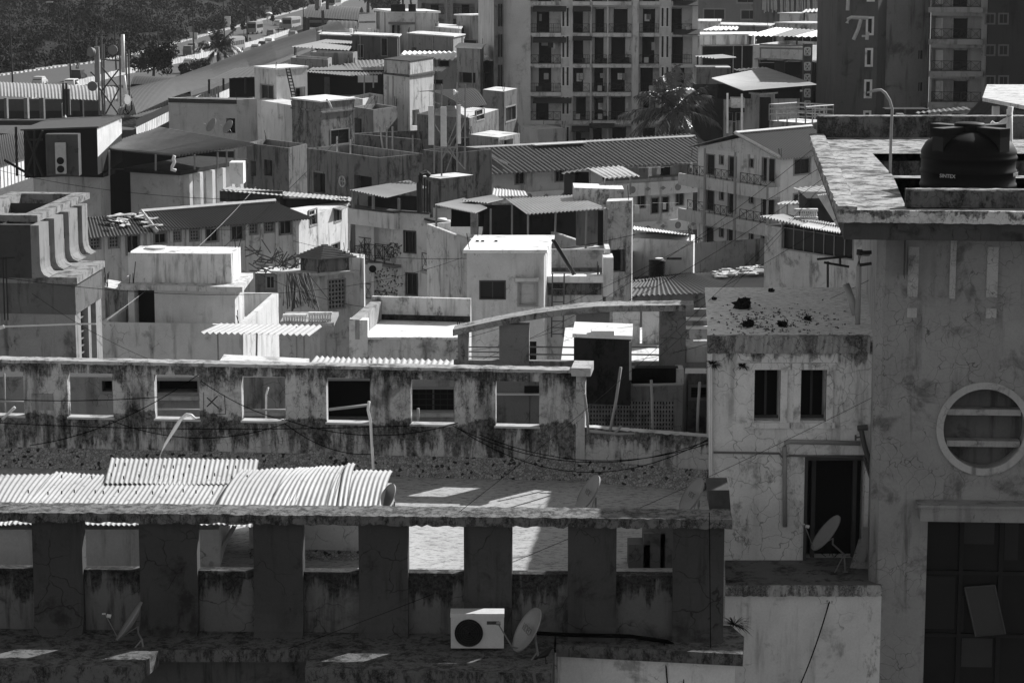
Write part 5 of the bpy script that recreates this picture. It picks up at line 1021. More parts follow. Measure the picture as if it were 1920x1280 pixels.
# ================= metal canopy house (180-480) =================
HM = pl(.5, .2, .2, .1, .02, .7, 116)
H1 = b3('metal_canopy_house', 'white house with an open roof floor below a wide ribbed metal canopy', (244, 322), (336, 328), (456, 306), 165, mat=HM, zb=0, slab=.3, slabth=.3, roofmat=pl(.12, .3, .2)); H1.done()
for x in (345, 365, 388, 408, 425, 441):
    u, z = H1.fc[1].uz(x, 340); m = M(); m.fbox(H1.fc[1], u - .12, u + .3, 0, H1.zt - .01, 0, .5); mk('fin', m, pl(.62, .1, .2, 0), H1.root)
H1b = b3('metal_canopy_annex', 'pale walled annex of the canopy house on its left', (62, 328), (188, 332), (206, 326), 163, mat=HM, zb=0, slab=.3, slabth=.3, roofmat=pl(.12, .3, .2)); H1b.done()
boxpx('dark_link', H1.root, 204, 318, 248, 410, 170, .5, DARK); H1.win(0, 250, 370, 269, 396, 'jali') if 0 else None
sheet('canopy_sheet', H1.root, U(299, 240, 11.3), U(181, 277, 11.1), U(335, 292, 11.1), U(477, 271, 11.3), sheetm(.36, .25, seed=15), .45, .1, rows=3)
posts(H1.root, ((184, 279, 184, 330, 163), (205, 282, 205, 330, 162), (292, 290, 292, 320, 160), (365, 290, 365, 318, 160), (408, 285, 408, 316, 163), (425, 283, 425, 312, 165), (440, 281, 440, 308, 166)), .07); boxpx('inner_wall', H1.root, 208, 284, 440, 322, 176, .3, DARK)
m = M(); m.tube([V(x, y, 155.5) for x, y in ((327, 292), (325, 298), (327, 304), (323, 312), (322, 318), (330, 320))], .12, 6); mk('white_duct', m, WHITE, H1.root, smooth=True)
boxpx('balcony_block', H1.root, 430, 305, 456, 345, 160, 1.5, pl(.62, .1, .2, 0))
# shed with AC
SH = b3('flat_roof_shed', 'rooftop shed with a dark flat roof and a sunlit corrugated side at the left', (44, 245), (181, 240), (227, 220), 160, mat=DARK, zb=zat(181, 328, 160), slab=.15, slabth=.1, roofmat=flat(.07, .8, 'dark_roof')); SH.done()
sheet('side_sheet', SH.root, SH.fc[1].P(0, SH.zb + 1.2, .03), SH.fc[1].P(SH.fc[1].L, SH.zb + 2.0, .03), SH.fc[1].P(SH.fc[1].L, SH.zt, .03), SH.fc[1].P(0, SH.zt, .03), sheetm(.75, .1, seed=16), .3, .03)
boxpx('inner_cabin', SH.root, 86, 252, 147, 330, 157.5, 1, pl(.2, .2, .1))
p = V(114, 326, 157); rt = T('air_conditioner', 'tall two fan air conditioner unit in the left rooftop shed', 'air conditioner', p)
m = M(); z0 = p.z; h = zat(114, 268, 157) - z0; m.obox(p + Vector((-.33, 0, 0)), (.66, 0, 0), (0, .35, 0), (0, 0, h)); mk('casing', m, flat(.55, .6, 'ac_enamel2'), rt)
for t in (.15, .42):
    m = M(); m.lathe(p + Vector((0, -.01, h * t)), [(.001, 0), (.24, 0), (.24, .02)], 20, (0, -1, 0)); mk('fan_opening', m, DARK, rt)
for x0, y0_, x1, y1_ in ((30, 238, 32, 330), (47, 245, 49, 330), (64, 245, 66, 330), (47, 245, 80, 330), (80, 245, 47, 330), (47, 262, 80, 262), (8, 300, 60, 330)): m = M(); m.tube([V(x0, y0_, 158), V(x1, y1_, 158)], .09, 5); mk('post', m, IRON, SH.root)
# pale building and water tower
PB = b3('pale_parapet_house', 'plain pale grey house with a low walled roof near the left tower', (316, 184), (444, 187), (482, 185), 222, mat=pl(.42, .1, .1, 0, 0, .5, 117), parapet=.9, roofmat=pl(.5, .2, 0), zb=0); PB.win(0, 424, 222, 441, 250, 'open', fr=False); PB.done(); m = M(); f = PB.fc[0]; m.fbox(f, 0, f.L, PB.zt + .5, PB.zt + .9, 0, .08); mk('eaves_band', m, pl(.15, .2, 0), PB.root)
WT = b3('white_stair_tower', 'pale square stair tower with an iron ladder leaning on it', (477, 127), (518, 131), (576, 127), 230, mat=pl(.52, .2, .35, 0, .05, .7, 118), slab=.1, slabth=.15, roofmat=pl(.75, .2, 0), zb=0)
WT.win(0, 489, 160, 513, 187, 'pane', fw=.1); WT.win(1, 554, 165, 571, 182, 'open', fw=.1); WT.done()
m = M()
for x0, x1 in ((536, 548), (543, 556)): m.tube([V(x0, 128, 227), V(x1, 184, 227)], .06, 4)
for k in range(9): t = k / 9; m.tube([V(536 + 12 * t, 130 + 54 * t, 227), V(543 + 13 * t, 130 + 54 * t, 227)], .05, 4)
solo('leaning_ladder', m, IRON, 'iron ladder leaning on the pale square stair tower', 'ladder')
W2 = b3('pale_terrace_wall', 'pale terrace wall directly below the white stair tower', (482, 187), (548, 198), (570, 192), 222, mat=pl(.55, .1, .2, 0, 0, .6, 119), zb=0); W2.done()
# open sheet roof (575-720)
OR = b3('wide_sheet_roof_house', 'house with a dark open top floor below a broad pale sheet roof', (577, 178), (680, 182), (722, 176), 240, mat=pl(.3, .3, .3), zb=0); OR.done(); boxpx('inner_wall', OR.root, 577, 132, 720, 180, 243, .5, DARK); boxpx('inner_column', OR.root, 608, 145, 618, 180, 241, .4, pl(.2, .3, .3))
sheet('roof_sheet', OR.root, V(572, 135, 238), V(662, 143, 236), V(722, 118, 260), V(590, 124, 262), sheetm(.32, .3, seed=17), .4, .05); sheet('roof_sheet', OR.root, V(660, 142, 236.2), V(722, 139, 239), V(722, 112, 268), V(640, 114, 268), sheetm(.36, .3, seed=18), .4, .05)
boxpx('hung_panel', OR.root, 671, 142, 708, 155, 236.6, .1, pl(.42, .2, .2)); posts(OR.root, ((683, 142, 683, 178, 236), (700, 142, 700, 165, 236)), .08)
b = b3('small_white_parapets', 'cluster of small white rooftop walls right of the mouldy tower', (655, 182), (680, 186), (718, 178), 214, mat=pl(.6, .2, .2), parapet=.6, zb=0); b.done()
b = b3('dim_yard_block', 'low dim building with a cluttered roof under the broad sheet roof', (660, 200), (700, 206), (745, 200), 206, mat=pl(.3, .4, .3), parapet=.5, zb=0); b.win(0, 664, 222, 678, 250, 'open', fr=False); b.done()
# tall tank tower
TT = b3('tank_stair_tower', 'tall plastered stair tower with a stained tank band on top behind the mast', (719, 139), (768, 145), (813, 139), 218, mat=pl(.50, .2, .35, .1, .12, .6, 120), slab=.12, slabth=.2, roofmat=pl(.2, .4, .3), zb=0); TT.win(1, 773, 206, 785, 236, 'open', fr=False); TT.done()
tb2 = b3('tank_band', 'stained square water tank forming the top of the tall stair tower', (720, 112), (768, 116), (812, 109), 218.3, mat=pl(.42, .4, .6, .1, .3, .8, 121), zb=TT.zt + .2, cat='water tank', slab=.08, slabth=.08, roofmat=pl(.15, .3, 0)); tb2.done()
m = M()
for x in (727, 737): m.tube([V(x, 142, 216), V(x, 220, 216)], .1, 5); mk('drain_pipe', m, GREYP, TT.root); m = M()
# dark curved roof house
DR = b3('black_curved_roof_house', 'stained house with a black bulging sheet roof behind the mast', (782, 214), (880, 222), (935, 205), 200, mat=pl(.3, .4, .5, .2, .5, .7, 122), zb=0); DR.win(0, 880, 205, 895, 225, 'pane') if 0 else None; DR.win(1, 893, 206, 908, 225, 'pane', fw=.08); DR.done()
sheet('curved_sheet', DR.root, V(872, 204, 196), V(913, 196, 200), V(880, 166, 218), V(782, 172, 214), flat(.02, .8, 'tar_sheet'), .4, .03, rows=5, sag=.5)
D3 = b3('window_strip_block', 'stained block with a strip window and cantilevered ledge left of the big tower', (905, 168), (945, 172), (970, 166), 226, mat=pl(.26, .4, .4, .1, .3, .6, 123), zb=0); D3.win(0, 933, 198, 944, 224, 'grille') if 0 else None; D3.win(1, 948, 200, 967, 226, 'pane', fw=.12, mull=2); D3.done()
D4 = b3('shade_block', 'low stained block with dark openings at the foot of the big tower', (880, 252), (935, 258), (975, 250), 192, mat=pl(.36, .3, .4, .1, .2), zb=0); D4.win(0, 925, 262, 934, 285, 'open', fr=False); D4.win(1, 940, 262, 962, 286, 'open', fr=False); D4.done()
# ================= big apartment tower =================
YT = 248
a_, b_ = V(930, 250, YT), V(1306, 250, YT - 1)
BT = Bd('balcony_tower', 'big grey apartment tower with rows of deep dark balconies beside the palm', 'building', [a_, b_, b_ + Vector((.5, 16, 0)), a_ + Vector((-2, 16, 0))], 24, 0, pl(.5, .15, .15, 0, .03, .4, 130))
f = BT.fc[0]; fl_y = [(-52, 3), (13, 62), (66, 120), (124, 173), (180, 226), (236, 284), (292, 340)]
cols = [(995, 1052, (.25, .62)), (1074, 1106, (.1, .6)), (1110, 1138, (.15, .65)), (1141, 1184, (.2, .75)), (1199, 1236, (.15, .7)), (1259, 1298, (.1, .55))]
for j, (ya, yb) in enumerate(fl_y):
    for i, (xa, xb, dr) in enumerate(cols):
        sh_ = R_.uniform(-.08, .12); BT.bay(0, xa, ya, xb, yb, R_.choice((1.5, 1.5, 1.1, .7)), (dr[0] + sh_, min(.95, dr[1] + sh_)), rail=True, rh=.9, style=(i + j) % 2, doorh=.9)
    for xa in (1053, 1061, 1239, 1248): BT.win(0, xa + 1, ya + 2, xa + 5.5, yb - 12, 'pane', fw=.09, fm=pl(.6, .1, .1, 0), mull=0)
BT.done()
m = M(); f = BT.fc[0]
for x0, x1, d in ((1052, 1073, .5), (1106.5, 1110, .25), (1186, 1197, .5), (1238, 1257, .5)): u0, u1 = f.uz(x0, 120)[0], f.uz(x1, 120)[0]; zt_ = BT.zt; 
m = M(); u0, u1 = f.uz(1186, 120)[0], f.uz(1197, 120)[0]; m.fbox(f, u0, u1, 0, BT.zt - .1, 0, .5); mk('column', m, pl(.5, .2, .2, 0), BT.root); m = M(); u0, u1 = f.uz(1107, 120)[0], f.uz(1109.5, 120)[0]; m.fbox(f, u0, u1, 0, BT.zt - .1, 0, .3); mk('column', m, pl(.42, .2, .2, 0), BT.root)
for j, (ya, yb) in enumerate(fl_y):
    for xa, xb in ((997, 1052), (1074, 1106), (1111, 1184), (1199, 1237), (1259, 1300)):
        u0, u1, z0, z1 = f.R(xa, yb, xb, yb + 7); m = M(); m.fbox(f, u0, u1, z0, z1 - .003, 0, .25); mk('balcony_edge', m, pl(.55, .4, .4, 0, .3, .6), BT.root)
for (xa, xb, y) in ((1000, 1062, 13), (1000, 1062, 71), (1000, 1072, 184), (1074, 1108, 13), (1074, 1110, 67), (1105, 1152, 230), (1072, 1105, 237), (1262, 1308, 2), (1262, 1312, 56)):
    u0, u1 = f.uz(xa, y)[0], f.uz(xb, y)[0]; z = f.uz(xa, y)[1]; m = M(); m.obox(f.P(u0, z, .0), f.e * (u1 - u0), f.n * 1.3 + Vector((0, 0, -.45)), (0, 0, .06)); mk('awning', m, sheetm(.2, .3), BT.root)
for k in range(26):   # laundry and odds on balconies
    j = R_.randrange(1, 6); xa, xb, _ = R_.choice(cols); ya, yb = fl_y[j]; x = R_.uniform(xa + 6, xb - 8); u, z = f.uz(x, ya + 14); w_ = R_.uniform(.2, .6); h_ = R_.uniform(.4, .9); m = M(); m.fbox(f, u, u + w_, z - h_, z, -.5, -.47); mk('laundry', m, flat(R_.choice((.2, .35, .6)), .9, 'cloth'), BT.root)
boxpx('side_strip', BT.root, 926, -120, 944, 165, 247.2, .6, pl(.3, .2, .2, 0))
for x in (934, 939):
    for y in (8, 65, 122): boxpx('slit_window', BT.root, x, y, x + 2.6, y + 42, 247.05, .2, DARK)
# laundry, stones and rubbish
for n_, (x, y, w_, h_, v) in enumerate(((1216, 315, 6, 16, .7), (1232, 313, 7, 14, .6), (1243, 381, 6, 12, .75), (1294, 306, 5, 10, .6), (1190, 385, 9, 16, .8))):
    u, z = f.uz(0, 0); 
    a = V(x, y, 185.5); m = M(); m.obox(a, (w_ / 24.5, 0, 0), (0, .05, 0), (0, 0, -h_ / 24.5)); m.tube([a + Vector((-.8, 0, .02)), a + Vector((1.2, 0, .02))], .012, 3); solo('laundry', m, flat(v, .9, 'cloth'), ['white shirt hanging on the upper gallery near the small canopy', 'second white garment on the upper gallery', 'white bag hanging between the gallery doors', 'pale cloth at the right end of the upper gallery', 'white sack under the gallery window behind the stair tower'][n_], 'laundry', 'laundry on the gallery building')
m = M()
for k in range(26): x = R_.uniform(1068, 1182); p = V(x, 272 - (x - 1068) * .045 + R_.uniform(-2, 5), 196) ; m.box(p, R_.uniform(.2, .7), .4, R_.uniform(.1, .25))
for k in range(16): x = R_.uniform(922, 985); p = V(x, 290 - (x - 922) * .05 + R_.uniform(-2, 3), 193); m.box(p, R_.uniform(.3, .9), .4, R_.uniform(.1, .2))
solo('roof_stones', m, flat(.3, .9, 'stones', var=.6), 'stones and torn sheets weighing down the ridge of the gallery roof', 'stones', kind='stuff')
for k in range(34):
    j = R_.randrange(1, 6); xa, xb, _ = R_.choice(cols); ya, yb = fl_y[j]; fT = BT.fc[0]; typ = R_.random()
    if typ < .3: x = R_.uniform(xa + 1, xb - 9); boxpx('balcony_unit', BT.root, x, yb - 12, x + 8, yb - 2, 246.9, .4, flat(.4, .6, 'unit_enamel'))
    elif typ < .6: x = R_.uniform(xa + 1, xb - 14); boxpx('blind', BT.root, x, ya + 1, x + R_.uniform(8, 16), ya + R_.uniform(10, 26), 248.2, .08, flat(R_.choice((.05, .15, .3)), .9, 'cloth'))
    else: x = R_.uniform(xa + 1, xb - 8); boxpx('potted_plants', BT.root, x, yb - R_.uniform(6, 12), x + R_.uniform(5, 12), yb - 1, 247.0, .3, leafm(.03))
BL = b3('tower_podium', 'pale podium wing at the foot of the balcony tower', (968, 236), (1008, 243), (1060, 240), 240, mat=pl(.5, .2, .2, 0, .03, .5, 131), zb=0); BL.win(1, 1013, 252, 1030, 283, 'open', fr=False) if 0 else None; BL.done()
# ================= palm =================
def palm(base, top, fr, n, label, seed, dark=.05):
    rnd = random.Random(seed); base, top = Vector(base), Vector(top); rt = T('palm_tree', label, 'palm', base)
    m = M(); m.tube([base.lerp(top, t / 8) + Vector((.15 * math.sin(t), 0, 0)) for t in range(9)], [.28 - .012 * t for t in range(9)], 8); mk('trunk', m, flat(.1, .9, 'palm_trunk'), rt, smooth=True)
    for i in range(n):
        m = M(); az = 6.283 * i / n * 2.4 + rnd.uniform(-.35, .35); el = rnd.choice((rnd.uniform(-.5, .3), rnd.uniform(.2, 1.35), rnd.uniform(.5, 1.3))); L = fr * rnd.uniform(.7, 1.15); d = Vector((math.cos(az), math.sin(az), 0)); side = Vector((-d.y, d.x, 0)); pts = []; dr = rnd.uniform(.25, .6)
        for k in range(15):
            s = k / 14; pts.append(top + d * (L * s * math.cos(el) * (1 - .1 * s)) + Vector((0, 0, L * (s * math.sin(el) - dr * s * s * (1.15 - .4 * math.sin(el))))))
        m.tube(pts, [.05 * (1 - .8 * k / 14) for k in range(15)], 4)
        tw = rnd.uniform(-.5, .5)
        for k in range(1, 14):
            for q_ in (0, .25, .5, .75):
                c = pts[k].lerp(pts[k + 1], q_); t = (pts[k + 1] - pts[k - 1]).normalized(); l = L * .3 * (1 - abs(k / 14 - .4) * 1.0) * rnd.uniform(.5, 1.2)
                if rnd.random() < .14: continue
                for s_ in (-1, 1):
                    e = c + side * s_ * l * .55 + t * l * .55 + Vector((0, 0, -l * rnd.uniform(.15, .9) + s_ * tw * l * .4)); w_ = t * .06; mid = c.lerp(e, .5) + Vector((0, 0, l * .08)); m.quad(c - w_, c + w_, mid + w_, mid - w_); m.quad(mid - w_, mid + w_, e + w_ * .1, e - w_ * .1)
        mk('frond', m, flat(dark, .38, 'palm_leaf', 0, .6, .35), rt)
    return rt
palm(V(1262, 330, 205), V(1262, 208, 205), 5.3, 30, 'large coconut palm before the big balcony tower', 5, .10)
# ================= long gallery building and apartments right =================
ZG = zat(1100, 309, 189)
GBd = Bd('gallery_building', 'long gallery block with patterned balcony walls under a dark corrugated roof', 'building', [U(915, 322, ZG), U(1300, 300, ZG), U(1300, 285, ZG), U(915, 300, ZG)], ZG, 0, pl(.48, .2, .25, .05, .03, .6, 140))
f = GBd.fc[0]
u0, u1, z0, z1 = f.R(1135, 317, 1296, 336); GBd.bay(0, 1130, 316, 1215, 338, 1.4, (.1, .3), rail=False); GBd.bay(0, 1217, 310, 1296, 332, 1.4, (.5, .7), rail=False)
GBd.win(0, 966, 322, 983, 345, 'grille', fw=.08); GBd.win(0, 1041, 318, 1058, 340, 'grille', fw=.08)
for x0, y0_, x1, y1_, st in ((1195, 364, 1210, 390, 'grille'), (1221, 371, 1235, 400, 'door'), (1241, 369, 1254, 398, 'door'), (1267, 358, 1282, 385, 'grille'), (1192, 440, 1206, 460, 'pane'), (1230, 436, 1280, 470, 'open')): GBd.win(0, x0, y0_, x1, y1_, st, fw=.06, pm=DARK if st == 'door' else None)
GBd.done()
for (x0, ya, x1, yb, h) in ((1130, 345, 1300, 333, 25), (1130, 421, 1300, 403, 22), (930, 362, 1060, 352, 18)):
    Aa, Bb = f.uz(x0, ya), f.uz(x1, yb); m = M(); f_h = h / 24; P_ = [f.P(Aa[0], 0, 1.0), f.P(Bb[0], 0, 1.0), f.P(Bb[0], 0, .8), f.P(Aa[0], 0, .8)]; zt_ = (Aa[1] + Bb[1]) / 2; m.prism(P_, zt_ - f_h, zt_); m.prism([f.P(Aa[0], 0, .8), f.P(Bb[0], 0, .8), f.P(Bb[0], 0, 0.01), f.P(Aa[0], 0, .01)], zt_ - f_h, zt_ - f_h + .12); mk('gallery_wall', m, pl(.55, .1, .2, 0, 0, .6), GBd.root)
    n = max(2, int((Bb[0] - Aa[0]) / 1.35)); m = M()
    for k in range(n):
        u = Aa[0] + (k + .5) * (Bb[0] - Aa[0]) / n; zc_ = zt_ - f_h * .5
        if k % 3 == 1: m.lathe(f.P(u, zc_, 1.0), [(.28, .0), (.28, .03), (.001, .03)], 16, f.n)
        else: m.v += [f.P(u - .28, zc_, 1.02), f.P(u, zc_ - .17, 1.02), f.P(u + .28, zc_, 1.02), f.P(u, zc_ + .17, 1.02)]; q = len(m.v) - 4; m.f.append((q, q + 1, q + 2, q + 3)); m.mi.append(0)
    mk('diamond_ornament', m, pl(.34, .2, .2, 0), GBd.root)['kind'] = 'stuff'
GA = sheetm(.32, .3, seed=20)
sheet('roof_sheet', GBd.root, f.P(-.3, ZG - .1, 1.2), f.P(f.L + 3.2, ZG - .1, 1.2), f.P(f.L + 3.2, ZG + 1.6, -5), f.P(-.3, ZG + 1.4, -4.2), GA, .42, .075, rows=2)
m = M(); m.tube([f.P(-.3, ZG + 1.45, -4.2), f.P(f.L + 3, ZG + 1.45, -4.2)], .12, 4); m.fbox(f, f.L * .33, f.L * .58, ZG + 1.42, ZG + 1.5, -4.4, -3.4); mk('ridge_cap', m, flat(.6, .7, 'pale_ridge'), GBd.root)
m = M(); m.tube([V(922, 293, 186), V(950, 307, 184)], .12, 4); mk('ridge_cap', m, flat(.6, .7, 'pale_ridge'), GBd.root)
# apartments with X railings
ZA = zat(1462, 296, 176)
XA = Bd('cross_rail_apartments', 'three storey apartments with crossed iron railings and two gable roofs', 'building', [U(1309, 276, ZA), U(1464, 298, ZA), U(1552, 289, ZA), U(1400, 272, ZA)], ZA, 0, pl(.55, .12, .2, 0, 0, .6, 141))
f = XA.fc[0]
fls = [(0, 0), (67, 2), (136, 4)]
for dy, dx in fls:
    for x0, y0_, x1, y1_ in ((1325, 290, 1340, 327), (1366, 294, 1381, 332), (1429, 297, 1453, 340)): XA.win(0, x0 - dx * .5, y0_ + dy * (1 - (x0 - 1320) * .0000), x1 - dx * .5, y1_ + dy, 'door', pm=DARK, fw=.06)
    for x0, y0_, x1, y1_ in ((1349, 292, 1357, 308), (1405, 298, 1413, 314)): XA.win(0, x0, y0_ + dy, x1, y1_ + dy, 'pane', fw=.06, mull=0)
XA.win(1, 1489, 298, 1519, 326, 'grille', fw=.1); XA.win(1, 1488, 363, 1517, 380, 'pane', fw=.1); XA.done()
for dy, _ in fls:
    a, b = f.uz(1297, 326 + dy * .97), f.uz(1461, 345 + dy * 1.04); zt_ = (a[1] + b[1]) / 2 - .05; m = M(); m.fbox(f, a[0] - .3, f.L + .05, zt_ - .9, zt_, .85, 1.05); m.fbox(f, a[0] - .3, f.L + .05, zt_ - .9, zt_ - .75, .005, .85); m.fbox(f, f.L - .1, f.L + .05, zt_ - .88, zt_ - .002, .0, .85); mk('balcony_wall', m, pl(.5, .15, .25, 0, .03), XA.root)
    for xa, xb in ((1309, 1342), (1350, 1394), (1408, 1460)): railing(XA.root, f.P(f.uz(xa, 330)[0], zt_, .95), f.P(f.uz(xb, 330)[0], zt_, .95), .75)
for x in (1345, 1402, 1465):
    u = f.uz(x, 330)[0]; m = M(); m.tube([f.P(min(u, f.L + .05), 0, 1.15), f.P(min(u, f.L + .05), ZA + .2, 1.15)], .09, 5); mk('drain_pipe', m, GREYP, XA.root)
# gable roof
g0, g1 = f.P(-.6, ZA, .5), f.P(f.L + .5, ZA, .5); back = XA.fc[1].e * 9
ap = f.P(f.L * .52, ZA + 1.3, .5); gm = M(); gm.v += [f.P(0, ZA, 0), f.P(f.L, ZA, 0), f.P(f.L * .52, ZA + 1.15, 0)]; gm.f.append((0, 1, 2)); gm.mi.append(0); mk('gable', gm, pl(.5, .12, .2), XA.root)
up = Vector((0, 0, .12)); sheet('roof_sheet', XA.root, g0 + back + up * 0, g0 + up * 0, ap + up, ap + back + up, GA, .3, .04); sheet('roof_sheet', XA.root, g1, g1 + back, ap + back + up, ap + up, sheetm(.12, .3, seed=21), .3, .04)
m = M(); m.tube([ap + up * 2, g1 + up * 2], .13, 4); m.tube([ap + up * 2 + back * .2, g1 + up * 2 + back * .2], .1, 4) if 0 else None; m.tube([ap + up * 2, ap + back + up * 2], .12, 4); mk('ridge_cap', m, flat(.65, .7, 'white_ridge'), XA.root)
# lower sheds at right before the round window tower
LW = b3('awning_shed', 'stained shed with a dark glazed strip under ribbed awnings left of the round window tower', (1436, 428), (1480, 452), (1625, 490), 110, mat=pl(.42, .3, .3, .2, .1, .9, 142), zb=0) if 0 else None
LWt = zat(1440, 422, 112)
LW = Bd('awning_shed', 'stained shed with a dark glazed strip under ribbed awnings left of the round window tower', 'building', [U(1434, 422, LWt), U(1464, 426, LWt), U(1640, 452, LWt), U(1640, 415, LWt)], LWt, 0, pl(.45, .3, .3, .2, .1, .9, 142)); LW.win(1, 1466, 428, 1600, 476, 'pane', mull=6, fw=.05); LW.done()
AWN = sheetm(.5, .15, seed=22)
sheet('awning', LW.root, V(1600, 446, 104), V(1425, 405, 112), V(1470, 402, 118), V(1610, 428, 112), sheetm(.35, .2, seed=23), .26, .05); sheet('awning', LW.root, V(1640, 448, 101), V(1500, 424, 108), V(1520, 414, 112), V(1640, 432, 105), AWN, .26, .05)
boxpx('upper_room', LW.root, 1512, 372, 1600, 420, 116, 3, pl(.12, .3, .3)); sheet('awning', LW.root, V(1572, 428, 108), V(1596, 430, 106), V(1555, 362, 112), V(1532, 365, 114), sheetm(.75, .1, seed=24), .26, .06)
bl2 = T('balustrade', 'small white balustrade on the awning shed below the apartments', 'balustrade', V(1515, 410, 113)); boxpx('top_rail', bl2, 1490, 392, 1534, 397, 113, .3, pl(.6, .2, .2)); boxpx('bottom_rail', bl2, 1490, 407, 1534, 412, 113, .3, pl(.6, .2, .2))
for k in range(8): m = M(); p = V(1502 + k * 4, 407, 113.1); h = zat(1502, 397, 113.1) - p.z; m.lathe(p, [(.03, 0), (.06, h * .4), (.03, h)], 8); mk('baluster', m, pl(.6, .2, .2), bl2)
aw = T('metal_canopy', 'pale corrugated awning on posts in front of the apartments right corner', 'canopy', V(1520, 400, 135)); sheet('roof_sheet', aw, V(1530, 368, 130), V(1590, 362, 130), V(1548, 348, 140), V(1487, 353, 140), sheetm(.6, .1, seed=25), .3, .05); sheet('roof_sheet', aw, V(1455, 383, 140), V(1516, 381, 138), V(1516, 376, 144), V(1470, 378, 146), sheetm(.4, .2, seed=26), .3, .05); posts(aw, ((1476, 382, 1476, 405, 140), (1498, 355, 1498, 385, 140)), .05)
rail3 = T('pipe_trestle', 'thin pipe trestle standing against the round window tower wall', 'trestle', V(1590, 500, 60)); posts(rail3, ((1532, 486, 1598, 480, 58), (1545, 492, 1592, 500, 58), (1552, 490, 1552, 540, 58), (1575, 484, 1575, 495, 58)), .03, IRON)
# ================= rooftops around (700-930, 0-130) =================
def simple(name, label, L, C_, R, Y, v=.45, wins=(), **k):
    k.setdefault('mat', pl(v, .2, .3, .05, .08, .5, len(label) % 9))
    if not k.get('parapet'): k.setdefault('slab', .18); k.setdefault('slabth', .14)
    b = b3(name, label, L, C_, R, Y, **k); rn = random.Random(len(label) * 7 + int(Y))
    for w_ in wins: b.win(*w_)
    for i_ in (0, 1):
        f = b.fc[i_]
        if not wins and f.L > 3:
            for q in range(int(f.L / 3)): u = 1 + q * 3 + rn.uniform(-.3, .4); b.win(i_, u, min(u + rn.uniform(.8, 1.4), f.L - .3), b.zt - 2.3, b.zt - 1.1, rn.choice(('pane', 'grille', 'open')), rel=True, fw=.07, shade=rn.choice((0, .5)))
        if f.L > 2: u = rn.uniform(.3, f.L - .3); mm = M(); mm.tube([f.P(u, b.zt, .08), f.P(u, b.zb, .08)], .06, 5); mk('drain_pipe', mm, GREYP, b.root)
    b.done(); return b
a1 = simple('round_corner_tower', 'pale stair tower with a bright flat top and slit windows near the top centre', (704, 20), (730, 24), (822, 25), 300, .5, ((0, 706, 20, 712, 55, 'open'),), slab=.2, slabth=.25, roofmat=pl(.8, .1, 0, 0))
for x0 in (735, 745): a1.win(1, x0, 48, x0 + 4.5, 84, 'pane', fr=False, mull=0) if 0 else boxpx('slit_window', a1.root, x0, 48, x0 + 4.5, 84, 299.2, .5, DARK)
boxpx('window', a1.root, 802, 45, 812, 55, 301.5, .5, DARK); boxpx('cornice', a1.root, 728, 42, 822, 46, 299, 2, pl(.3, .3, .2), None)
m = M()
for x in (740, 753, 773): m.box(V(x, 22, 299), .9, .9, .9)
solo('roof_lumps', m, DARK, 'dark aerial weights on the roof of the pale slit windowed tower', 'junk', kind='stuff')
for i_, (x0, y0_, x1, y1_) in enumerate(((755, -10, 756, 22), (768, -10, 773, 20), (745, 8, 755, -10), (900, -10, 896, 25), (908, 0, 915, 25))): m = M(); m.tube([V(x0, y0_, 299), V(x1, y1_, 299)], .12, 4); solo('roof_aerial', m, IRON, ['straight aerial mast on the pale slit windowed tower', 'leaning aerial mast on the pale slit windowed tower', 'left guy pole on the pale slit windowed tower', 'straight aerial at the top edge beside the big tower', 'short leaning aerial at the top edge beside the big tower'][i_], 'antenna', 'aerials on the top centre roofs')
simple('gallery_rear_house', 'house with a wide grey parapet wall in front of the slit windowed tower', (765, 64), (850, 70), (870, 66), 282, .36, ((0, 772, 89, 781, 98, 'open'), (0, 795, 93, 812, 97, 'open'), (0, 822, 95, 840, 100, 'open')))
hr = simple('long_bright_awning_house', 'low house under a long bright corrugated awning', (748, 112), (865, 114), (928, 112), 255, .42, ((0, 822, 114, 842, 125, 'open'), (0, 810, 150, 830, 158, 'open')))
sheet('roof_sheet', hr.root, V(748, 106, 252), V(850, 113, 250), V(858, 97, 262), V(757, 96, 262), sheetm(.8, .05, seed=27), .5, .08); sheet('roof_sheet', hr.root, V(896, 114, 250), V(924, 114, 250), V(924, 97, 262), V(903, 97, 262), sheetm(.8, .05, seed=28), .5, .08); boxpx('opening', hr.root, 899, 116, 923, 137, 254, .5, DARK)
sheet('roof_sheet', hr.root, V(808, 134, 240), V(829, 134, 240), V(840, 126, 250), V(810, 125, 250), sheetm(.6, .1, seed=29), .4, .05)
simple('stained_box_tower', 'narrow stair tower with a stained oval patch under its bright top', (856, 90), (900, 92), (907, 85), 246, .42, ((0, 861, 136, 892, 156, 'open'),), roofmat=pl(.8, .1, 0, 0), mat=pl(.4, .3, .5, 0, .35, .8, 3))
simple('grey_cube_block', 'plain grey block with a thin bright roof line beside the big tower', (856, 29), (886, 30), (924, 29), 300, .36, ((0, 859, 53, 870, 72, 'open'),), slab=.2, slabth=.15, roofmat=pl(.8, .1, 0, 0))
fr_ = simple('ladder_frame_building', 'open framed building with a ladder strip at the top centre edge', (786, -20), (838, -18), (930, -20), 345, .3, ()) if 0 else None
a_, b_ = V(783, 40, 345), V(932, 40, 342)
FB = Bd('ladder_frame_building', 'open framed building with a ladder strip at the top centre edge', 'building', [a_, b_, b_ + Vector((0, 14, 0)), a_ + Vector((0, 14, 0))], 22, 0, pl(.32, .2, .2, 0, .05, .4, 5))
for y0_, y1_ in ((-40, -3), (7, 27), (36, 56), (64, 84)):
    for x0, x1 in ((790, 833), (849, 890), (900, 925)): FB.bay(0, x0, y0_, x1, y1_, 1.5, (.3, .6))
FB.done(); m = M()
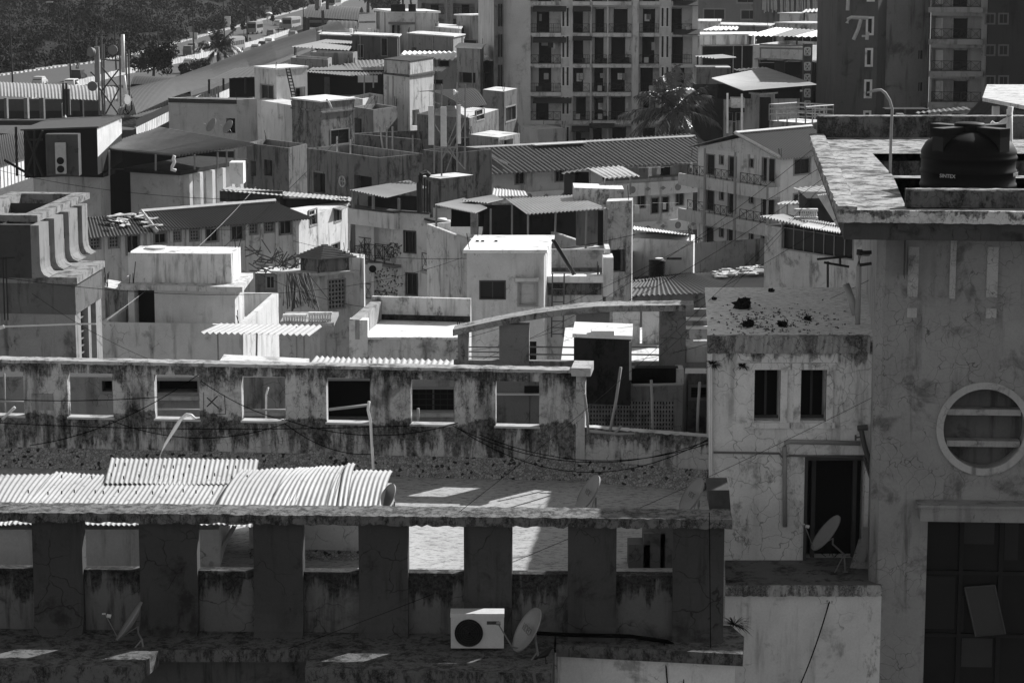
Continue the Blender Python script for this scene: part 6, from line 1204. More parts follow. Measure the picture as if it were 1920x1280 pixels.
for k in range(22): y = -20 + k * 4; m.tube([V(838, y, 341), V(845, y, 341)], .09, 4)
for x in (838, 845): m.tube([V(x, -30, 341), V(x, 66, 341)], .12, 4)
mk('ladder', m, STEEL, FB.root)
simple('grey_annex', 'low grey annex below the ladder frame building', (815, 52), (862, 56), (866, 50), 292, .5, ())
sf = simple('station_side_house', 'long low house with a ledge and potted white boxes near the station roofs', (593, 60), (705, 66), (712, 62), 300, .38, ((0, 690, 65, 702, 105, 'open'),), parapet=.5)
for x in (655, 690): boxpx('white_box', sf.root, x, 54, x + 6, 61, 298, .8, WHITE)
simple('dark_hut_row', 'row of small dim rooftop huts between the sheet roofs', (600, 66), (700, 70), (705, 66), 292, .22, ())
for n_, (a, b, c, d, lab) in enumerate((((585, 80, 290), (690, 83, 286), (697, 76, 296), (630, 70, 300), 'upper thin pale sheet awning near the station roofs'), ((545, 88, 270), (655, 95, 266), (660, 87, 276), (590, 79, 280), 'lower thin pale sheet awning on slim posts near the station roofs'))):
    t = T('sheet_awning', lab, 'awning', V(*a)); sheet('roof_sheet', t, V(*a), V(*b), V(*c), V(*d), sheetm(.42, .2, seed=30 + n_), .4, .05); posts(t, ((a[0] + 8, a[1], a[0] + 8, a[1] + 22, a[2]), (a[0] + 50, a[1] + 3, a[0] + 50, a[1] + 24, a[2])), .09, IRON)
b = simple('stained_parapet_block', 'stained low block with a broken white corner behind the white stair tower', (545, 108), (615, 112), (622, 108), 256, .36, (), parapet=.5)
b = simple('stained_parapet_block', 'stained low block with a white broken end below the sheet awnings', (582, 98), (662, 100), (670, 97), 262, .34, (), parapet=.5)
simple('dim_room_block', 'dim block with tall dark openings right of the sheet awnings', (660, 66), (745, 70), (750, 66), 276, .2, ((0, 672, 84, 681, 108, 'open'), (0, 715, 72, 726, 105, 'open')))
# ================= right hand cluster =================
rc = simple('streaked_white_block', 'tall white block with broad dark vertical streaks right of the balcony tower', (1302, 67), (1414, 66), (1416, 62), 262, .62, (), mat=pl(.62, .1, .8, 0, .02, .35, 6), roofmat=pl(.7, .2, 0, 0))
simple('low_white_room', 'low pale rooftop room with a rail beside the streaked white block', (1308, 42), (1348, 42), (1350, 38), 285, .5, ())
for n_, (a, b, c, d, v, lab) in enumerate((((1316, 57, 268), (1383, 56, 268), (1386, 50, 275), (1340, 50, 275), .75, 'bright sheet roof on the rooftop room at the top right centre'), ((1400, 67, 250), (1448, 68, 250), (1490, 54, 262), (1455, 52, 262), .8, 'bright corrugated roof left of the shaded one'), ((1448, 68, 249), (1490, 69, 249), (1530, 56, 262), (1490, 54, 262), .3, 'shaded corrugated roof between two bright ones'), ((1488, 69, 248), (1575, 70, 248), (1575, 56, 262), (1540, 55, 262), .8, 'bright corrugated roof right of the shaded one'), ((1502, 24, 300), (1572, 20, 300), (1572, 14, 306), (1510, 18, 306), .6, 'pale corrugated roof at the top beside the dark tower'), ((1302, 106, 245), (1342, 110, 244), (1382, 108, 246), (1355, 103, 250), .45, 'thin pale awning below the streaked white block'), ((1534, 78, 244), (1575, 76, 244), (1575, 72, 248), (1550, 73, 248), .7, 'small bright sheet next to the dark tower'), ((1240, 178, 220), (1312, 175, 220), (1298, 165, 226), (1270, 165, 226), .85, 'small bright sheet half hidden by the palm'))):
    t = T('sheet_roof', lab, 'roof', V(*a)); sheet('roof_sheet', t, V(*a), V(*b), V(*c), V(*d), sheetm(v, .1, seed=40 + n_), .45, .07); posts(t, ((a[0] + 6, a[1], a[0] + 6, a[1] + 16, a[2]),), .1, IRON)  # shade on the roof between the bright ones is put into its darker colour
XW = simple('cross_panel_house', 'white balcony house with crossed square panels up its corner column', (1412, 84), (1510, 88), (1570, 80), 238, .55, (), parapet=.3)
f = XW.fc[0]
for (x0, y0_, x1, y1_) in ((1424, 118, 1452, 138), (1472, 116, 1500, 140), (1424, 165, 1500, 190), (1424, 215, 1500, 235)): boxpx('dark_opening', XW.root, x0, y0_, x1, y1_, 236.2, .5, DARK)
for (x0, y0_, x1, y1_) in ((1528, 118, 1540, 145), (1544, 130, 1568, 172), (1525, 170, 1540, 200), (1540, 180, 1568, 205)): boxpx('dark_opening', XW.root, x0, y0_, x1, y1_, 235.2, .5, DARK)
boxpx('corner_column', XW.root, 1506, 82, 1522, 245, 234.8, 1, pl(.22, .1, .1, 0))
for y in (90, 118, 140, 168, 190):
    m = M(); w_, h_ = 5, 7
    for (xa, ya, xb, yb) in ((1509, y, 1519, y), (1519, y, 1519, y + 14), (1519, y + 14, 1509, y + 14), (1509, y + 14, 1509, y), (1509, y, 1519, y + 14), (1519, y, 1509, y + 14)): m.tube([V(xa, ya, 234.5), V(xb, yb, 234.5)], .07, 4)
    mk('crossed_panel', m, WHITE, XW.root)
for y in (72, 78): m = M(); m.tube([V(1424, y + 12, 236), V(1506, y + 14, 236)], .08, 4); mk('rail', m, GREYP, XW.root)
boxpx('pale_panel', XW.root, 1542, 100, 1568, 133, 234, .5, pl(.45, .1, .1, 0))
simple('rooftop_cabin', 'pale rooftop cabin below the top right sheet roof', (1462, 26), (1540, 28), (1572, 27), 300, .55, ())
simple('long_stained_parapet', 'long stained parapet block beneath the pale rooftop cabin', (1455, 44), (1520, 46), (1574, 44), 292, .4, (), mat=pl(.42, .3, .6, 0, .4, .5, 7))
a_, b_ = V(1428, 20, 340), V(1575, 20, 340); t = Bd('bamboo_clad_building', 'building wrapped in upright bamboo scaffolding at the top edge', 'building', [a_, b_, b_ + Vector((0, 12, 0)), a_ + Vector((0, 12, 0))], 22, 0, pl(.25, .2, .3, 0, .05, .4, 8)); t.done()
m = M()
for k in range(60): x = R_.uniform(1430, 1572); m.tube([V(x, -40, 338), V(x + R_.uniform(-2, 2), R_.uniform(18, 26), 338)], R_.uniform(.05, .15), 4)
mk('scaffold_pole', m, flat(.4, .8, 'pale_bamboo'), t.root)['kind'] = 'stuff'
a_, b_ = V(1302, 20, 370), V(1430, 20, 368); t = Bd('top_edge_block', 'grey building block with recessed windows at the top edge right of the balcony tower', 'building', [a_, b_, b_ + Vector((0, 12, 0)), a_ + Vector((0, 12, 0))], 22, 0, pl(.3, .1, .2, 0, 0, .3, 9))
for (x0, y0_, x1, y1_) in ((1320, 18, 1358, 36), (1390, 20, 1420, 36), (1383, -12, 1420, 5), (1322, -30, 1360, -8)): t.win(0, x0, y0_, x1, y1_, 'pane', fw=.2)
t.done()
simple('low_roof_strip', 'low roofs at the foot of the top edge block', (1300, 47), (1440, 50), (1450, 46), 310, .28, ())
WR = simple('wide_sheet_house', 'streaked house under a wide pale sheet roof right of the palm', (1380, 172), (1425, 178), (1500, 172), 206, .42, ((0, 1370, 180, 1376, 195, 'open'),))
sheet('roof_sheet', WR.root, V(1334, 147, 210), V(1394, 170, 200), V(1532, 159, 206), V(1436, 127, 226), sheetm(.42, .15, seed=50), .4, .05, rows=2)
sheet('roof_sheet', WR.root, V(1382, 133, 224), V(1440, 129, 224), V(1436, 126, 228), V(1375, 130, 228), sheetm(.3, .15, seed=51), .4, .05)
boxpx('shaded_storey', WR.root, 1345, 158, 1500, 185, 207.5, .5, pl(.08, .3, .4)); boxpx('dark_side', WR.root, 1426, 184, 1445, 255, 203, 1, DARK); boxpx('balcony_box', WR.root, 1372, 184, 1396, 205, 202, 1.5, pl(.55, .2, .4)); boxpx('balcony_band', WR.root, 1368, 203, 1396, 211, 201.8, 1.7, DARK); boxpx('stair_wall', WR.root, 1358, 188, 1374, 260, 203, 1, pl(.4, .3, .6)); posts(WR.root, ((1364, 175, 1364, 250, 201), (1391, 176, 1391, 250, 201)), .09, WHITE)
for x0 in (1366, 1381): boxpx('window', WR.root, x0, 212, x0 + 7, 226, 202.8, .3, DARK)
boxpx('clad_storey', WR.root, 1306, 126, 1370, 158, 222, 3, pl(.3, .2, .7, 0, .1, .8, 4)); boxpx('lower_storey', WR.root, 1302, 158, 1362, 262, 226, 3, pl(.14, .2, .2)); boxpx('bright_ledge', WR.root, 1342, 126, 1370, 128, 221.5, 1, WHITE)
boxpx('rear_room', WR.root, 1445, 176, 1500, 235, 210, 1, pl(.16, .3, .2)); boxpx('rear_window', WR.root, 1444, 180, 1458, 200, 209.5, .3, DARK); boxpx('rear_window', WR.root, 1464, 180, 1478, 200, 209.5, .3, DARK)
RT_ = b3('round_railed_tank', 'broad low stained tank with a bright top and pipe railing before the dark tower', (1442, 226), (1510, 231), (1562, 227), 196, cat='water tank', mat=pl(.34, .4, .6, 0, .3, .6, 3), roofmat=pl(.8, .1, 0, 0), zb=0); RT_.done()
P = [p + Vector((0, 0, RT_.zt)) for p in RT_.pts]
for k in range(4):
    A, B = P[k], P[(k + 1) % 4]; m = M()
    for h in (.5, .95, 1.3): m.tube([A + Vector((0, 0, h)), B + Vector((0, 0, h))], .06, 4)
    n = 4
    for q in range(n + 1): p = A.lerp(B, q / n); m.tube([p, p + Vector((0, 0, 1.3))], .06, 4)
    mk('railing', m, GREYP, RT_.root)
# ================= dark tower with the painted number =================
YD = 216; a_, b_, c_ = V(1566, 200, YD), V(1642, 200, YD), V(1738, 200, YD + 4)
DT = Bd('dark_painted_tower', 'dark windowed tower with a white painted number at the top right', 'building', [a_, b_, b_ + Vector((1.2, 2.0, 0)), Vector((c_.x, c_.y, 0)), Vector((c_.x + 1, c_.y + 14, 0)), a_ + Vector((.5, 18, 0))], 20.6, 0, pl(.20, .1, .15, 0, 0, .4, 11))
for y in (-28, 35, 94, 153, 211): DT.win(0, 1627 + (35 - y) * .03, y, 1635 + (35 - y) * .03, y + 28, 'pane', fw=.17, fm=pl(.55, .1, .1, 0), mull=0)
DT.done(); m = M()
f = DT.fc[0]
def stroke(pts, r=.16): m.tube([f.P(*f.uz(x, y), .03) for x, y in pts], r, 4)
stroke(((1588, 44), (1590, 36), (1596, 33), (1628, 34))); stroke(((1614, 37), (1609, 55), (1600, 75))); stroke(((1619, 66), (1619, 70))); stroke(((1627, 60), (1625, 75))); stroke(((1590, 0), (1589, 20)))
mk('painted_number', m, flat(.5, .8, 'white_brushwork'), DT.root)
f3 = DT.fc[2]
m = M(); f = DT.fc[2]; 
b_ = b3 if 0 else None
DT2 = Bd('dark_tower_core', 'plain dim grey wall shaft between the painted tower and the balconies', 'building', [V(1646, 200, 217.5), V(1738, 200, 219), V(1740, 200, 232), V(1650, 200, 232)], 20.5, 0, pl(.30, .4, .3, 0, .1, .35, 12))
for y in (95, 155, 213): DT2.win(0, 1722, y, 1730, y + 17, 'open', fr=False) if 0 else None
for y in (-30, 95, 155): DT2.win(0, 1722, y, 1730, y + 16, 'pane', fr=False)
DT2.done()
DT3 = Bd('iron_balcony_tower', 'pale fronted balcony tower with lacy iron railings at the right', 'building', [V(1741, 200, 215), V(1846, 200, 214), V(1850, 200, 230), V(1741, 200, 230)], 20.6, 0, pl(.38, .2, .3, 0, .05, .4, 13))
f = DT3.fc[0]
for y in (-32, 28, 88, 146): 
    DT3.bay(0, 1746, y + 2, 1840, y + 46, 1.4, (.45, .7), inmat=None); u, z = f.uz(1747, y + 46)
    boxpx('slab_front', DT3.root, 1742, y + 46, 1843, y + 56, 213.6, .5, pl(.34, .3, .3, 0, .1, .6))
    boxpx('inner_panel', DT3.root, 1754, y + 6, 1768, y + 40, 216.1, .2, pl(.5, .1, .2, 0)); boxpx('inner_panel', DT3.root, 1818, y + 6, 1834, y + 40, 216.1, .2, pl(.5, .1, .2, 0))
DT3.done()
DT4 = Bd('black_end_tower', 'nearly black tower with faint twin windows at the right edge', 'building', [V(1847, 200, 213), V(1990, 200, 212), V(1990, 200, 230), V(1850, 200, 230)], 20.7, 0, pl(.12, .1, .1, 0, 0, .4, 14))
for y in (27, 86, 144):
    for x in (1849, 1874): DT4.win(0, x, y, x + 15, y + 17, 'pane', fw=.12, fm=flat(.12, .8, 'dim_frame'))
DT4.done()
# low things before the dark towers
LG = T('lean_hut', 'low hut with pale panels under a thin sloping roof beyond the tower parapet', 'hut', V(1770, 260, 190)); boxpx('hut_wall', LG, 1660, 205, 1740, 262, 196, 2, pl(.1, .3, .3)); boxpx('pale_panel', LG, 1745, 212, 1784, 262, 193, .4, pl(.42, .2, .2)); boxpx('pale_panel', LG, 1788, 218, 1800, 262, 193, .4, pl(.34, .2, .2)); boxpx('round_column', LG, 1682, 214, 1695, 262, 193, 1, pl(.3, .2, .2)); boxpx('hut_wall', LG, 1784, 215, 1830, 262, 196, 1, pl(.08, .2, .3))
S4('roof_sheet', LG, ((1715, 213, 190), (1820, 205, 190), (1812, 200, 198), (1720, 209, 198)), sheetm(.3, .3, seed=60), .4, .05); posts(LG, ((1764, 212, 1764, 262, 192.5), (1697, 205, 1697, 262, 190), (1765, 244, 1784, 244, 192.5)), .08, IRON)
SG = T('slant_sheet_hut', 'hut with a steep ribbed sheet and a thick roof slab edge at the far right', 'hut', V(1870, 250, 150)); sheet('slanting_sheet', SG, V(1804, 225, 150), V(1850, 262, 146), V(1885, 212, 146), V(1848, 178, 150), sheetm(.18, .3, seed=61), .5, .08)
m = M(); m.prism([V(1842, 184, 120), V(1960, 196, 112), V(1960, 178, 130), V(1850, 177, 130)], V(1842, 190, 120).z, V(1842, 183, 120).z); mk('roof_slab', m, pl(.5, .4, .2, .3, .3, 1, 2), SG); boxpx('rear_wall', SG, 1860, 195, 1990, 262, 150, 2, pl(.2, .3, .3, .3, .3)); boxpx('pale_pier', SG, 1862, 200, 1874, 240, 125, .4, pl(.5, .2, .2)); sheet('lower_sheet', SG, V(1898, 205, 118), V(1960, 215, 112), V(1960, 200, 125), V(1905, 192, 128), sheetm(.3, .2, seed=62), .3, .04)
# ================= left: skywalk, station, road, trees =================
def road_pts(lst): return [U(x, y, 0) for x, y in lst]
Lk = [(-500, 205), (-200, 165), (0, 143), (120, 125), (175, 119), (262, 101), (350, 77), (480, 42), (590, 12), (680, -14), (800, -45)]
Rk = [(-500, 260), (-200, 232), (0, 205), (60, 186), (145, 163), (222, 143), (325, 121), (400, 105), (480, 85), (570, 54), (645, 4), (735, -32), (840, -52)]
m = M(); lp = road_pts(Lk); rp = road_pts(Rk)
def at(poly, t):
    n = len(poly) - 1; t *= n; i = min(int(t), n - 1); return poly[i].lerp(poly[i + 1], t - i)
N = 30
for i in range(N):
    a, b, c, d = at(lp, i / N), at(rp, i / N), at(rp, (i + 1) / N), at(lp, (i + 1) / N); m.quad(b, c, d, a)
for v in m.v: v.z = .02
struct('road', m, flat(.085, .85, 'asphalt', var=.2))
m = M(); 
for i in range(len(lp) - 1):
    a, b = lp[i], lp[i + 1]; e = (b - a).normalized(); n = Vector((-e.y, e.x, 0)); m.prism([a, b, b + n * 2.2, a + n * 2.2], 0, .18)
struct('pavement', m, flat(.34, .9, 'pavement_slabs'))
m = M(); k = 0
for i in range(len(lp) - 1):
    a, b = lp[i], lp[i + 1]; L = (b - a).length; e = (b - a).normalized(); n = Vector((-e.y, e.x, 0)); s = 0
    while s < L:
        m.cur = k % 2; k += 1; p = a + e * s; m.obox(p + n * -.15, e * min(1.0, L - s), n * .3, (0, 0, .3)); s += 1.0
struct('kerb', m, [flat(.65, .8, 'kerb_white'), flat(.12, .8, 'kerb_black')])
m = M(); k = 0
for i in range(3, len(rp) - 2):
    a, b = rp[i], rp[i + 1]; L = (b - a).length; e = (b - a).normalized(); n = Vector((-e.y, e.x, 0)); s = 0
    while s < L: m.obox(a + e * s, e * min(1.8, L - s) * .9, n * .25, (0, 0, 1.0 + .04 * (k % 3))); s += 1.8; k += 1
solo('barrier_wall', m, pl(.5, .2, .3, 0, 0, .4), 'segmented pale concrete barrier along the near side of the road', 'barrier')
# forest beyond the road
rnd = random.Random(3); m = M(); mt = M()
def clump(m, p, r, n, size, rnd): m.cards(p, r, n, size, rnd, .75, .45)
cnt = 0
for i in range(620):
    py = rnd.uniform(-75, 132) ; px = rnd.uniform(-120, 900)
    # must lie beyond the road's far kerb
    lim = 143 - max(0, px) * .152 if px < 262 else 103 - (px - 262) * .275
    if py > lim - 2: continue
    p = U(px, py, 0) if py > -90 else None
    if p is None or p.y > 2400: continue
    r = rnd.uniform(2.6, 5.2); h = rnd.uniform(2.5, 5.5) * (1 if rnd.random() < .8 else 1.5); far_ = max(1, p.y / 500)
    for q in range(3): clump(m, p + Vector((rnd.uniform(-r, r) * .6, rnd.uniform(-r, r) * .6, h * rnd.uniform(.6, 1.1))), r * rnd.uniform(.5, .8), int(105), .3 * far_, rnd)
g_ = M(); gp = [p + Vector((-3, 3, 0)) for p in lp]; 
fm_ = mk('forest', m, leafm(.032)); fm_['category'] = 'trees'; fm_['label'] = 'dark dense wood filling the top left beyond the road'; fm_['kind'] = 'stuff'
m = M(); rows = 24
base = [U(x, y, 0) for x, y in Lk]; 
gx = M()
for i in range(70):
    for j in range(rows):
        pass
def hgt(x, y): return 1.6 + 1.5 * math.sin(x * .13 + 2 * math.sin(y * .05)) * math.sin(y * .09) + .8 * math.sin(x * .4) * math.sin(y * .33)
kk = []
for i in range(len(lp) - 1):
    for s in range(6):
        a = lp[i].lerp(lp[i + 1], s / 6); kk.append(a)
k0 = len(gx.v); W_ = 30
for a in kk:
    for j in range(W_):
        t = (j / (W_ - 1)); dy = 3 + t ** 2 * 1500; p = a + Vector((-dy * .45, dy, 0)); gx.v.append(Vector((p.x, p.y, (0 if j == 0 else hgt(p.x, p.y) + min(1, t * 3) * 1.5))))
for i in range(len(kk) - 1):
    for j in range(W_ - 1): a = i * W_ + j; gx.f.append((a, a + W_, a + W_ + 1, a + 1)); gx.mi.append(0)
struct('undergrowth_ground', gx, leafm(.015), True)
m = M()
for i in range(900):
    a = rnd.choice(kk); d = rnd.uniform(2, 10); p = a + Vector((-d * .4, d, 0)); clump(m, p + Vector((0, 0, rnd.uniform(.5, 2.6))), rnd.uniform(.8, 2.0), 22, .38 * max(1, p.y / 500), rnd)
o = mk('roadside_scrub', m, leafm(.03)); o['kind'] = 'stuff'; o['category'] = 'scrub'; o['label'] = 'dark scrub along the far edge of the pavement'
def tree(p, r, h, n, sz, label, v=.05, name='leafy_tree', cat='tree', grp=None):
    t = T(name, label, cat, p, grp); p = Vector(p); m = M(); m.tube([p, p + Vector((.1, 0, h * .5)), p + Vector((0, 0, h * .8))], [.25 * r / 4, .18 * r / 4, .05], 6)
    for k in range(5): a = 1.3 * k; m.tube([p + Vector((0, 0, h * .45)), p + Vector((math.cos(a) * r * .6, math.sin(a) * r * .6, h * .8))], [.1 * r / 4, .03], 5)
    mk('trunk', m, flat(.06, .9, 'bark'), t); m = M()
    for k in range(int(9 + r * 2)):
        a = rnd.random() * 6.28; q = r * rnd.uniform(.1, .7); c = p + Vector((math.cos(a) * q, math.sin(a) * q, h * rnd.uniform(.5, 1.0) - q * .15)); m.cards(c, r * rnd.uniform(.25, .42), n, sz, rnd, .85, .4)
    mk('crown', m, leafm(v), t); return t
tree(U(288, 158, 0), 4.6, 6.2, 240, .28, 'big dark round tree between the road and the station roof', .03)
tree(U(345, 152, 0), 1.8, 2.6, 120, .22, 'small dark bush at the right foot of the round tree', .05); tree(U(378, 140, 0), 2.6, 2.2, 120, .22, 'low dark bush under the roadside palm', .05)
tree(U(690, 24, 0), 9, 11, 160, .5, 'grey green tree at the top centre behind the station', .03); tree(U(722, 40, 0), 6, 8, 130, .45, 'smaller tree right behind the station arch', .08); tree(U(670, -5, 0), 9, 12, 130, .6, 'hazy tree at the top edge left of the slit windowed tower', .08)
palm(U(410, 134, 0), U(410, 134, 0) + Vector((0, 0, 4.2)), 5.4, 26, 'dark palm beside the road above the station roof', 8, .02)
for (x, y, s, lab) in ((437, 66, 1.3, 'leftmost potted shrub on the road divider'), (457, 65, 1.5, 'second potted shrub on the road divider'), (458, 86, 1.1, 'thin sapling on the divider'), (511, 46, 1.2, 'small shrub near the umbrella walker')): tree(U(x, y, 0), s * .7, s * 1.9, 60, .2, lab, .04, 'road_shrub', 'shrub', 'shrubs on the road divider')
# street lamps
def lamp(x, y, h, side, label):
    p = U(x, y, 0); t = T('street_lamp', label, 'street lamp', p, 'street lamps along the road'); m = M(); m.tube([p, p + Vector((-.15, 0, h))], [.16, .09], 6); mk('pole', m, IRON, t)
    for s in side: m = M(); e = p + Vector((-.15, 0, h)); m.tube([e, e + Vector((s * 1.2, 0, .7)), e + Vector((s * 2.6, 0, .9))], .06, 5); mk('arm', m, IRON, t); m = M(); m.box(e + Vector((s * 3.0, 0, .82)), 1.1, .4, .16); mk('lamp_head', m, flat(.45, .5, 'lamp_shell'), t)
lamp(24, 158, 11, (-1,), 'street lamp at the far left of the road'); lamp(133, 154, 12.5, (-1,), 'street lamp just left of the dark van'); lamp(218, 135, 13, (1,), 'street lamp behind the left telecom mast'); lamp(298, 112, 12.5, (-1, 1), 'twin armed street lamp behind the round tree'); lamp(364, 108, 13, (1,), 'street lamp beside the palm and parked cars'); lamp(421, 74, 13.5, (1,), 'street lamp near the white hoarding'); lamp(464, 86, 13.5, (1,), 'street lamp right of the divider shrubs'); lamp(569, 34, 13, (1,), 'street lamp left of the station arch')
# vehicles
def car(p, yaw, v, label, kind='car', name='parked_car'):
    t = T(name, label, kind if kind != 'jeep' else 'van', p, 'cars on the road' if kind == 'car' else None)
    m = M(); L, W, H = (4.2, 1.7, 1.45) if kind == 'car' else (4.4, 1.8, 1.95)
    prof = [(-L / 2, .3), (L / 2, .3), (L / 2, .75), (L * .3, .9), (L * .16, H), (-L * .34, H), (-L * .47, .95), (-L / 2, .85)] if kind == 'car' else [(-L / 2, .3), (L / 2, .3), (L / 2, .9), (L * .3, 1.05), (L * .2, H), (-L * .48, H), (-L / 2, 1.0)]
    n = len(prof)
    for y in (-W / 2, W / 2):
        for x, z in prof: yy = y * (.86 if z > 1.2 else 1); m.v.append(Vector((x, yy, z)))
    for j in range(n): j2 = (j + 1) % n; m.f.append((j, j2, n + j2, n + j)); m.mi.append(0)
    m.f.append(tuple(range(n - 1, -1, -1))); m.f.append(tuple(range(n, 2 * n))); m.mi += [0, 0]
    w_ = M(); zt_, zb_ = H - .12, (.95 if kind == 'car' else 1.1)
    for s in (-1, 1): w_.quad((-L * .38, s * (W / 2 * .95), zb_), (L * .25, s * (W / 2 * .95), zb_), (L * .14, s * (W / 2 * .9), zt_), (-L * .33, s * (W / 2 * .9), zt_))
    w_.quad((-L * .475, -W * .4, zb_), (-L * .475, W * .4, zb_), (-L * .36 if kind == 'car' else -L * .487, W * .36, zt_), (-L * .36 if kind == 'car' else -L * .487, -W * .36, zt_)); w_.quad((L * .31, -W * .4, zb_), (L * .31, W * .4, zb_), (L * .19, W * .36, zt_), (L * .19, -W * .36, zt_))
    def put(nm, mm, mat, par):
        me = bpy.data.meshes.new(nm); me.from_pydata(mm.v, [], mm.f); me.materials.append(mat); o = bpy.data.objects.new(nm, me); COL.objects.link(o); o.parent = par; return o
    put('body', m, flat(v, .35, 'car_paint', 0, .5), t); put('window', w_, GLASS, t)
    for x in (-L * .3, L * .3):
        for s in (-1, 1): q = M(); q.tube([Vector((x, s * W / 2 * .8, .32)), Vector((x, s * W / 2 * 1.02, .32))], .32, 12); put('wheel', q, DARK, t)
    for s in (-.6, .6): q = M(); q.obox((L / 2, s - .15, .6), (.02, 0, 0), (0, .3, 0), (0, 0, .15)); put('headlight', q, WHITE, t)
    t.rotation_euler = (0, 0, yaw); return t
ry = math.radians(97)
def dirat(x, y): 
    a, b = U(x, y, 0), U(x + 30, y - 8, 0); return math.atan2((b - a).y, (b - a).x)
cA = [(148, 152, .02, 'jeep', 'dark boxy van driving away on the road behind the left mast'), (75, 160, .6, 'car', 'pale roofed car at the left end of the road'), (136, 171, .75, 'jeep', 'white roofed van half hidden by the bright curved walkway roof'),
      (309, 106, .7, 'car', 'white car half hidden behind the round tree'), (355, 104, .12, 'jeep', 'dark van left of the roadside palm'), (362, 94, .12, 'car', 'dark car ahead of the van near the palm'), (373, 106, .7, 'car', 'white car tucked under the roadside palm'), (356, 124, .8, 'car', 'white car parked between the round tree and the palm'), (434, 106, .4, 'car', 'grey car right of the palm trunk'),
      (481, 96, .5, 'car', 'pale parked car at the left of the verge group'), (494, 90, .08, 'car', 'dark parked car in the middle of the verge group'), (506, 84, .75, 'car', 'white parked car at the right of the verge group'), (509, 67, .25, 'car', 'grey car alone in the middle of the near lane'), (521, 48, .7, 'car', 'white car behind the bus group'), (532, 52, .4, 'car', 'grey car just left of the big bus'), (550, 70, .35, 'car', 'grey car below the big bus by the barrier'), (587, 18, .4, 'car', 'small grey car beside the station mast')]
for x, y, v, k, lab in cA: car(U(x, y, 0) + Vector((0, 0, .02)), dirat(x, y), v, lab, k, 'road_van' if k == 'jeep' else 'road_car')
def bus(p, yaw, v, label, L=9.5, H=3.0, nm='city_bus', cat='bus'):
    t = T(nm, label, cat, p); m = M(); W = 2.5; m.obox((-L / 2, -W / 2, .45), (L, 0, 0), (0, W, 0), (0, 0, H - .45)); m.obox((-L / 2 + .2, -W / 2 + .2, H), (L - .4, 0, 0), (0, W - .4, 0), (0, 0, .12))
    def put(n2, mm, mat): me = bpy.data.meshes.new(n2); me.from_pydata(mm.v, [], mm.f); me.materials.append(mat); o = bpy.data.objects.new(n2, me); COL.objects.link(o); o.parent = t
    put('body', m, flat(v, .5, 'bus_paint')); 
    for s in (-1, 1):
        for k in range(7):
            q = M(); x = -L / 2 + .5 + k * (L - 1) / 7; q.quad((x, s * (W / 2 + .01), 1.5), (x + 1.0, s * (W / 2 + .01), 1.5), (x + 1.0, s * (W / 2 + .01), 2.4), (x, s * (W / 2 + .01), 2.4)); put('window', q, GLASS)
    q = M(); q.quad((-L / 2 - .01, -1.05, 1.5), (-L / 2 - .01, 1.05, 1.5), (-L / 2 - .01, 1.05, 2.6), (-L / 2 - .01, -1.05, 2.6)); put('rear_window', q, GLASS); q = M(); q.quad((L / 2 + .01, -1.05, 1.3), (L / 2 + .01, 1.05, 1.3), (L / 2 + .01, 1.05, 2.6), (L / 2 + .01, -1.05, 2.6)); put('windscreen', q, GLASS)
    for x in (-L * .3, L * .32):
        for s in (-1, 1): q = M(); q.tube([Vector((x, s * W / 2 * .8, .45)), Vector((x, s * W / 2 * 1.02, .45))], .45, 12); put('wheel', q, DARK)
    t.rotation_euler = (0, 0, yaw)
bus(U(436, 98, 0), dirat(436, 98) - .12, .3, 'bus half hidden behind the roadside palm'); bus(U(547, 55, 0), dirat(547, 55) - .1, .35, 'big bus with a dark rear window beside the barrier'); bus(U(478, 64, 0), dirat(478, 64) - .15, .3, 'boxy truck in the middle of the road', 5.5, 2.9, 'box_truck', 'truck'); bus(U(627, 14, 0), dirat(627, 14) - .1, .3, 'bus farthest up the road beside the station mast', 9)
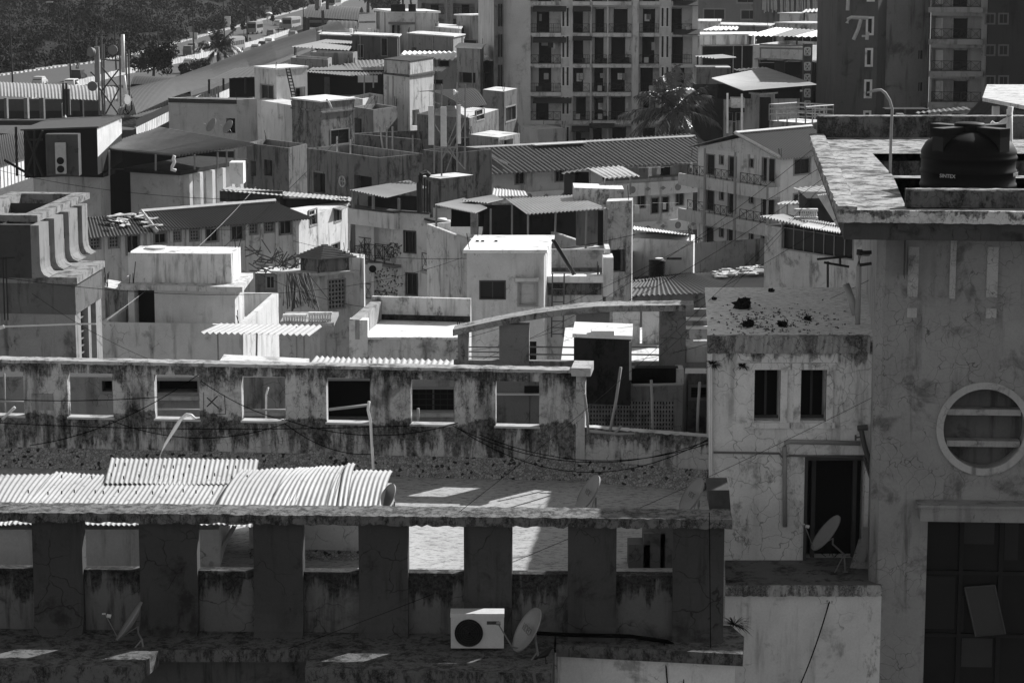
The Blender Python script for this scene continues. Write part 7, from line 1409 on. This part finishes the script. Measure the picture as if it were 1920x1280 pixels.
# people and riders (tiny)
def person(p, label, v=.3, top=.6, umb=False, rider=False):
    t = T('person', label, 'person', p); s = Vector(p); me = bpy.data.meshes.new('body'); vs, es, rr = [], [], []
    J = [((0, 0, .95), .15), ((0, 0, 1.2), .15), ((0, 0, 1.42), .17), ((0, 0, 1.53), .06), ((0, 0, 1.66), .11), ((.1, 0, .5), .08), ((.12, .05, .08), .05), ((-.1, 0, .5), .08), ((-.12, -.05, .08), .05), ((.2, 0, 1.4), .06), ((.26, .03, 1.1), .05), ((.27, -.1, .88), .04), ((-.2, 0, 1.4), .06), ((-.26, .03, 1.1), .05), ((-.27, -.1, .88), .04)]
    if rider: J[5] = ((.12, .38, .75), .09); J[6] = ((.14, .3, .3), .05); J[7] = ((-.12, .38, .75), .09); J[8] = ((-.14, .3, .3), .05); J[11] = ((.25, .4, 1.05), .04); J[14] = ((-.25, .4, 1.05), .04)
    E = [(0, 1), (1, 2), (2, 3), (3, 4), (0, 5), (5, 6), (0, 7), (7, 8), (2, 9), (9, 10), (10, 11), (2, 12), (12, 13), (13, 14)]
    me.from_pydata([j[0] for j in J], E, []); o = bpy.data.objects.new('body', me); COL.objects.link(o); o.parent = t; md = o.modifiers.new('skin', 'SKIN'); sv = me.skin_vertices[0].data
    for i_, j in enumerate(J): sv[i_].radius = (j[1], j[1] * .8)
    sv[0].use_root = True; o.modifiers.new('sub', 'SUBSURF').levels = 1; me.materials.append(flat(top, .9, 'clothes'))
    if umb: m = M(); m.lathe(s + Vector((.5, 0, 2.3)), [(1.0, 0), (.8, .25), (.4, .42), (.01, .5)], 12); u = solo('umbrella', m, WHITE, 'pale umbrella held above the walker on the pavement', 'umbrella'); m = M(); m.tube([s + Vector((.3, 0, 1.1)), s + Vector((.5, 0, 2.7))], .02, 4); q = mk('handle', m, IRON, u)
    return t
def bike(p, yaw, label):
    t = T('motorcycle', label, 'motorcycle', p); s = Vector(p); d = Vector((math.cos(yaw), math.sin(yaw), 0)); n = Vector((-d.y, d.x, 0))
    for k in (-.65, .65): m = M(); m.tube([s + d * k + n * -.06 + Vector((0, 0, .32)), s + d * k + n * .06 + Vector((0, 0, .32))], .32, 14); mk('wheel', m, DARK, t)
    m = M(); m.tube([s - d * .65 + Vector((0, 0, .35)), s - d * .1 + Vector((0, 0, .55)), s + d * .3 + Vector((0, 0, .85)), s + d * .65 + Vector((0, 0, .35))], [.05, .14, .1, .04], 6); m.tube([s - d * .6 + Vector((0, 0, .8)), s + d * .1 + Vector((0, 0, .8))], .1, 6); m.tube([s + d * .4 - n * .3 + Vector((0, 0, 1.05)), s + d * .4 + n * .3 + Vector((0, 0, 1.05))], .02, 4); mk('frame', m, IRON, t)
for x, y, lab, v in ((145, 131, 'dark clothed rider on a motorcycle ahead of the dark van', .12), (23, 137, 'dark clothed rider on a motorcycle at the far left', .1)):
    p = U(x, y, 0); yw = dirat(x, y); bike(p, yw, lab.replace('dark clothed rider on a motorcycle', 'motorcycle')); o = person(p + Vector((0, 0, .02)), lab, top=v, rider=True); o.rotation_euler = (0, 0, yw - math.pi / 2)
person(U(413, 53, 0), 'pale clothed person standing left of the white hoarding', top=.6); person(U(501, 42, 0), 'pale clothed walker holding an umbrella on the pavement', top=.5, umb=True); person(U(522, 66, 0), 'dark clothed person crossing near the grey car', top=.08); person(U(469, 84, 0), 'dark clothed person on the divider near the barrier', top=.1); person(U(437, 82, 0), 'dark clothed person standing in the road below the divider shrubs', top=.1) if 0 else None
for x0, y0_, x1, y1_, lab in ((353, 62, 370, 74, 'plain white panel fixed beside the pavement'), (421, 31, 432, 53, 'tall white hoarding on the pavement')):
    a, b = V(x0, y1_, 0.1 + U(x0, y1_, 0).y), V(x1, y1_, U(x0, y1_, 0).y); h = V(x0, y0_, a.y).z; m = M(); m.obox((a.x, a.y, 0), (b.x - a.x, 0, 0), (0, .3, 0), (0, 0, h)); solo('roadside_panel', m, flat(.7, .8, 'white_panel'), lab, 'panel')
# curved walkway roofs and station
WK = sheetm(.26, .15, seed=70, rough=.5)
def barrel(par, a, b, c, d, sag, mat, pitch=.5, rows=10, amp=.04, nm='barrel_roof'): m = M(); m.corr(a, b, c, d, pitch, amp, rows=rows, sag=sag); return mk(nm, m, mat, par, None, True)
SKY = T('skywalk', 'long raised walkway under a grey barrel roof running beside the road', 'walkway', U(480, 180, 0)); zk = 6.5
ax = [U(x, y, zk) for x, y in ((262, 226), (380, 172), (445, 150), (505, 118), (570, 92), (600, 76), (640, 62))]; bx = [U(x, y, zk) for x, y in ((190, 192), (345, 148), (390, 128), (440, 108), (515, 80), (560, 66), (600, 53))]
ax = [U(x, y, zk) for x, y in ((255, 214), (330, 180), (405, 156), (470, 130), (520, 113), (590, 86), (650, 62))]; bx = [U(x, y, zk) for x, y in ((235, 170), (325, 153), (385, 130), (440, 108), (500, 84), (570, 62), (625, 45))]
for i in range(6): barrel(SKY, ax[i], ax[i + 1], bx[i + 1], bx[i], 1.2, WK, .6)
for i in range(6):
    for s_, e_ in ((ax[i], ax[i + 1]),):
        m = M(); a, b = s_ - Vector((0, 0, .6)), e_ - Vector((0, 0, .6)); n = max(3, int((b - a).length / 1.2))
        m.quad(a - Vector((0, 0, 1.9)), b - Vector((0, 0, 1.9)), b, a); mk('side_screen', m, DARK, SKY); m = M()
        for k in range(n): p = a.lerp(b, k / n) - Vector((0, .1, 1.9)); q = a.lerp(b, (k + .85) / n) - Vector((0, .1, 1.9)); m.quad(p, q, q + Vector((0, 0, 1.1)), p + Vector((0, 0, 1.1)))
        mk('fence_panel', m, pl(.6, .1, .3, 0, 0, .4), SKY)['kind'] = 'stuff'
        m = M(); m.tube([a - Vector((0, 0, 2)), a - Vector((0, 0, 6))], .35, 8); mk('pillar', m, pl(.4), SKY)
BW_ = T('bright_walkway', 'bright curved ribbed walkway roof at the left edge', 'walkway', U(80, 230, 0)); za = 5.5
barrel(BW_, U(-200, 172, za), U(222, 190, za), U(215, 168, za), U(-200, 150, za), .9, sheetm(.5, .05, seed=71), .55, 8, .07)
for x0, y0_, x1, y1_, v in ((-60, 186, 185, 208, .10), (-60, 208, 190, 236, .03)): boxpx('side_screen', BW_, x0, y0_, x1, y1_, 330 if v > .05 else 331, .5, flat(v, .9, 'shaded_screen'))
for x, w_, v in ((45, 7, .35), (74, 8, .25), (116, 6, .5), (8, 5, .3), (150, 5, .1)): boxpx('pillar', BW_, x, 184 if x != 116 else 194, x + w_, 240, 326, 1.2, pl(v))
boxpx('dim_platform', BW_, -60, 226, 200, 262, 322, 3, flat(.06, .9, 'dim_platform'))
AR = T('arched_station_roof', 'low arched dark station roof behind the left mast', 'station', U(300, 200, 0)); z = 7.0
barrel(AR, V(245, 158, 330), V(332, 164, 322), V(360, 154, 338), V(262, 150, 345), .9, sheetm(.2, .1, seed=72), .6, 6, .03); boxpx('front_beam', AR, 246, 165, 325, 173, 326, .5, flat(.16, .9, 'dim_beam')); boxpx('dark_hall', AR, 246, 158, 325, 185, 327, .5, DARK); boxpx('side_office', AR, 325, 164, 356, 190, 325, 1, pl(.4, .1, .2)); boxpx('window', AR, 333, 170, 340, 178, 324.6, .3, DARK); boxpx('window', AR, 344, 167, 356, 176, 324.6, .3, DARK)
barrel(AR, V(215, 226, 285), V(316, 198, 305), V(312, 184, 318), V(240, 186, 318), .8, WK, .7, 5, .04); sc_ = M(); a, b = V(255, 222, 288), V(314, 200, 304)
n = 14
for k in range(n): p, q = a.lerp(b, k / n), a.lerp(b, (k + .8) / n); sc_.quad(p - Vector((0, 0, 1.5)), q - Vector((0, 0, 1.5)), q, p)
mk('fence_panel', sc_, pl(.6, .1, .3, 0, 0, .4), AR)['kind'] = 'stuff'
sheet('side_awning', AR, V(205, 236, 280), V(285, 230, 284), V(262, 219, 292), V(210, 225, 292), WK, .5, .05)
AS2 = T('far_station', 'far arched station entrance at the top beside the road', 'station', U(640, 60, 0)); barrel(AS2, V(569, 32, 600), V(672, 38, 590), V(682, 24, 620), V(590, 20, 630), 2.2, sheetm(.3, .1, seed=73), .8, 6, .03); boxpx('front_beam', AS2, 577, 38, 672, 43, 603, .6, flat(.35, .9, 'pale_beam')); boxpx('dark_hall', AS2, 577, 28, 672, 52, 604, .6, DARK); posts(AS2, ((571, 32, 571, 60, 600), (577, 34, 577, 58, 598), (668, 36, 668, 54, 598)), .5, IRON)
barrel(AS2, V(610, 52, 560), V(672, 55, 555), V(668, 46, 575), V(622, 45, 575), 1.2, WK, 1, 5, .05)
m = M()
for x, y0_, y1_ in ((593, -20, 20), (605, 20, 60), (613, -10, 18)): m.tube([V(x, y0_, 560), V(x + 1, y1_, 560)], .35, 5)
t = solo('station_mast', m, IRON, 'cluster of mast poles rising before the far station', 'mast'); 
t = T('far_panel_mast', 'telecom poles with pale panels at the top edge above the far station', 'antenna mast', V(600, 20, 555)); boxpx('panel_antenna', t, 590, -20, 599, 17, 558, 1, flat(.15, .6, 'dark_panel')); boxpx('panel_antenna', t, 598, -20, 602, 12, 557, 1, WHITE)
SR = T('side_platform_roof', 'thin flat platform roof left of the pale stair tower', 'roof', V(430, 170, 270)); sheet('roof_sheet', SR, V(392, 149, 262), V(480, 144, 262), V(500, 122, 290), V(440, 128, 290), WK, .5, .03); sheet('roof_sheet', SR, V(478, 144, 262), V(545, 128, 270), V(540, 118, 290), V(498, 122, 290), WK, .5, .03); posts(SR, ((392, 149, 392, 176, 262), (419, 147, 419, 170, 264), (460, 145, 460, 176, 262)), .12, IRON); boxpx('dark_stair', SR, 430, 146, 480, 182, 272, 1, DARK)
m = M(); a, b = V(362, 184, 268), V(412, 160, 285)
for k in range(9): p, q = a.lerp(b, k / 9), a.lerp(b, (k + .85) / 9); m.quad(p - Vector((0, 0, 1.6)), q - Vector((0, 0, 1.6)), q, p)
mk('fence_panel', m, pl(.6, .1, .3, 0, 0, .4), SR)['kind'] = 'stuff'
RS = T('roof_slope_left', 'dark sheeted low roofs along the bottom of the left walkway', 'roof', V(30, 300, 220)); sheet('roof_sheet', RS, V(-60, 335, 190), V(80, 285, 215), V(100, 240, 260), V(-60, 262, 240), sheetm(.10, .3, seed=74), .5, .05); m = M(); a, b = V(-20, 322, 186), V(82, 290, 210)
for k in range(16): p, q = a.lerp(b, k / 16), a.lerp(b, (k + .7) / 16); m.quad(p - Vector((0, 0, 1.6)), q - Vector((0, 0, 1.6)), q, p)
mk('fence_panel', m, pl(.6, .1, .3, 0, 0, .4), RS)['kind'] = 'stuff'
# left telecom mast
lm = T('telecom_mast', 'lattice telecom mast with round dishes and a tall white tube at the left', 'antenna mast', V(205, 215, 172))
for x, y0_, y1_, Y in ((180, 72, 90, 170), (185, 155, 216, 170), (190, 70, 215, 172), (194, 84, 216, 174), (224, 73, 200, 170), (236, 97, 175, 174), (241, 94, 180, 174)): m = M(); m.tube([V(x, y0_, Y), V(x + (y1_ - y0_) * .02, y1_, Y)], .07, 6); mk('pole', m, flat(.14, .6, 'dull_steel'), lm)
lattice(lm, ((190, 112, 224, 114), (190, 125, 223, 165), (223, 130, 190, 172), (186, 165, 222, 214), (224, 165, 198, 214), (190, 172, 195, 215), (170, 135, 185, 150)), 171, .06, flat(.1, .6, 'dull_steel2'))
boxpx('panel_antenna', lm, 177, 88, 186, 155, 169.5, .3, flat(.25, .5, 'dull_panel')); m = M(); m.tube([V(230, 65, 170), V(231, 136, 170)], .13, 10); m.tube([V(232, 142, 170), V(236, 180, 170)], .13, 10); mk('white_tube', m, PVC, lm, smooth=True)
for x, y, r, ax_, v in ((169, 98, .33, (-.6, -.8, 0), .2), (211, 94, .34, (0, -1, 0), .2), (173, 162, .34, (0, -1, 0), .16), (239, 187, .34, (.85, -.5, 0), .7)): m = M(); m.lathe(V(x, y, 169), [(.001, 0), (r * 1.0, 0), (r, -.15), (r * .8, -.3), (.001, -.32)], 24, ax_); mk('dish_antenna', m, flat(v, .6, 'drum_skin'), lm)
m = M(); m.tube([V(x, y, 169) for x, y in ((237, 195), (235, 205), (240, 215), (247, 205), (247, 190))], .05, 5); m.lathe(V(236, 210, 169), [(.16, 0), (.2, .05), (.16, .1)], 14, (0, -1, 0)); mk('cable_coil', m, WIRE, lm)
for x in (118, 124): m = M(); m.tube([V(x, 156, 172), V(x + 2, 218, 172)], .08, 6); solo('panel_pole', m, IRON, {118: 'left pole with a dull panel before the bright walkway', 124: 'right pole with a dull panel before the bright walkway'}[x], 'pole')
boxpx('p', lm, 120, 167, 131, 216, 172, .3, flat(.12, .6, 'dull_panel2')).name = 'panel_antenna'
# small dish on pale house
for x, y, lab in ((397, 235, 'small satellite dish on the canopy house roof by the pale wall'), (428, 238, 'second small dish right of the first on the canopy house roof')): dish(V(x, y, 184), (-.7, -.5, .5), .55, V(x + 5, y + 17, 184), lab, feed=True)
# ================= mid-air cables between the roofs =================
W = [(0, 60, 380, 70, 52, 1.0), (0, 0, 0, 0, 0, 0)]
for n_, (x0, y0_, Y0, x1, y1_, Y1_, sg) in enumerate(((0, 320, 150, 480, 375, 120, .4), (0, 378, 80, 470, 430, 110, .3), (860, 690, 80, 1530, 275, 58, .6), (850, 640, 80, 1545, 310, 56, .5), (850, 660, 82, 1550, 330, 55, .9), (1000, 700, 62, 1600, 390, 52, .3), (1060, 690, 56, 1640, 520, 50, .4), (550, 452, 130, 1190, 440, 100, 1.0), (0, 520, 66, 900, 470, 120, 1.2), (200, 600, 84, 480, 350, 150, .4), (60, 550, 66, 420, 720, 58, .3), (400, 480, 100, 720, 160, 220, .6), (1080, 630, 70, 1420, 690, 48, .4), (480, 510, 110, 950, 560, 90, 1.0), (1200, 700, 50, 1530, 360, 56, .2))):
    cable(V(x0, y0_, Y0), V(x1, y1_, Y1_), sg, (Y0 + Y1_) * .000045, ['cable from the left edge across the canopy annex', 'cable from the upper slab of the fin building to the right', 'lowest of three long cables rising to the tower roof corner', 'upper long cable rising to the tower roof corner', 'middle long cable rising to the tower roof corner', 'single cable crossing the curved coping steeply', 'cable crossing the white wing corner to the tower', 'nearly level cable past the balcony apartments', 'long cable from the fin building across the pyramid roof', 'pale guy cable rising over the streaked tank', 'cable falling from the fin building behind the canopy', 'cable rising steeply over the row house', 'slanting cable over the dark water box', 'long shallow cable over the sunlit terrace', 'steep cable over the white wing roof'][n_], 'cables between the roofs', flat(.3, .7, 'pale_wire') if n_ == 9 else None)
# ================= air =================
m = M(); m.obox((-620, -12, -1.2), (1240, 0, 0), (0, 1500, 0), (0, 0, 40))
hz = bpy.data.materials.new('haze'); hz.use_nodes = True; t_ = hz.node_tree; t_.nodes.remove(t_.nodes['Principled BSDF']); pv = t_.nodes.new('ShaderNodeVolumePrincipled'); pv.inputs['Color'].default_value = (.8, .8, .8, 1); pv.inputs['Density'].default_value = HAZE_D; pv.inputs['Anisotropy'].default_value = .2
t_.links.new(pv.outputs[0], t_.nodes['Material Output'].inputs['Volume'])
o = mk('haze', m, hz, None, origin=(0, 0, 0)); o['kind'] = 'stuff'
